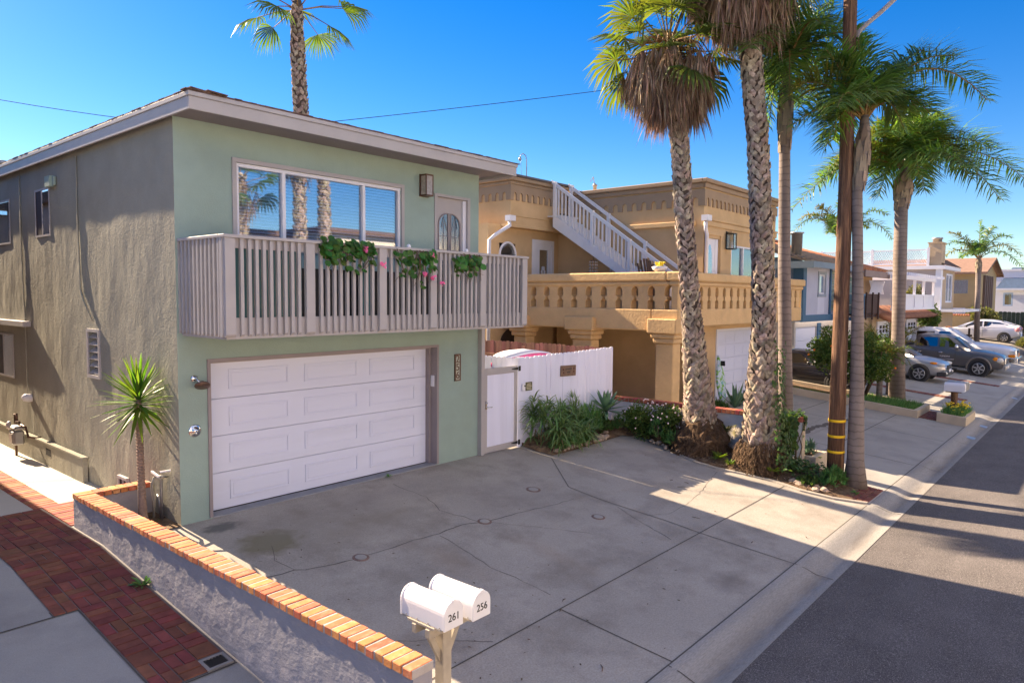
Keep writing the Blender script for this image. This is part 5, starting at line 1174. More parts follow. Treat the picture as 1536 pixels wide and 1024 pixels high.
# ------------------------------------------------------------------ tan house
TH = thing('tan_house', 'tan stucco house with balustraded terrace, white outside stair and garage', 'house', (20,9,0))
def ang_poly(L, h, n, drop, toothw):
    """strip of length L and height h whose lower edge has rounded notches"""
    pts = [(0,h),(0,0)]; step = L/n
    for k in range(n):
        a = k*step; q = step*.5
        pts += [(a,-drop),(a+q*.98,-drop),(a+q,-drop*.1)]
        for j in range(1,4): pts.append((a+q+(step-q)*j/4, -drop*.1+.06*math.sin(PI*j/4)))
        pts += [(a+step-.001,-drop*.1)]
    pts += [(L,0),(L,h)]; return pts
def cornice(b, x0, x1, y0, y1, z, mats=0):
    """stepped band round a flat roofed block (front and left)"""
    for k,(zz0,zz1,p) in enumerate(((z-.26,z-.12,.06),(z-.119,z,.13))):
        b.box(x0-p,x1+p,y0-p,y0,zz0,zz1,mats); b.box(x0-p,x0,y0,y1,zz0,zz1,mats); b.box(x1,x1+p,y0,y1,zz0,zz1,mats)
def block(name, x0,x1,y0,y1,z0,z1,hf=(),hl=()):
    b = MB(); b.wall(TY(y0),x0,x1,z0,z1,hf,.14); b.wall(TX(x0),y0,y1,z0,z1,hl,.14)
    b.add([(x1,y0,z0),(x1,y1,z0),(x1,y1,z1),(x1,y0,z1)],[(0,1,2,3)]); b.add([(x0,y1,z0),(x1,y1,z0),(x1,y1,z1),(x0,y1,z1)],[(0,1,2,3)]); b.add([(x0,y0,z1),(x1,y0,z1),(x1,y1,z1),(x0,y1,z1)],[(0,1,2,3)])
    return b.build(name, M['tan'], TH)
def teeth(x0,x1,y,z,n,drop=.2,axis='y',p=.04):
    b = MB()
    if axis == 'y': b.prism(ang_poly(x1-x0,.26,n,drop,.1),(x0,y-p,z),(1,0,0),(0,0,1),(0,p-.001,0))
    else: b.prism(ang_poly(x1-x0,.26,n,drop,.1),(y-p,x0,z),(0,1,0),(0,0,1),(p-.001,0,0))
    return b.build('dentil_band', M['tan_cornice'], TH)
# rear wing
block('wing_wall_upper',16.1,18.87,13.9,22,5.2,6.60)
block('wing_wall_lower',15.45,18.87,14.2,22,0,5.199,[(17.5,18.62,2.75,4.86),(15.95,16.69,3.68,4.66)])
teeth(16.06,18.86,13.9,6.12,10); teeth(13.9,21.9,16.1,6.12,28,.2,'x')
b = MB(); b.box(16.02,18.87,13.82,13.9,6.38,6.48); b.box(16.02,16.1,13.9,22,6.38,6.48); b.box(15.94,18.87,13.74,13.9,6.4801,6.60); b.box(15.94,16.1,13.9,22,6.4801,6.60)
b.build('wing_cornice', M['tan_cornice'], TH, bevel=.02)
b = MB(); b.box(15.9,18.9,13.7,22,6.601,6.66); b.build('wing_roof_edge', mat('grey_roof_edge',(.12,.11,.12),.7,.1), TH)
b = MB(); b.box(16.07,18.87,13.87,13.899,5.45,5.47); b.box(16.0,18.87,13.86,14.19,5.12,5.20); b.build('wing_band', M['tan'], TH, bevel=.01)
# front block
GD2 = (19.93,24.0,-.02,2.06); DR2 = (19.06,19.95,2.7,4.78); WN2 = (20.78,22.9,3.55,4.66)
block('block_wall',18.88,24.35,9.06,20,-.05,6.38,[GD2,DR2,WN2])
teeth(18.84,24.39,9.06,5.86,20); teeth(9.061,14.4,18.88,5.86,16,.2,'x')
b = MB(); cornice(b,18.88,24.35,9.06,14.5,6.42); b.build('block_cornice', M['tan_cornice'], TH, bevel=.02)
b = MB(); b.box(18.80,24.4,8.98,9.059,5.26,5.33); b.box(18.83,24.38,9.01,9.059,5.10,5.259); b.box(18.78,18.879,9.3,11.55,5.10,5.25); b.build('block_band', M['tan'], TH, bevel=.02)
b = MB(); b.box(18.98,19.05,9.02,9.059,2.7,4.86); b.box(19.96,20.04,9.02,9.059,2.7,4.86); b.box(18.98,20.04,9.021,9.059,4.861,4.95); b.build('door_surround', M['tan'], TH, bevel=.01)
# entrance door upstairs
b = MB(); b.box(19.07,19.94,9.11,9.16,2.7,4.775); d2 = b.build('upstairs_door', M['white'], TH); b = MB(); b.box(19.74,19.92,9.095,9.11,2.7,4.77); b.build('door_jamb', M['white'], d2)
b = MB(); b.prism([(.17*math.cos(a),.62*math.sin(a)) for a in [2*PI*k/20 for k in range(20)]],(19.40,9.104,3.98),(1,0,0),(0,0,1),(0,.005,0)); b.build('door_glass', M['glass'], d2)
window(TH, TY(9.06), WN2, [21.7], M['white'], M['glass'], .03, .05)
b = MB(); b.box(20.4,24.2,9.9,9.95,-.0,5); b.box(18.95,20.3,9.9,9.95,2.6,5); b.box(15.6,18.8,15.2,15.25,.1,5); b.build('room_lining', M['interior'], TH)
# lantern beside it
def lantern(T, u, z0, z1, lit=False, w=.09):
    b = MB(); b.tbox(T,u-.05,u+.05,-.03,-.002,z0+.08,z1+.06); b.tbox(T,u-.012,u+.012,-.16,-.031,z1+.02,z1+.045); b.tbox(T,u-w,u+w,-.16-w,-.16+w,z1-.03,z1); b.tbox(T,u-w,u+w,-.16-w,-.16+w,z0,z0+.03)
    for a in (-1,1):
        for c in (-1,1): b.tbox(T,u+a*(w-.008)-.008,u+a*(w-.008)+.008,-.16+c*(w-.008)-.008,-.16+c*(w-.008)+.008,z0+.031,z1-.031)
    l = b.build('lantern', M['black'], TH); b = MB(); b.tbox(T,u-w+.02,u+w-.02,-.16-w+.02,-.16+w-.02,z0+.035,z1-.035)
    b.build('lantern_glass', M['leaded'], l)
    if lit:
        m, t = nt('lit_bulb'); e = nd(t,'ShaderNodeEmission'); e.inputs[0].default_value = (1,.55,.15,1); e.inputs[1].default_value = 6; o = nd(t,'ShaderNodeOutputMaterial'); t.links.new(e.outputs[0],o.inputs[0])
        b = MB(); c = V(T(u,-.16,(z0+z1)/2)); b.blob(c,(.03,.03,.07),0,8,6,0); b.build('bulb', m, l)
lantern(TY(9.06),20.42,4.5,4.98,False,.12); lantern(TY(13.9),18.6,5.33,5.68,True,.09)
# garage door with raised squares
b = MB(); b.box(19.93,24.0,9.17,9.18,-.02,2.06); g2 = b.build('garage_door', M['garage'], TH)
for k in range(5):
    z0 = .0+k*.41; b = MB(); b.box(19.95,23.98,9.13,9.169,z0,z0+.402)
    for q in range(6): b.box(20.06+q*.66,20.06+q*.66+.53,9.122,9.13,z0+.06,z0+.345)
    b.build('door_section', M['garage'], g2, bevel=.004)
b = MB(); b.box(19.86,19.93,9.03,9.12,-.03,2.13); b.box(19.93,24.0,9.03,9.12,2.06,2.13); b.build('garage_trim', M['white'], TH)
for k,ch in enumerate('248'): text_mesh('house_number', ch, M['numeral'], TH, (20.01,9.115,1.83-k*.23), (1,0,0), (0,0,1), .26, .006)
# terrace slab, balustrade, pillars
b = MB(); b.box(16.0,24.95,8.3,9.059,2.30,2.76); b.box(16.0,16.35,9.0591,13.9,2.20,2.76); b.box(16.351,18.879,9.0591,14.19,2.5,2.70); b.build('terrace_beam', M['tan_rail'], TH, bevel=.03)
b = MB(); b.box(15.93,25.05,8.22,8.62,3.47,3.70); b.box(15.93,16.38,8.6201,13.9,3.47,3.70); b.box(15.97,25.0,8.27,8.57,3.35,3.469); b.box(15.98,16.33,8.5701,13.9,3.35,3.469); b.build('balustrade_rail', M['tan_rail'], TH, bevel=.035)
def baluster(L, wo):
    """solid between two keyhole openings: L wide, opening half width wo"""
    H = .62; prof = [(wo*.95,0),(wo,.02),(wo,.22),(wo*.45,.245),(wo*.42,.33),(wo,.36),(wo,.47)]+[(wo*math.cos(a),.47+.13*math.sin(a)) for a in [PI/2*k/5 for k in range(1,6)]]
    left = [(p[0],p[1]) for p in prof]; right = [(L-p[0],p[1]) for p in reversed(prof)]
    return left+[(0,H),(L,H)]+right
yc = [8.6+k*.481 for k in range(11)]
for k in range(len(yc)-1):
    b = MB(); b.prism(baluster(.481,.10),(16.03,yc[k],2.74),(0,1,0),(0,0,1),(.26,0,0)); b.build('baluster', M['tan_rail'], TH, bevel=.012)
b = MB(); b.box(16.03,16.3,8.33,8.51,2.74,3.36); b.build('corner_pier', M['tan_rail'], TH, bevel=.012); b = MB(); b.box(16.03,16.29,13.41,13.9,2.74,3.36); b.build('corner_pier', M['tan_rail'], TH, bevel=.012)
x = 16.85
while x+.473 < 24.9:
    b = MB(); b.prism(baluster(.473,.10),(x,8.33,2.74),(1,0,0),(0,0,1),(0,.24,0)); b.build('baluster', M['tan_rail'], TH, bevel=.012); x += .473
b = MB(); b.box(16.3001,16.75,8.33,8.57,2.74,3.36); b.build('corner_pier', M['tan_rail'], TH, bevel=.012); b = MB(); b.box(x+.1,24.93,8.33,8.57,2.74,3.36); b.build('corner_pier', M['tan_rail'], TH, bevel=.012)
for y0,y1 in ((8.28,9.1),(10.75,11.7),(13.05,13.85)):
    yc_ = (y0+y1)/2; w = y1-y0; b = MB()
    b.box(15.86,16.6,y0,y1,2.15,2.52); b.box(15.93,16.55,y0+.07,y1-.07,2.03,2.149); b.box(15.98,16.5,y0+.11,y1-.11,1.90,2.029); b.box(16.05,16.45,y0+.16,y1-.16,-.1,1.899); b.build('pillar', M['tan_rail'], TH, bevel=.025)
b = MB(); b.box(18.6,18.87,9.1,14,-.1,2.49); b.build('carport_wall', M['tan'], TH); b = MB()
b.prism([(-.62,0),(.62,0),(.62,1.55)]+[(.62*math.cos(a),1.55+.55*math.sin(a)) for a in [PI*k/12 for k in range(1,12)]]+[(-.62,1.55)],(16.6,14.19,0),(1,0,0),(0,0,1),(0,-.012,0)); b.build('arched_doorway', mat('dark_arched_door',(.06,.04,.03),.8,.2), TH)
# lower wing door, arched window, downpipe
b = MB(); T = TY(14.2); b.tbox(T,17.5,17.75,-.03,.08,2.72,4.86); b.tbox(T,18.5,18.62,-.03,.08,2.72,4.86); b.tbox(T,17.75,18.5,-.03,.08,4.74,4.86); b.tbox(T,17.75,17.9,.0,.07,2.72,4.74); b.tbox(T,18.35,18.5,.0,.07,2.72,4.74); b.tbox(T,17.9,18.35,.0,.07,4.55,4.74)
d3 = b.build('terrace_door', M['white'], TH); b = MB(); b.tbox(T,17.9,18.35,.03,.04,2.72,4.55); b.build('door_glass', M['glass_dark'], d3); b = MB()
for k in range(6): a = k*PI/3; b.blob(T(18.12+.07*math.cos(a),.022,3.85+.13*math.sin(a)),(.05,.006,.075),0,6,4,0)
b.build('etched_flower', M['white'], d3)
b = MB(); T = TY(14.2); AP = [(.37*math.cos(a),.38*math.sin(a)) for a in [PI*k/14 for k in range(15)]]; 
pts = [T(16.32+.37,-.02,3.68),T(16.32+.37,-.02,4.30)]+[T(16.32+p[0],-.02,4.30+p[1]) for p in AP[1:-1]]+[T(16.32-.37,-.02,4.30),T(16.32-.37,-.02,3.68)]; b.tube(pts,.035,6,0,False); w = b.build('arched_window', M['white'], TH)
b = MB(); b.prism([(-.36,0),(.36,0),(.36,.62)]+[(p[0],.62+p[1]) for p in AP[1:-1]]+[(-.36,.62)],T(16.32,.02,3.68),(1,0,0),(0,0,1),(0,.01,0)); b.build('pane', M['glass_dark'], w); b = MB(); b.prism([(-.38,-.02),(-.38,.62)]+[(p[0],.62+p[1]) for p in reversed(AP)]+[(-.38,1.04),(.40,1.04),(.40,.6)],T(16.32,.0,3.68),(1,0,0),(0,0,1),(0,.012,0))
for nm, pth, hd in (('downpipe',[(15.98,13.85,5.3),(15.98,13.8,5.15),(15.5,13.95,4.85),(15.40,14.1,4.7),(15.40,14.12,0)],(15.99,13.8,5.36)),('downpipe',[(18.82,8.97,5.2),(18.82,8.97,5.0),(18.93,8.98,4.85),(18.93,8.98,2.75)],(18.82,8.95,5.3))):
    b = MB(); b.tube(pth,.055,8); b.obox(hd,(.26,.2,.16),None); b.build(nm, M['white'], TH)
# outside stair up to the wing roof
ST = TH
b = MB(); xs0, xs1 = 17.85, 18.8; yb, zb_, yt, zt_ = 9.55, 2.75, 13.65, 5.62
def sp(s): return (yb+(yt-yb)*s, zb_+(zt_-zb_)*s)
for xx in (xs0,xs1-.05):
    a = sp(-.02); c = sp(1.0); b.prism([(a[0],a[1]-.05),(c[0],c[1]-.38),(c[0],c[1]+.02),(a[0],a[1]+.15)],(xx,0,0),(0,1,0),(0,0,1),(.05,0,0))
s1 = b.build('stair_stringer', M['stairs'], TH)
b = MB()
for k in range(15):
    y,z = sp((k+.5)/15); b.box(xs0+.051,xs1-.051,y-.14,y+.15,z-.02,z+.02); b.box(xs0+.052,xs1-.052,y-.135,y-.115,z-.18,z-.021)
b.build('stair_treads', M['stairs'], TH)
for xx in (xs0+.025,xs1-.03):
    b = MB(); a = sp(-.02); c = sp(1.02); b.bar((xx,a[0],a[1]+1.02),(xx,c[0],c[1]+.98),.06,.10); b.build('stair_handrail', M['stairs'], TH, bevel=.006)
    b = MB()
    for s in (0.0,.32,.64,.985): y,z = sp(s); b.box(xx-.05,xx+.05,y-.05,y+.05,z-.05,z+1.06)
    b.build('stair_post', M['stairs'], TH, bevel=.005)
n = 30
for k in range(n):
    y,z = sp((k+.5)/n)
    b = MB(); b.box(xs0+.005,xs0+.045,y-.02,y+.02,z+.05,z+.985); b.build('stair_baluster', M['stairs'], TH)
b = MB(); b.box(17.9,19.3,13.4,14.2,5.56,5.60); b.build('stair_landing', M['stairs'], TH)
# roof-top bits
def hook(x,y,z,lab):
    b = MB(); h = .75; b.tube([(x,y,z),(x,y,z+h*.8),(x-.05,y,z+h),(x-.18,y,z+h*1.05),(x-.3,y,z+h*.95),(x-.32,y,z+h*.86)],.014,5); b.tube([(x-.3,y,z+h*.9),(x-.22,y,z)],.006,4); b.blob((x-.32,y,z+h*.8),(.05,.05,.06),0,6,5,0); tag(b.build('plant_hook', M['steel']), lab, 'hook', None)
hook(17.2,14.2,6.66,'thin crook shaped hook standing on the tan house roof edge'); hook(14.9+.2,16.5,0.0,'x') if False else None
b = MB(); b.tube([(9.6,10.5,5.5),(9.6,10.5,5.85),(9.55,10.5,5.93),(9.45,10.5,5.9),(9.43,10.5,5.82)],.012,5); b.tube([(9.44,10.5,5.85),(9.44,10.5,5.5)],.006,4); tag(b.build('plant_hook', M['steel']), 'small crook shaped hook on the green house roof near its right end', 'hook')
b = MB(); b.box(20.3,23.8,14.5,18,6.4,6.75); b.build('roof_parapet', M['tan'], TH); b = MB(); b.lathe([(.06,0),(.06,.3),(.1,.32),(0,.4)],(19.8,13.4,6.42)); b.tube([(19.8,13.4,6.7),(19.4,13.2,6.95),(19.1,13.1,6.75)],.012,5); b.build('roof_vent', M['steel'], TH)
# terrace things
t = thing('terrace_chair', 'dark slatted garden chair on the terrace at the foot of the white stair', 'chair', (17.5,9.6,2.7)); b = MB()
for k in range(6): 
    a = -.35+k*.14; hh = 1.17-abs(a)*abs(a)*1.2; b.bar((17.2+a*1.0,9.75,3.05),(17.2+a*1.15,9.95,2.95+hh),.105,.02)
b.build('backrest', mat('dark_brown_slats',(.05,.028,.02),.6,.2,10), t); b = MB(); b.box(16.9,17.5,9.2,9.75,3.02,3.05); b.build('seat', M['bronze'], t)
for (x,y) in ((16.92,9.22),(17.46,9.22),(16.92,9.7),(17.46,9.7)): b = MB(); b.box(x,x+.05,y,y+.05,2.7,3.019); b.build('leg', M['bronze'], t)
t = thing('flower_bowl', 'white bowl of yellow flowers on the terrace rail by the stair foot', 'bowl', (16.2,8.95,3.7)); b = MB(); b.lathe([(.08,0),(.17,.06),(.2,.13),(.18,.14),(.0,.12)],(16.2,8.95,3.7)); b.build('bowl', M['white'], t); b = MB()
for k in range(26): b.blob((16.2+U(-.12,.12),8.95+U(-.12,.12),3.85+U(0,.10)),(.03,.03,.025),0,5,4,.2)
b.build('flower', M['flower_yellow'], t)
t = thing('wind_chime', 'shell wind chime hanging under the white stair, the wider of the two', 'wind chime', (17.9,12.1,4.5)); b = MB()
for k in range(9):
    a = k*.7; x = 17.86+.10*math.cos(a); y = 12.1+.12*math.sin(a)
    for q in range(4): b.blob((x,y,4.1-q*.09),(.025,.025,.035),0,5,4,.1)
b.build('shells', mat('shell',(.5,.42,.36),.5), t); b = MB(); b.tube([(17.86,12.1,4.30),(17.86,12.1,4.14)],.006,4); b.lathe([(.11,0),(.11,.02),(0,.03)],(17.86,12.1,4.13)); b.build('hoop', M['bronze'], t)
t = thing('wind_chime', 'thin wind chime hanging under the white stair, nearer its foot', 'wind chime', (17.9,11.5,4.3)); b = MB(); b.tube([(17.86,11.45,4.10),(17.86,11.45,3.75)],.006,4); b.build('cord', M['bronze'], t); b = MB()
for k in range(4): b.tube([(17.86,11.40+k*.035,3.95),(17.86,11.40+k*.035,3.72)],.012,5)
b.build('tubes', M['steel'], t)
# surfboard and agave by the garage
t = thing('surfboard', 'white surfboard with green pattern leaning beside the tan garage door', 'surfboard', (19.5,8.9,0)); b = MB(); n = 22
for sg in (0,):
    poly = [(.26*math.sin(PI*min(1,k/n)**.8)*(1 if k < n else 0), 1.45*k/n) for k in range(n+1)]; full = [(p[0],p[1]) for p in poly]+[(-p[0],p[1]) for p in reversed(poly[1:-1])]
    b.prism(full,(19.45,8.62,-.04),(1,0,0),(0,.14,1),(0,-.06,0))
def leafpat(t, pos, c):
    v = nd(t,'ShaderNodeTexNoise'); v.inputs['Scale'].default_value = 9; v.inputs['Detail'].default_value = 3; t.links.new(pos, v.inputs[0])
    c = mixc(t, ramp(t, v.outputs[0], .52, .55), c, (.18,.42,.05)); v2 = noise(t, mapping(t,pos,(1,1,1),(3,1,2)), 7, 2); return mixc(t, ramp(t, v2, .58, .61), c, (.12,.42,.40))
b.build('board', mat('patterned_surfboard',(.50,.58,.70),.35,.05,extra=leafpat), t, bevel=.012); b = MB(); b.prism([(0,0),(.05,.02),(.03,.14)],(19.45,8.7,1.1),(1,0,0),(0,.1,1),(0,-.12,0)); b.build('fin', M['black'], t)
t = thing('agave', 'dark upright agave in front of the tan garage door', 'plant', (19.3,8.3,-.1)); b = MB()
for k in range(16):
    a = k*2.399; e = 1.5-.85*(k/16); blade(b,(19.35,8.2,-.05),(math.cos(a)*math.cos(e),math.sin(a)*math.cos(e),math.sin(e)),U(.5,.85),.055,.05,0,.35,4)
b.build('leaves', M['agave'], t)
spiky(20.0,8.35,-.05,.45,.25,.28,60,'low dark plants at the foot of the tan garage door',M['ivy'],(.1,.18),.014)
spiky(18.7,8.4,-.05,.3,.25,.2,40,'low dark plants in front of the patterned surfboard',M['ivy'],(.1,.18),.014)
b = MB(); b.box(18.3,20.6,7.7,8.05,-.2,.0); b.box(18.3,18.5,8.051,9.0,-.2,.0); b.build('garage_kerb', M['cream_curb'], TH, bevel=.02)
# ------------------------------------------------------------------ kerbed bed with orange trees beyond the tan driveway
t = thing('kerb_planter', 'long low cream kerbed bed with grass between two driveways', 'planter', (24.6,6.5,-.3)); b = MB()
def kerb(b, pts, w, top=.22, dz=0):
    for (x0,y0),(x1,y1) in zip(pts[:-1],pts[1:]):
        d = V((x1-x0,y1-y0)).normalized(); n = V((-d.y,d.x))*w/2
        P = [(x0-n.x,y0-n.y),(x1-n.x,y1-n.y),(x1+n.x,y1+n.y),(x0+n.x,y0+n.y)]
        b.add([(x,y,gz(x,y)-.05) for x,y in P]+[(x,y,gz(x,y)+top) for x,y in P],[(0,3,2,1),(4,5,6,7),(0,1,5,4),(1,2,6,5),(2,3,7,6),(3,0,4,7)])
kerb(b,[(23.9,4.57),(23.9,9.0)],.12); kerb(b,[(25.6,4.57),(25.6,9.0)],.12); kerb(b,[(23.84,4.51),(25.66,4.51)],.12); b.build('kerb', M['cream_curb'], t)
sheet('kerb_planter_soil', [23.96,25.54], [4.57,9.0], M['soil'], .12)
def grassbox(name, x0,x1,y0,y1,n,h,label,dz=.12,m=None,w=.012):
    b = MB()
    for k in range(n):
        x = U(x0,x1); y = U(y0,y1); a = U(0,6.28); hh = h*U(.5,1.2); p = V((x,y,gz(x,y)+dz)); l = V((math.cos(a),math.sin(a),0)); e = p+V((U(-.5,.5)*hh,U(-.5,.5)*hh,hh)); b.add([p-l*w,p+l*w,e],[(0,1,2)])
    o = b.build(name, m or M['spurge']); o['kind'] = 'stuff'; tag(o, label, 'grass')
random.seed(8)
grassbox('bed_grass',23.95,25.5,4.6,6.6,2600,.20,'short bright green grass in the kerbed bed under the queen palm')
grassbox('bed_grass',23.95,24.4,6.6,8.9,700,.12,'thin yellow green grass along the kerb beside the dark sedan',.12,M['weed'])
def citrus(label, c, r, base, n, nf):
    t = shrub('orange_tree', label, 'tree', c, r, n, .10, .03, M['shrub'], base, None, 0, 26, 'orange trees in the kerbed bed', stemr=.05)
    b = MB()
    for k in range(nf):
        d = V((random.gauss(-.6,.7),random.gauss(-.3,.7),random.gauss(.1,.6))).normalized(); b.blob((c[0]+d.x*r[0]*.92,c[1]+d.y*r[1]*.92,c[2]+d.z*r[2]*.92),(.038,.038,.038),0,7,5,.05)
    b.build('fruit', M['orange_fruit'], t)
citrus('orange tree left of the utility pole beside the dark sedan',(24.9,7.25,1.38),(.85,.92,.82),(24.9,6.9,-.2),6500,4)
citrus('orange tree right of the utility pole, shading the kerbed bed',(25.0,6.15,1.12),(.95,.9,.98),(25.0,6.3,-.25),7000,5)
t = thing('shrub_post', 'small multi stemmed tree with ferny leaves close to the far queen palm', 'tree', (25.3,5.85,-.3)); b = MB(); b.tube([(25.3,5.85,-.35),(25.3,5.85,.4),(25.3,5.8,1.2)],[.1,.09,.06],8); b.build('trunk', M['bark_q'], t); b = MB()
for k in range(16):
    a = k*2.4; d = V((math.cos(a),math.sin(a),0)); frond(b,(25.3,5.8,.8+U(0,.5)),V((25.3,5.8,1.4+U(0,.5)))+d*.4,V((25.3,5.8,1.0+U(-.2,.6)))+d*.9,26,.28,.012,2 if k%3 == 0 else 0)
b.build('crown', [M['queen_leaf'], M['petiole'], M['queen_leaf_lit']], t)
t = thing('feather_palm', 'young feathery palm beyond the far queen palm trunk, in front of the white garage doors', 'palm tree', (27.6,6.1,-.2)); b = MB()
for k in range(15):
    a = k*2.4; d = V((math.cos(a),math.sin(a),0)); frond(b,(27.6,6.1,.6),V((27.6,6.1,2.0))+d*.35,V((27.6,6.1,1.8+U(-.6,.6)))+d*1.0,30,.35,.013,2)
b.build('crown', [M['queen_leaf'], M['petiole'], M['queen_leaf_lit']], t); b = MB(); b.tube([(27.6,6.1,-.3),(27.6,6.1,.7)],[.08,.06],8); b.build('trunk', M['bark_q'], t)
# mailbox cluster in its small planter
t = thing('small_planter', 'small square cream kerb planter with yellow flowers at the street edge', 'planter', (24.8,3.6,-.6)); b = MB(); kerb(b,[(23.95,3.92),(25.7,3.92)],.1,.26); kerb(b,[(23.95,3.28),(25.7,3.28)],.1,.26); kerb(b,[(24.0,3.33),(24.0,3.87)],.1,.26); kerb(b,[(25.65,3.33),(25.65,3.87)],.1,.26); b.build('kerb', M['cream_curb'], t)
grassbox('planter_greenery',24.1,25.6,3.36,3.84,1600,.34,'mounded green foliage in the small square kerb planter',.1,M['spurge'],.02)
b = MB()
for k in range(60): x = U(24.1,25.6); y = U(3.3,3.85); b.blob((x,y,gz(x,y)+.40+U(-.05,.14)),(.035,.035,.02),0,5,4,.2)
o = b.build('yellow_flowers', M['flower_yellow']); o['kind'] = 'stuff'; tag(o, 'yellow blossoms scattered over the small square kerb planter', 'flowers')
t = thing('mailbox_stand', 'weathered wooden post carrying the row of far mailboxes', 'post', (25.2,3.62,-.6)); b = MB(); b.prism([(-.11,0),(.11,0),(.26,.72),(-.26,.72)],(25.15,3.66,-.45),(1,0,0),(0,0,1),(0,.12,0)); b.build('post', M['pole'], t); b = MB(); b.box(24.75,25.75,3.5,3.9,.271,.30); b.build('shelf', M['pole'], t)
for k,(x,lab,mm) in enumerate(((24.88,'white mailbox at the near end of the row on the far post','white'),(25.2,'grey mailbox in the middle of the row on the far post','steel'),(25.52,'grey mailbox at the far end of the row on the far post','steel'))):
    t = thing('mailbox', lab, 'mailbox', (x,3.4,.3), 'far mailboxes on the wooden post'); w = .135; b = MB(); b.prism([(-w,0),(w,0),(w,.17)]+[(w*math.cos(a),.17+w*.7*math.sin(a)) for a in [PI*i/8 for i in range(1,8)]]+[(-w,.17)],(x,3.42,.301),(1,0,0),(0,0,1),(0,.52,0)); b.build('body', M[mm], t); b = MB(); b.box(x-w+.01,x+w-.01,3.405,3.419,.31,.50); b.build('door', M['steel'] if k else M['white'], t)
b = MB()
for i in range(5):
    for j in range(14): lay(b, 24.0+j*.12, 24.0+(j+1)*.12, 3.98+i*.1, 3.98+(i+1)*.1, .005, .010, .006)
o = b.build('paver_patch', M['paver']); o['kind'] = 'structure'
b = MB()
for (X,y0,y1) in ((29.4,4.0,9.2),(35.6,3.7,9)):
    y = y0
    while y < y1: lay(b, X, X+.5, y, y+.11, .006, .010, .006); y += .11
o = b.build('brick_strip', M['paver']); o['kind'] = 'structure'
for n_,(x,y) in enumerate(((22.6,2.92),(24.9,2.90),(33,2.9))):
    b = MB(); b.lathe([(.17,0),(.16,.008),(.08,.01),(0,.012)],(x,y,gz(x,y)+.008),(0,-.2,1),16,0,False); tag(b.build('gutter_cover', mat('blue_grey_cover%d'%n_,(.22,.26,.34),.3,.2,12)), ['blue grey oval cover in the gutter, nearest the utility pole','blue grey oval cover in the gutter just before the small square planter','blue grey cover in the gutter beyond the small square planter'][n_], 'cover', 'covers in the gutter')

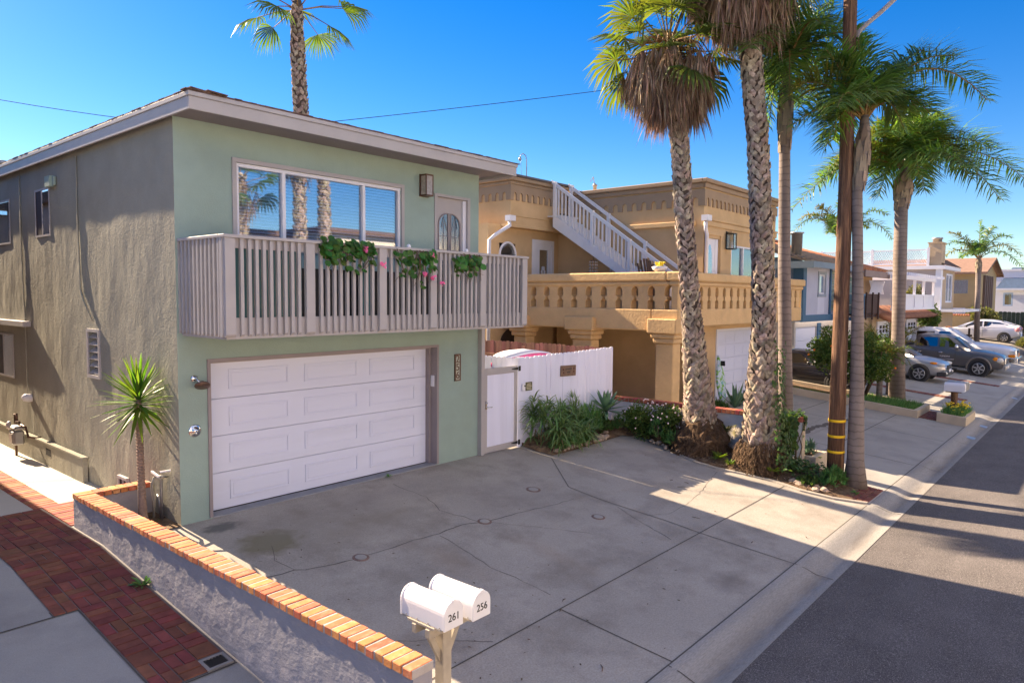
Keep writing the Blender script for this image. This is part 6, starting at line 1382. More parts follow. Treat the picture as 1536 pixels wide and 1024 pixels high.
# ------------------------------------------------------------------ cars
paint = lambda n,c,mt=.5: mat(n, c, .32, .02, 2, metal=mt, spec=.5, coat=.6, local=True)
CG = glassmat('car_glass', (.10,.13,.15), .26); TYRE = mat('tyre_rubber', (.022,.022,.024), .8); RIM = mat('alloy_rim', (.55,.55,.57), .3, .05, 9, metal=.9)
HEADL = mat('headlamp_glass', (.62,.62,.60), .08, spec=.8); AMBER = mat('amber_lamp', (.85,.28,.02), .2); REDL = mat('red_lamp', (.5,.02,.02), .2); PLAST = mat('dark_car_plastic', (.045,.045,.05), .6); CHR = M['chrome']
def car(name, label, cat, pm, L, Wd, st, gh, wheels, Rw, deck, details, group='cars parked in the driveways', gmat=None, trimc=None):
    """st: (y, z_low, z_side_top, z_centre, halfwidth) nose first; gh: cabin stations (y, zb, zt, wb, wt)"""
    t = thing(name, label, cat, (0,0,0), group); b = MB(); n = 13
    def ring(s):
        y,zl,zs,zc,w = s; half = [(0,zl),(w*.75,zl),(w*.95,zl+.06),(w*.985,zl+.18),(w,zl+(zs-zl)*.55),(w*.985,zs-.05),(w*.90,zs+ (zc-zs)*.35),(w*.55,zs+(zc-zs)*.85),(0,zc)]
        return [(x,y,z) for x,z in half]+[(-x,y,z) for x,z in reversed(half[1:-1])]
    vs = []; 
    for s in st: vs += ring(s)
    N = 16; fs = []
    for i in range(len(st)-1):
        for k in range(N): fs.append((i*N+k,i*N+(k+1)%N,(i+1)*N+(k+1)%N,(i+1)*N+k))
    fs.append(tuple(range(N))); fs.append(tuple(range(len(vs)-1,len(vs)-N-1,-1))); b.add(vs,fs,0,True)
    body = b.build('body', pm, t, subsurf=1)
    # cabin
    b = MB(); vs = []
    for (y,zb,zt,wb,wt) in gh: vs += [(wb,y,zb),(wb+(wt-wb)*.6,y,zb+(zt-zb)*.6),(wt+.01,y,zt-.10 if zt-zb > .2 else zt),(wt*.82,y,zt),(0,y,zt+.02),(-wt*.82,y,zt),(-wt-.01,y,zt-.10 if zt-zb > .2 else zt),(-wb-(wt-wb)*.6,y,zb+(zt-zb)*.6),(-wb,y,zb)]
    fs = []
    for i in range(len(gh)-1):
        for k in range(8): fs.append((i*9+k,i*9+k+1,(i+1)*9+k+1,(i+1)*9+k))
    fs.append(tuple(range(9))); fs.append(tuple(range(len(vs)-1,len(vs)-10,-1))); b.add(vs,fs,0,True); cab = b.build('cabin', pm, t, bevel=0)
    def side(y,z):
        for i in range(len(gh)-1):
            a,c = gh[i],gh[i+1]
            if a[0] <= y <= c[0]:
                k = (y-a[0])/(c[0]-a[0]); zb,zt,wb,wt = [a[j]+(c[j]-a[j])*k for j in (1,2,3,4)]; return wb+(wt-wb)*max(0,min(1,(z-zb)/max(.01,zt-zb)))
        return gh[0][3]
    for poly in details.get('win',()):
        for sg in (1,-1):
            b = MB(); vs = [(sg*(side(y,z)+.012),y,z) for y,z in poly]; vi = [(sg*(side(y,z)-.03),y,z) for y,z in poly]; m = len(poly)
            b.add(vs+vi,[tuple(range(m))]+[(i,(i+1)%m,m+(i+1)%m,m+i) for i in range(m)]); b.build('window', CG, cab)
    for (quad,nm) in details.get('screen',()):
        b = MB(); b.add(quad,[(0,1,2,3)]); b.build(nm, CG, cab)
    for wy in wheels:
        for sg in (1,-1):
            w = Wd; wo = thing_part('wheel', t); 
            b = MB(); b.lathe([(Rw*.62,-.12),(Rw*.9,-.12),(Rw,-.085),(Rw,.085),(Rw*.92,.115),(Rw*.66,.12),(Rw*.62,.10)],(sg*(w-.11),wy,Rw),(sg,0,0),24); wt_ = b.build('wheel', TYRE, t)
            b = MB(); b.lathe([(Rw*.66,-.1),(Rw*.66,.112),(Rw*.60,.118),(Rw*.57,.06),(0,.05)],(sg*(w-.11),wy,Rw),(sg,0,0),24,0,False); 
            for k in range(6):
                a = 2*PI*k/6+.3; d = V((0,math.cos(a),math.sin(a))); c = V((sg*(w-.11+.085),wy,Rw)); b.bar(c+d*Rw*.08,c+d*Rw*.6,.05*Rw/.33,.05,0,(1,0,0))
            b.lathe([(Rw*.16,.06),(Rw*.16,.1),(0,.105)],(sg*(w-.11),wy,Rw),(sg,0,0),12,0,False); b.build('rim', RIM, wt_)
            b = MB(); b.lathe([(Rw*1.17,-.25),(Rw*1.17,.004),(Rw*1.0,.006)],(sg*(w-.012),wy,Rw+.01),(sg,0,0),26,0,True); b.lathe([(Rw*1.16,-.2),(0,-.2)],(sg*(w-.012),wy,Rw+.01),(sg,0,0),26,0,False); b.build('wheel_arch', PLAST, t)
            b = MB(); b.lathe([(Rw*1.05,.0),(Rw*1.16,.004),(0,.004)][:2]+[(Rw*1.16,-.02)],(sg*(w-.002),wy,Rw+.01),(sg,0,0),26,0,True)
            b2 = MB(); b2.lathe([(Rw*1.145,-.005),(Rw*1.145,.003),(0.0,.003)],(sg*(w-.008),wy,Rw+.01),(sg,0,0),26,0,False); b2.build('arch_shadow', PLAST, t)
    for (nm,boxes,m) in details.get('box',()):
        for bx in boxes:
            b = MB()
            isbox = bx[0] < bx[1] and bx[2] < bx[3] and bx[4] < bx[5]
            if isbox: b.box(*bx)
            else: b.blob(bx[0:3],bx[3:6],0,10,7,0)
            b.build(nm, m, t, bevel=.015 if isbox else 0)
    return t
def thing_part(n, t): return None
def place(t, x, y, z, rz=0): t.location = (x,y,z); t.rotation_euler = (0,0,rz)
# grey crew cab pickup (nose towards the street)
gp_ = paint('grey_car_paint', (.13,.125,.13), .55)
st = [(0.0,.42,.84,.88,.80),(.06,.36,.96,1.02,.92),(.35,.34,1.06,1.15,.97),(1.0,.36,1.13,1.25,.985),(1.75,.38,1.20,1.32,.99),(2.4,.38,1.26,1.32,.995),(3.7,.38,1.32,1.34,.995),(3.9,.38,1.40,1.42,.995),(5.0,.38,1.40,1.42,.995),(5.85,.40,1.40,1.42,.985),(5.95,.45,1.32,1.34,.93)]
gh = [(1.42,1.2,1.26,.86,.80),(2.0,1.2,1.72,.94,.74),(2.4,1.2,1.91,.955,.75),(3.45,1.2,1.94,.955,.76),(3.74,1.2,1.90,.95,.76),(3.84,1.2,1.6,.95,.80),(3.87,1.2,1.3,.94,.84)]
det = dict(win=[[(1.86,1.34),(2.70,1.36),(2.70,1.80),(2.33,1.78)],[(2.80,1.36),(3.62,1.38),(3.56,1.78),(2.80,1.80)]],
  screen=[([(-.74,1.50,1.32),(.74,1.50,1.32),(.62,2.10,1.81),(-.62,2.10,1.81)],'windscreen')],
  box=[('headlight',[(-.86,.18,.82,.16,.16,.13),(.86,.18,.82,.16,.16,.13)],HEADL),('indicator',[(-.93,.36,.88,.06,.12,.09),(.93,.36,.88,.06,.12,.09)],AMBER),('grille',[(-.55,.55,-.02,.1,.62,.92)],CHR),('grille_bars',[(-.5,.5,-.03,.0,.70,.74),(-.5,.5,-.03,.0,.8,.84)],PLAST),
   ('bumper',[(-.84,.84,-.06,.25,.38,.60)],mat('silver_bumper',(.33,.32,.32),.35,.05,4,metal=.6)),('number_plate',[(-.25,.25,-.08,-.065,.42,.56)],M['white']),('fog_lamp',[(-.72,-.05,.50,.09,.05,.07),(.72,-.05,.50,.09,.05,.07)],HEADL),
   ('mirror',[(-1.1,1.95,1.38,.12,.09,.11),(1.1,1.95,1.38,.12,.09,.11)],CHR),('door_handle',[(-1.01,-.985,2.56,2.74,1.07,1.11),(-1.01,-.985,3.5,3.68,1.07,1.11)],CHR),('door_moulding',[(-1.012,-.985,2.05,3.95,.74,.80)],M['steel']),('door_gap',[(-1.001,-.985,2.74,2.755,.55,1.16),(-1.001,-.985,3.86,3.88,.55,1.2),(-1.001,-.985,2.0,2.012,.6,1.1)],PLAST),
   ('bed_cover',[(-.88,.88,3.98,5.8,1.41,1.445)],PLAST),('running_board',[(-.98,-.9,1.9,4.0,.30,.36)],PLAST),('tail_lamp',[(-.93,-.8,5.9,5.97,.75,1.1),(.8,.93,5.9,5.97,.75,1.1)],REDL)])
t = car('pickup_truck','dark grey crew cab pickup parked nose to the street beside the white pickup','pickup truck',gp_,5.95,.99,st,gh,(1.02,4.75),.40,0,det)
FLARE = mat('silver_flare',(.22,.20,.19),.4,.05,metal=.4)
for sg in (-1,1):
    b = MB(); b.tube([(sg*.995,1.02+.50*math.cos(a),.42+.50*math.sin(a)) for a in [PI*(-.05+1.1*k/14) for k in range(15)]],.045,6); b.build('wheel_flare', FLARE, t)
text_mesh('door_lettering','TUNDRA',M['white'],t,(-1.003,2.45,.90),(0,-1,0),(0,0,1),.11,.003)
place(t,39.6,3.86,gz(39.5,4.8)-.03); t.scale = (.96,.95,.98)
# white pickup further on
wp = paint('white_car_paint', (.70,.70,.74), .0)
st2 = [(0.0,.55,.95,.98,.82),(.06,.5,1.08,1.12,.94),(.3,.46,1.16,1.22,.98),(1.3,.46,1.22,1.36,1.0),(2.1,.46,1.28,1.40,1.0),(4.3,.46,1.32,1.38,1.0),(5.2,.46,1.32,1.36,1.0),(6.1,.5,1.3,1.34,.97)]
gh2 = [(1.85,1.30,1.36,.88,.80),(2.55,1.30,1.92,.95,.75),(2.9,1.30,2.04,.96,.76),(4.1,1.30,2.06,.96,.77),(4.35,1.3,2.0,.95,.76),(4.5,1.3,1.38,.94,.8)]
det2 = dict(win=[[(2.25,1.38),(3.2,1.38),(3.2,1.88),(2.75,1.88)],[(3.4,1.5),(4.2,1.5),(4.2,1.86),(3.4,1.88)]], screen=[([(-.76,1.93,1.40),(.76,1.93,1.40),(.66,2.66,1.97),(-.66,2.66,1.97)],'windscreen')],
  box=[('headlight',[(-.95,-.6,-.03,.2,.86,1.04),(.6,.95,-.03,.2,.86,1.04)],HEADL),('indicator',[(-.985,-.80,-.035,.24,.72,.855),(.8,.985,-.035,.24,.72,.855)],AMBER),('grille',[(-.56,.56,-.04,.1,.74,1.06)],CHR),('bumper',[(-1.0,1.0,-.14,.2,.46,.70)],CHR),('mirror',[(-1.14,2.35,1.45,.13,.1,.14),(1.14,2.35,1.45,.13,.1,.14)],PLAST),('door_handle',[(-1.02,-.99,3.1,3.25,1.18,1.22)],PLAST),('roof_marker',[(-.4,2.95,2.09,.06,.05,.03),(0,2.95,2.1,.06,.05,.03),(.4,2.95,2.09,.06,.05,.03)],AMBER),('door_gap',[(-1.006,-.985,3.3,3.312,.6,1.3)],PLAST)])
t = car('pickup_truck','white pickup truck with amber lamps parked beyond the dark grey pickup','pickup truck',wp,6.1,1.0,st2,gh2,(1.1,4.9),.41,0,det2)
place(t,42.4,3.75,gz(42.4,4.9)+.03)
# silver wagon
sp_ = paint('silver_car_paint', (.40,.40,.42), .6)
st3 = [(0.0,.38,.62,.66,.62),(.08,.30,.74,.78,.80),(.35,.24,.84,.92,.88),(.9,.24,.93,1.02,.91),(1.45,.24,.98,1.07,.915),(2.4,.24,1.0,1.06,.92),(4.0,.26,1.02,1.06,.91),(4.6,.3,1.0,1.04,.86),(4.78,.4,.9,.94,.75)]
gh3 = [(1.15,1.0,1.04,.80,.76),(1.95,.98,1.48,.87,.66),(2.4,.98,1.62,.88,.66),(3.7,.98,1.64,.87,.66),(4.4,.98,1.52,.84,.64),(4.7,.98,1.05,.8,.66)]
det3 = dict(win=[[(1.55,1.05),(2.6,1.05),(2.6,1.50),(2.1,1.47)],[(2.7,1.05),(3.6,1.05),(3.55,1.5),(2.7,1.51)],[(3.68,1.06),(4.35,1.10),(4.2,1.44),(3.66,1.49)]], screen=[([(-.68,1.22,1.06),(.68,1.22,1.06),(.57,2.06,1.53),(-.57,2.06,1.53)],'windscreen')],
  box=[('headlight',[(-.72,.2,.73,.15,.2,.08),(.72,.2,.73,.15,.2,.08)],HEADL),('indicator',[(-.86,.42,.80,.04,.14,.05),(.86,.42,.80,.04,.14,.05)],AMBER),('grille',[(-.38,.38,-.02,.1,.5,.7)],PLAST),('bumper_cladding',[(-.84,.84,-.03,.3,.26,.44)],PLAST),('number_plate',[(-.22,.22,-.05,-.035,.42,.54)],M['white']),('sill_cladding',[(-.925,-.85,1.5,3.3,.22,.36)],PLAST),('fog_lamp',[(-.66,.0,.40,.08,.06,.06),(.66,.0,.40,.08,.06,.06)],HEADL),('mirror',[(-.99,1.65,1.08,.1,.07,.08),(.99,1.65,1.08,.1,.07,.08)],sp_),('door_handle',[(-.935,-.905,2.4,2.56,.93,.96),(-.935,-.905,3.4,3.56,.95,.98)],CHR),('roof_rail',[(-.66,-.62,2.3,4.2,1.67,1.70),(.62,.66,2.3,4.2,1.67,1.70)],PLAST),('tail_lamp',[(-.8,-.6,4.62,4.75,.85,1.0),(.6,.8,4.62,4.75,.85,1.0)],REDL)])
t = car('station_wagon','silver station wagon parked beyond the far queen palm trunk','car',sp_,4.8,.915,st3,gh3,(.93,3.7),.345,0,det3)
place(t,34.1,5.28,gz(34,6.2)-.03)
# dark sedan
dp = paint('black_car_paint', (.012,.011,.018), .2)
st4 = [(0.0,.36,.60,.63,.62),(.08,.26,.72,.75,.80),(.4,.2,.80,.87,.88),(1.1,.2,.88,.96,.91),(1.6,.2,.92,.99,.915),(3.2,.2,.94,.99,.91),(4.1,.22,.96,1.02,.89),(4.6,.3,.9,.97,.82),(4.7,.4,.8,.85,.7)]
gh4 = [(1.3,.93,.97,.8,.74),(2.1,.92,1.34,.86,.62),(2.5,.92,1.42,.86,.62),(3.2,.92,1.41,.86,.62),(3.7,.93,1.28,.84,.6),(4.25,.94,.99,.8,.66)]
det4 = dict(win=[[(1.75,.98),(2.65,.98),(2.65,1.32),(2.2,1.29)],[(2.75,.98),(3.6,1.0),(3.3,1.3),(2.75,1.32)]], screen=[([(-.68,1.36,.99),(.68,1.36,.99),(.55,2.18,1.36),(-.55,2.18,1.36)],'windscreen'),([(-.55,3.62,1.3),(.55,3.62,1.3),(.64,4.18,1.02),(-.64,4.18,1.02)],'rear_window')],
  box=[('headlight',[(-.7,.22,.66,.15,.2,.07),(.7,.22,.66,.15,.2,.07)],HEADL),('grille',[(-.38,.38,-.01,.1,.38,.58)],PLAST),('mirror',[(-.99,1.8,1.0,.1,.07,.08),(.99,1.8,1.0,.1,.07,.08)],dp),('door_handle',[(-.93,-.9,2.5,2.66,.84,.87),(-.93,-.9,3.35,3.5,.85,.88)],CHR),('tail_lamp',[(-.8,-.5,4.58,4.68,.74,.88),(.5,.8,4.58,4.68,.74,.88)],REDL)])
t = car('sedan','dark sedan parked behind the orange tree in front of the blue house','car',dp,4.7,.915,st4,gh4,(.9,3.6),.33,0,det4)
place(t,27.05,6.55,gz(27,7.4)-.05)
# silver white hatchback, tail to the street
hp = paint('pale_silver_paint', (.56,.58,.70), .3)
st5 = [(0.0,.36,.62,.66,.6),(.08,.26,.74,.78,.78),(.4,.2,.84,.92,.85),(.9,.2,.92,1.0,.87),(1.4,.2,.97,1.04,.875),(3.2,.2,1.02,1.06,.875),(3.9,.24,1.04,1.08,.85),(4.35,.3,1.0,1.08,.80),(4.46,.4,.8,.95,.72)]
gh5 = [(.95,.98,1.02,.76,.7),(1.8,.98,1.40,.83,.6),(2.3,.98,1.50,.84,.6),(2.9,.98,1.49,.84,.6),(3.6,1.0,1.38,.82,.6),(4.38,1.02,1.1,.74,.62)]
det5 = dict(win=[[(1.3,1.03),(2.35,1.05),(2.35,1.4),(1.85,1.36)],[(2.45,1.05),(3.85,1.16),(3.3,1.34),(2.45,1.4)]], screen=[([(-.62,1.0,1.03),(.62,1.0,1.03),(.54,1.85,1.43),(-.54,1.85,1.43)],'windscreen'),([(-.54,3.4,1.44),(.54,3.4,1.44),(.62,4.2,1.18),(-.62,4.2,1.18)],'rear_window')],
  box=[('tail_lamp',[(-.78,4.32,.9,.09,.16,.16),(.78,4.32,.9,.09,.16,.16)],mat('pink_tail_lamp',(.6,.25,.28),.2)),('headlight',[(-.7,.25,.76,.12,.22,.08),(.7,.25,.76,.12,.22,.08)],HEADL),('mirror',[(-.96,1.5,1.05,.1,.07,.08),(.96,1.5,1.05,.1,.07,.08)],PLAST),('number_plate',[(-.25,.25,4.45,4.47,.6,.72)],M['white']),('door_gap',[(-.885,-.86,2.4,2.41,.35,1.0),(.86,.885,2.4,2.41,.35,1.0)],PLAST)])
t = car('hatchback','pale silver hatchback parked tail to the street beyond the white pickup','car',hp,4.46,.87,st5,gh5,(.85,3.6),.325,0,det5)
place(t,57.5,9.35,.27,PI)
# ------------------------------------------------------------------ blue house
BH = thing('blue_house', 'blue and lavender two storey house with white garage door behind the dark sedan', 'house', (30,9,0))
blue = mat('blue_siding', (.17,.26,.40), .7, .05, 3, bump=.4, bscale=6, stretch=(1,1,.02)); lav = mat('lavender_siding', (.50,.53,.66), .7, .03, 3); dblue = mat('dark_blue_trim', (.05,.13,.24), .6, .05); tealm = mat('teal_siding', (.13,.22,.22), .7, .05)
b = MB(); b.wall(TY(8.9),26.7,36.2,2.2,4.35,[(28.62,29.35,3.25,4.0)],.1); b.add([(36.2,8.9,2.2),(36.2,16,2.2),(36.2,16,4.4),(36.2,8.9,4.4)],[(0,1,2,3)])
for k in range(32): b.box(27.2+k*.1,27.22+k*.1,8.89,8.9,2.5,4.2) if not (28.5 < 27.2+k*.1 < 29.4) else None
b.build('front_wall', lav, BH)
b = MB(); b.wall(TX(26.7),8.9,16,2.2,4.6); 
for k in range(40): b.box(26.69,26.7,8.95+k*.17,8.97+k*.17,2.3,4.4)
b.build('side_wall', blue, BH)
b = MB(); b.box(26.66,27.05,8.84,8.899,2.45,4.3); b.box(26.64,26.699,8.84,9.2,2.45,4.3); b.box(29.9,30.05,8.84,8.899,2.45,4.3); b.box(26.6,36.2,8.8,8.899,2.2,2.45); b.build('corner_trim', dblue, BH)
window(BH, TY(8.9), (28.62,29.35,3.25,4.0), [], M['white'], M['glass'], .02, .05, trim=mat('grey_blue_trim',(.25,.30,.38),.6), tw=.12)
b = MB()
for k in range(8): b.add([(30.06,8.87,2.62+k*.2),(31.2,8.87,2.62+k*.2),(31.2,8.80,2.60+k*.2),(30.06,8.80,2.60+k*.2)],[(0,1,2,3)]); b.box(30.06,31.2,8.86,8.899,2.64+k*.2,2.79+k*.2)
b.build('louvred_panel', mat('green_grey_louvre',(.20,.25,.22),.6), BH)
b = MB(); b.box(30.3,31.5,8.0,8.06,2.3,3.15); 
for k in range(7): b.box(30.3+k*.19,30.36+k*.19,7.96,7.999,2.3,3.2)
b.box(30.2,31.55,7.95,8.1,3.2,3.28); b.box(30.2,31.5,8.1,8.8,2.2,2.3); b.build('balcony', dblue, BH)
b = MB(); b.wall(TY(9.15),26.8,36.2,-.1,2.199,[(26.95,29.35,-.1,1.98),(34.9,35.3,0,1.95)],.1); b.wall(TX(26.8),9.15,16,-.1,2.2); b.build('lower_wall', mat('cream_lower_wall',(.52,.49,.47),.8,.05), BH)
b = MB(); b.box(26.95,29.35,9.24,9.26,-.1,1.98); gd = b.build('garage_door', M['garage'], BH); b = MB()
for k in range(4): b.box(26.97,29.33,9.2,9.239,-.08+k*.51,.42+k*.51)
b.build('door_section', M['garage'], gd, bevel=.01); b = MB(); b.box(29.36,29.75,9.1,9.149,-.1,2.1); b.box(26.5,26.8,9.1,9.149,-.1,1.2); b.build('blue_panel', dblue, BH); b = MB(); b.box(34.92,35.28,9.22,9.25,0,1.95); b.build('side_door', M['dark'], BH)
b = MB(); b.add([(26.1,8.35,4.32),(32.6,8.35,4.32),(32.6,13.2,5.75),(26.1,13.2,5.75),(26.1,8.35,4.42),(32.6,8.35,4.42),(32.6,13.2,5.85),(26.1,13.2,5.85)],[(4,5,6,7),(0,1,5,4),(1,2,6,5),(2,3,7,6),(3,0,4,7),(0,3,2,1)])
for k in range(17):
    s = k/17; b.box(26.08,32.6,8.33+4.87*s,8.36+4.87*s,4.425+1.43*s,4.47+1.43*s)
b.build('shake_roof', mat('grey_brown_shake',(.19,.155,.13),.9,.3,8,stretch=(3,1,1)), BH)
b = MB(); b.box(26.08,32.58,8.3,8.349,4.18,4.40); b.box(26.05,26.099,8.3,13.1,4.15,4.4); b.build('fascia', mat('slate_blue_fascia',(.17,.23,.30),.6,.05), BH)
b = MB()
def tileroof(b, x0,x1,y0,z0,y1,z1,step=.28):
    b.add([(x0,y0,z0),(x1,y0,z0),(x1,y1,z1),(x0,y1,z1)],[(0,1,2,3)])
    x = x0
    while x < x1: b.tube([(x,y0-.03,z0+.03),(x,(y0+y1)/2,(z0+z1)/2+.03),(x,y1,z1+.03)],.10,6); x += step
terr = mat('terracotta_tile', (.36,.145,.075), .85, .25, 5, island=.15, bump=.4, bscale=20)
tileroof(b,32.4,36.6,8.3,4.30,13,5.7); b.tube([(26.3,13.2,5.92),(36.6,13.2,5.85)],.14,8); b.build('tile_roof', terr, BH)
b = MB(); b.box(32.5,36.7,8.22,8.29,4.02,4.30); b.build('brown_fascia', mat('brown_grey_fascia',(.24,.18,.165),.7,.1), BH)
b = MB(); b.lathe([(.2,0),(.2,.95),(.25,.96),(.25,1.0),(0,1.0)],(26.9,9.2,4.5),(0,0,1),14); b.build('flue', M['steel'], BH)
b = MB(); b.box(32.2,33.3,8.84,8.899,2.5,4.0); b.build('sliding_door', tealm, BH); b = MB(); b.box(33.4,36.19,8.85,8.899,2.5,4.3); b.build('plywood_wall', mat('plywood',(.36,.24,.13),.8,.15,2), BH)
b = MB(); b.box(31.75,33.8,8.0,8.06,2.45,3.28); b.box(31.7,33.8,8.061,8.8,2.3,2.42)
for x in (31.75,32.75,33.7): b.box(x,x+.1,7.95,7.999,2.2,3.35)
b.build('brown_balcony', mat('dark_brown_wood',(.06,.035,.03),.8,.2), BH)
# ------------------------------------------------------------------ one storey garage with pergola deck
PH = thing('pergola_house', 'low house with white garage doors, tiled skirt roof and white pergola deck', 'house', (40,8.8,0))
beige = mat('beige_stucco', (.42,.33,.23), .9, .08, 2)
b = MB(); b.wall(TY(8.8),36.3,46,-.1,2.6); b.wall(TX(36.3),8.8,16,-.1,2.6); b.add([(36.3,8.8,2.6),(46,8.8,2.6),(46,16,2.6),(36.3,16,2.6)],[(0,1,2,3)]); b.build('wall', beige, PH)
b = MB(); tileroof(b,35.0,46.2,7.9,2.15,8.79,2.68,.3); b.build('skirt_roof', mat('brown_tile',(.24,.12,.085),.85,.25,5), PH)
b = MB(); tileroof(b,34.6,36.2,7.7,2.1,8.2,2.35,.3); b.build('tile_edge', terr, PH)
for x0,x1 in ((37.0,39.3),(40.6,42.0),(43.0,45.6)):
    b = MB(); b.box(x0,x1,8.74,8.799,-.08,2.0); d = b.build('garage_door', M['garage'], PH); b = MB()
    for k in range(3): 
        w = (x1-x0)/4
        for q in (0,1): b.box(x0+w*(k+.65),x0+w*(k+.65)+w*.55,8.72,8.739,1.45+q*.2,1.6+q*.2)
    b.build('door_window', M['dark'], d)
b = MB()
for x in (36.4,38.6,40.8,43,45.6):
    b.box(x,x+.12,7.95,8.07,2.6,4.05)
b.box(36.3,45.8,7.93,8.08,3.25,3.33); b.box(36.3,45.8,7.93,8.08,2.55,2.66); b.box(36.2,45.9,7.92,8.09,4.051,4.2)
k = 36.2
while k < 45.9: b.box(k,k+.08,7.5,12,4.201,4.33); k += .45
b.box(36.3,45.8,8.0,8.03,2.66,3.25); b.build('pergola', M['white'], PH)
b = MB()
for k in range(16):
    b.bar((34.35+k*.13,8.5,3.3),(34.95+k*.13,8.5,3.9),.035,.02); b.bar((34.95+k*.13,8.52,3.3),(34.35+k*.13,8.52,3.9),.035,.02)
b.build('lattice', M['white'], PH)
# ------------------------------------------------------------------ grey house with roof deck railing
GY = thing('grey_house', 'grey stucco house with white lattice roof railing and square chimney', 'house', (50,8.3,0))
greyst = mat('grey_pink_stucco', (.40,.35,.345), .9, .08, 1.5); tan2 = mat('tan_front', (.46,.35,.24), .85, .06)
b = MB(); b.wall(TX(49),8.3,22,0,4.9); b.add([(54,8.3,0),(54,22,0),(54,22,4.9),(54,8.3,4.9)],[(0,1,2,3)]); b.build('side_wall', greyst, GY)
b = MB(); b.wall(TY(8.3),49,54,0,4.9,[(51.2,53.3,2.9,4.7)],.1); b.build('front_wall', tan2, GY); window(GY, TY(8.3), (51.2,53.3,2.9,4.7), [52.2], M['white'], M['glass_dark'], .03, .1)
b = MB(); b.box(48.92,49.4,8.2,8.5,2.4,4.9); b.box(48.8,54.2,8.0,22,4.901,5.12); b.box(48.6,55,6.9,8.29,2.35,2.5); b.build('white_trim', M['white'], GY)
b = MB(); b.box(48.85,48.95,8.85,22,6.05,6.12); b.box(48.85,48.95,8.85,22,5.2,5.28)
for y in (8.85,10.4,11.95,13.5,15): b.box(48.83,48.97,y,y+.14,5.12,6.2)
for k in range(50):
    y = 8.95+k*.13
    b.bar((48.9,y,5.28),(48.9,y+.5,6.05),.03,.04,0,(1,0,0)); b.bar((48.92,y+.5,5.28),(48.92,y,6.05),.03,.04,0,(1,0,0))
b.build('lattice_railing', M['white'], GY)
b = MB(); b.box(49.0,50.2,8.25,8.95,5.0,6.45); b.box(48.95,50.25,8.2,9.0,6.45,6.52); ch = b.build('chimney', tan2, GY); b = MB(); b.lathe([(.25,0),(.25,.2),(.3,.21),(.3,.3),(0,.32)],(49.6,8.6,6.52)); b.build('chimney_cap', M['steel'], ch)
b = MB(); b.lathe([(.12,0),(.12,1.4),(.18,1.41),(.18,1.55),(0,1.55)],(52,13.6,5.1)); b.build('flue', M['white'], GY)
b = MB(); b.add([(48.9,8.0,5.13),(55.0,8.0,5.13),(55.0,8.9,5.7),(50.3,8.9,5.7)],[(0,1,2,3)]); b.build('roof', M['shingle'], GY)
# ------------------------------------------------------------------ tan house with brown gable
YH = thing('tan_gabled_house', 'far tan house with brown gabled roof and slatted gable end', 'house', (64,8,0))
yel = mat('yellow_tan_stucco', (.47,.34,.18), .9, .05, 2); brn = mat('brown_roof', (.25,.155,.115), .9, .15, 4)
b = MB(); b.wall(TX(61),7.75,16,0,5.1,[(8.5,9.9,3.55,4.55),(8.6,9.8,2.05,2.5)],.1); b.wall(TY(7.75),61,69.5,0,5.1); b.add([(61,7.75,5.1),(69.5,7.75,5.1),(65.2,7.75,6.15)],[(0,1,2)]); b.build('wall', yel, YH)
window(YH, TX(61), (8.5,9.9,3.55,4.55), [9.0], mat('grey_window_frame',(.3,.3,.3),.6), M['glass_dark'], .02, .07); window(YH, TX(61), (8.6,9.8,2.05,2.5), [9.2], M['white'], M['dark'], .03, .1)
b = MB(); b.add([(60.5,7.3,4.95),(65.2,7.3,6.15),(65.2,16,6.15),(60.5,16,4.95),(60.5,7.3,5.1),(65.2,7.3,6.32),(65.2,16,6.32),(60.5,16,5.1)],[(4,5,6,7),(0,1,5,4),(3,0,4,7),(0,3,2,1)]); b.add([(70,7.3,4.95),(65.2,7.3,6.15),(65.2,16,6.15),(70,16,4.95),(70,7.3,5.1),(65.2,7.3,6.32),(65.2,16,6.32),(70,16,5.1)],[(7,6,5,4),(0,1,5,4),(3,0,4,7)]); b.build('gabled_roof', brn, YH)
b = MB()
for k in range(5): b.box(62.3+k*.95,62.75+k*.95,7.6,7.749,2.4,4.9)
b.build('gable_slats', mat('brown_slats',(.16,.11,.095),.8,.1), YH)
t = thing('tan_yard_wall', 'far tan garden wall with scalloped coping behind the parked hatchback', 'garden wall', (58.5,9,0)); b = MB(); b.box(58.8,59,8.0,10.6,0,2.0); b.build('wall_body', yel, t); b = MB()
for k in range(18): b.tube([(58.7,8.05+k*.145,2.03),(59.1,8.05+k*.145,2.03)],.07,6)
b.build('coping', terr, t)
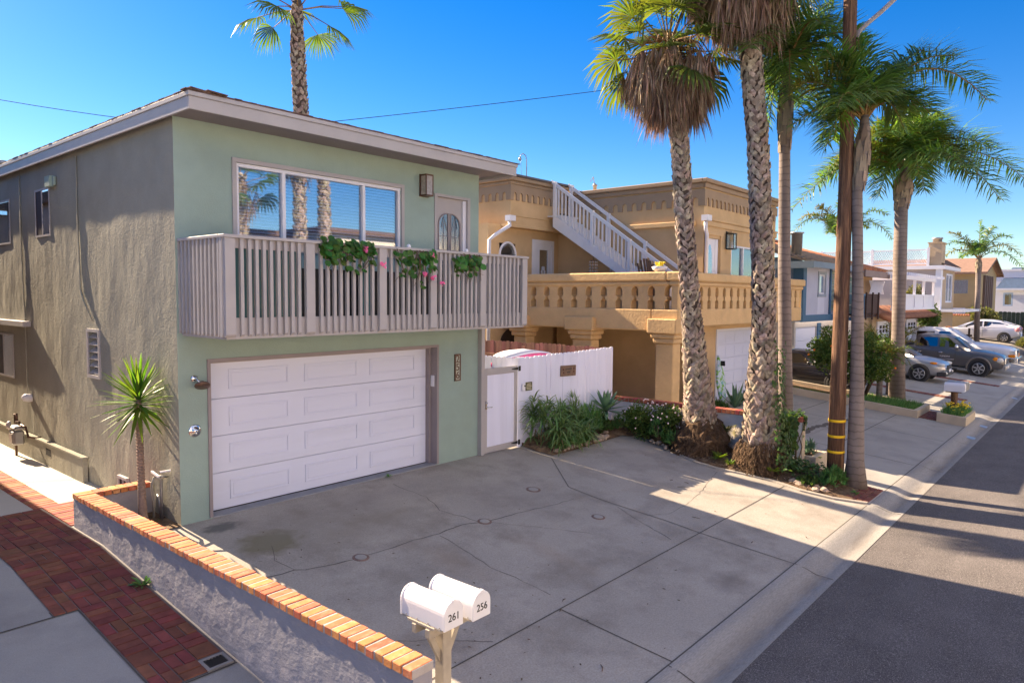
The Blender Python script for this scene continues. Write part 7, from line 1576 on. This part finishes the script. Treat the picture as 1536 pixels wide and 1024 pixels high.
# ------------------------------------------------------------------ white house with blue roof
WH = thing('white_house', 'far white house with steep blue shingled roof', 'house', (78,7,0))
b = MB(); b.wall(TX(74),3.6,14,0,5.6,[(7.0,7.7,2.6,3.75),(4.4,6.0,2.2,3.9)],.1); b.wall(TY(3.6),74,84,0,5.6); b.build('wall', M['white'], WH)
window(WH, TX(74), (7.0,7.7,2.6,3.75), [], mat('pale_blue_casing',(.35,.45,.62),.6), M['glass_dark'], .03, .12); window(WH, TX(74), (4.4,6.0,2.2,3.9), [5.2], M['white'], M['glass'], .03, .1)
b = MB(); b.add([(73.4,3.4,4.1),(73.4,8.2,4.1),(74.6,7.2,5.9),(74.6,5.2,5.9)],[(0,1,2,3)]); b.add([(73.4,3.4,4.0),(73.4,8.2,4.0),(73.95,8.2,4.0),(73.95,3.4,4.0)],[(0,1,2,3)]); b.build('blue_roof', mat('blue_shingle',(.07,.11,.19),.85,.15,4), WH); b = MB(); b.box(73.9,85,3.5,14,5.6,5.75); b.box(73.3,73.45,3.4,8.2,3.95,4.1); b.build('roof_edge', M['white'], WH)
t = thing('green_fence', 'far dark green board fence beside the white house', 'fence', (68,8,0)); b = MB(); y = 2.9
while y < 9.5: board(b, TX(0), y, .28, -.1 if y > 3.3 else -.7, 2.15+U(-.03,.03), 69.95, 70.0); y += .29
b.build('boards', mat('dark_green_fence',(.075,.095,.07),.85,.2,4), t)
# far hedges and bushes
random.seed(15)
shrub('bush','dense dark bush beside the white garage doors with bare stems below','shrub',(46.2,8.3,2.1),(.9,.75,.75),2400,.16,.05,M['shrub'],(46.2,8.3,.2),None,0,18,None,stemr=.05)
shrub('bush','pale yellow green tall shrub in front of the grey house wall','shrub',(47.6,9.3,3.0),(.5,.65,1.2),1500,.16,.04,M['shrub_pale'],(47.6,9.3,.2),None,0,18,None,stemr=.04)
shrub('bush','pale olive bush behind the parked hatchback beside the tan gabled house','shrub',(60.2,7.4,1.9),(.9,1.15,1.0),2000,.2,.05,M['shrub_pale'],(60.2,7.4,.2),None,0,18)
shrub('bush','low dry bush at the foot of the dark green fence','shrub',(68.5,5.2,1.0),(.8,1.0,.7),1000,.2,.05,M['shrub_pale'],(68.5,5.2,.2),None,0,14)
t = thing('rail_fence', 'low dark wooden rail fence between the driveways of the far houses', 'fence', (46.8,7,0)); b = MB()
for z in (.45,.8,1.1): b.box(46.6,46.68,6.2,8.7,z+gz(46.6,7),z+.12+gz(46.6,7))
for y in (6.3,7.4,8.5): b.box(46.681,46.78,y,y+.1,-.2,1.5)
b.build('rail', mat('dark_rail_wood',(.07,.05,.04),.9,.2), t)
t = thing('road_wall', 'low tan kerb wall at the far bend of the street', 'garden wall', (60,4.2,0)); b = MB(); b.box(52,66,3.9,4.1,-.7,.28); b.build('wall_body', M['cream_curb'], t)
spiky(56.5,4.7,gz(56.5,4.7)+.02,.7,.3,.5,60,'dry cactus like plants beside the far bend of the street',M['shrub_pale'],(.2,.4),.03)
# distant hills and rows of further roofs
b = MB(); n = 40; vs = []
for i in range(n+1):
    a = math.radians(20+60*i/n); d = 700; h = 12+16*abs(math.sin(i*.7))+10*math.sin(i*.23); vs += [(d*math.sin(a),d*math.cos(a),-5),(d*math.sin(a),d*math.cos(a),h),((d+250)*math.sin(a),(d+250)*math.cos(a),h*.6)]
b.add(vs,[(3*i+k,3*i+k+1,3*i+4+k,3*i+3+k) for i in range(n) for k in (0,1)],0,True); o = b.build('hills', mat('hill',(.16,.15,.15),.95,.2,.02)); o['kind'] = 'structure'
# ------------------------------------------------------------------ neighbour house to the left (its eaves shade the side path)
NH = thing('neighbor_house', 'grey stucco neighbour house left of the side path, outside the photo edge', 'house', (-2,13,0))
b = MB(); b.wall(TY(12.7),-7,2.4,-.1,5.2,[(-3,0,3,4.4),(-5,-.5,-.1,2.1)],.12); b.add([(2.4,12.7,-.1),(2.4,26,-.1),(2.4,26,5.2),(2.4,12.7,5.2)],[(0,1,2,3)]); b.add([(-7,26,-.1),(2.4,26,-.1),(2.4,26,5.2),(-7,26,5.2)],[(0,1,2,3)]); b.build('wall', greyst, NH)
b = MB(); b.box(-7.3,2.55,12.3,26.3,5.2,5.45); b.build('roof', M['shingle'], NH); window(NH, TY(12.7), (-3,0,3,4.4), [-1.5], M['white'], M['glass'], .02, .06); b = MB(); b.box(-5,-.5,12.78,12.82,-.1,2.1); b.build('garage_door', M['garage'], NH)
# houses across the street, sunlit, out of frame behind the camera: they light the shaded fronts as in the real street
far_w = mat('pale_cream_stucco', (.66,.60,.52), .9, .05, 2)
for n_,(x0,x1,h,lab) in enumerate(((-24,-9,5.9,'pale two storey house across the street, leftmost of the row behind the camera'),(-7.5,5.5,6.2,'pale two storey house across the street, second of the row behind the camera'),(7,19.5,5.8,'pale two storey house across the street, third of the row behind the camera'),(21,34,6.2,'pale two storey house across the street, fourth of the row behind the camera'),(35.5,50,5.8,'pale two storey house across the street, last of the row behind the camera'))):
    t = thing('street_house', lab, 'house', ((x0+x1)/2,-12,-.5), 'houses across the street'); b = MB(); b.box(x0,x1,-22,-12,-.8,h); b.build('wall', far_w, t); b = MB(); b.box(x0-.4,x1+.4,-22.4,-11.6,h+.001,h+.25); b.build('roof', M['shingle'], t)
    b = MB(); b.box(x0+1,x0+5.6,-11.999,-11.95,-.6,1.7); b.build('garage_door', M['garage'], t)
    for xa in (x0+2, x0+7.5): b = MB(); b.box(xa,xa+2.2,-11.999,-11.96,3.2,4.5); w_ = b.build('window', M['white'], t); b = MB(); b.box(xa+.08,xa+2.12,-11.959,-11.95,3.28,4.42); b.build('pane', M['glass_dark'], w_)
sheet('opposite_sidewalk', [-60,0,30,60,100], [-12,-6.6], M['conc_pale'], .012)
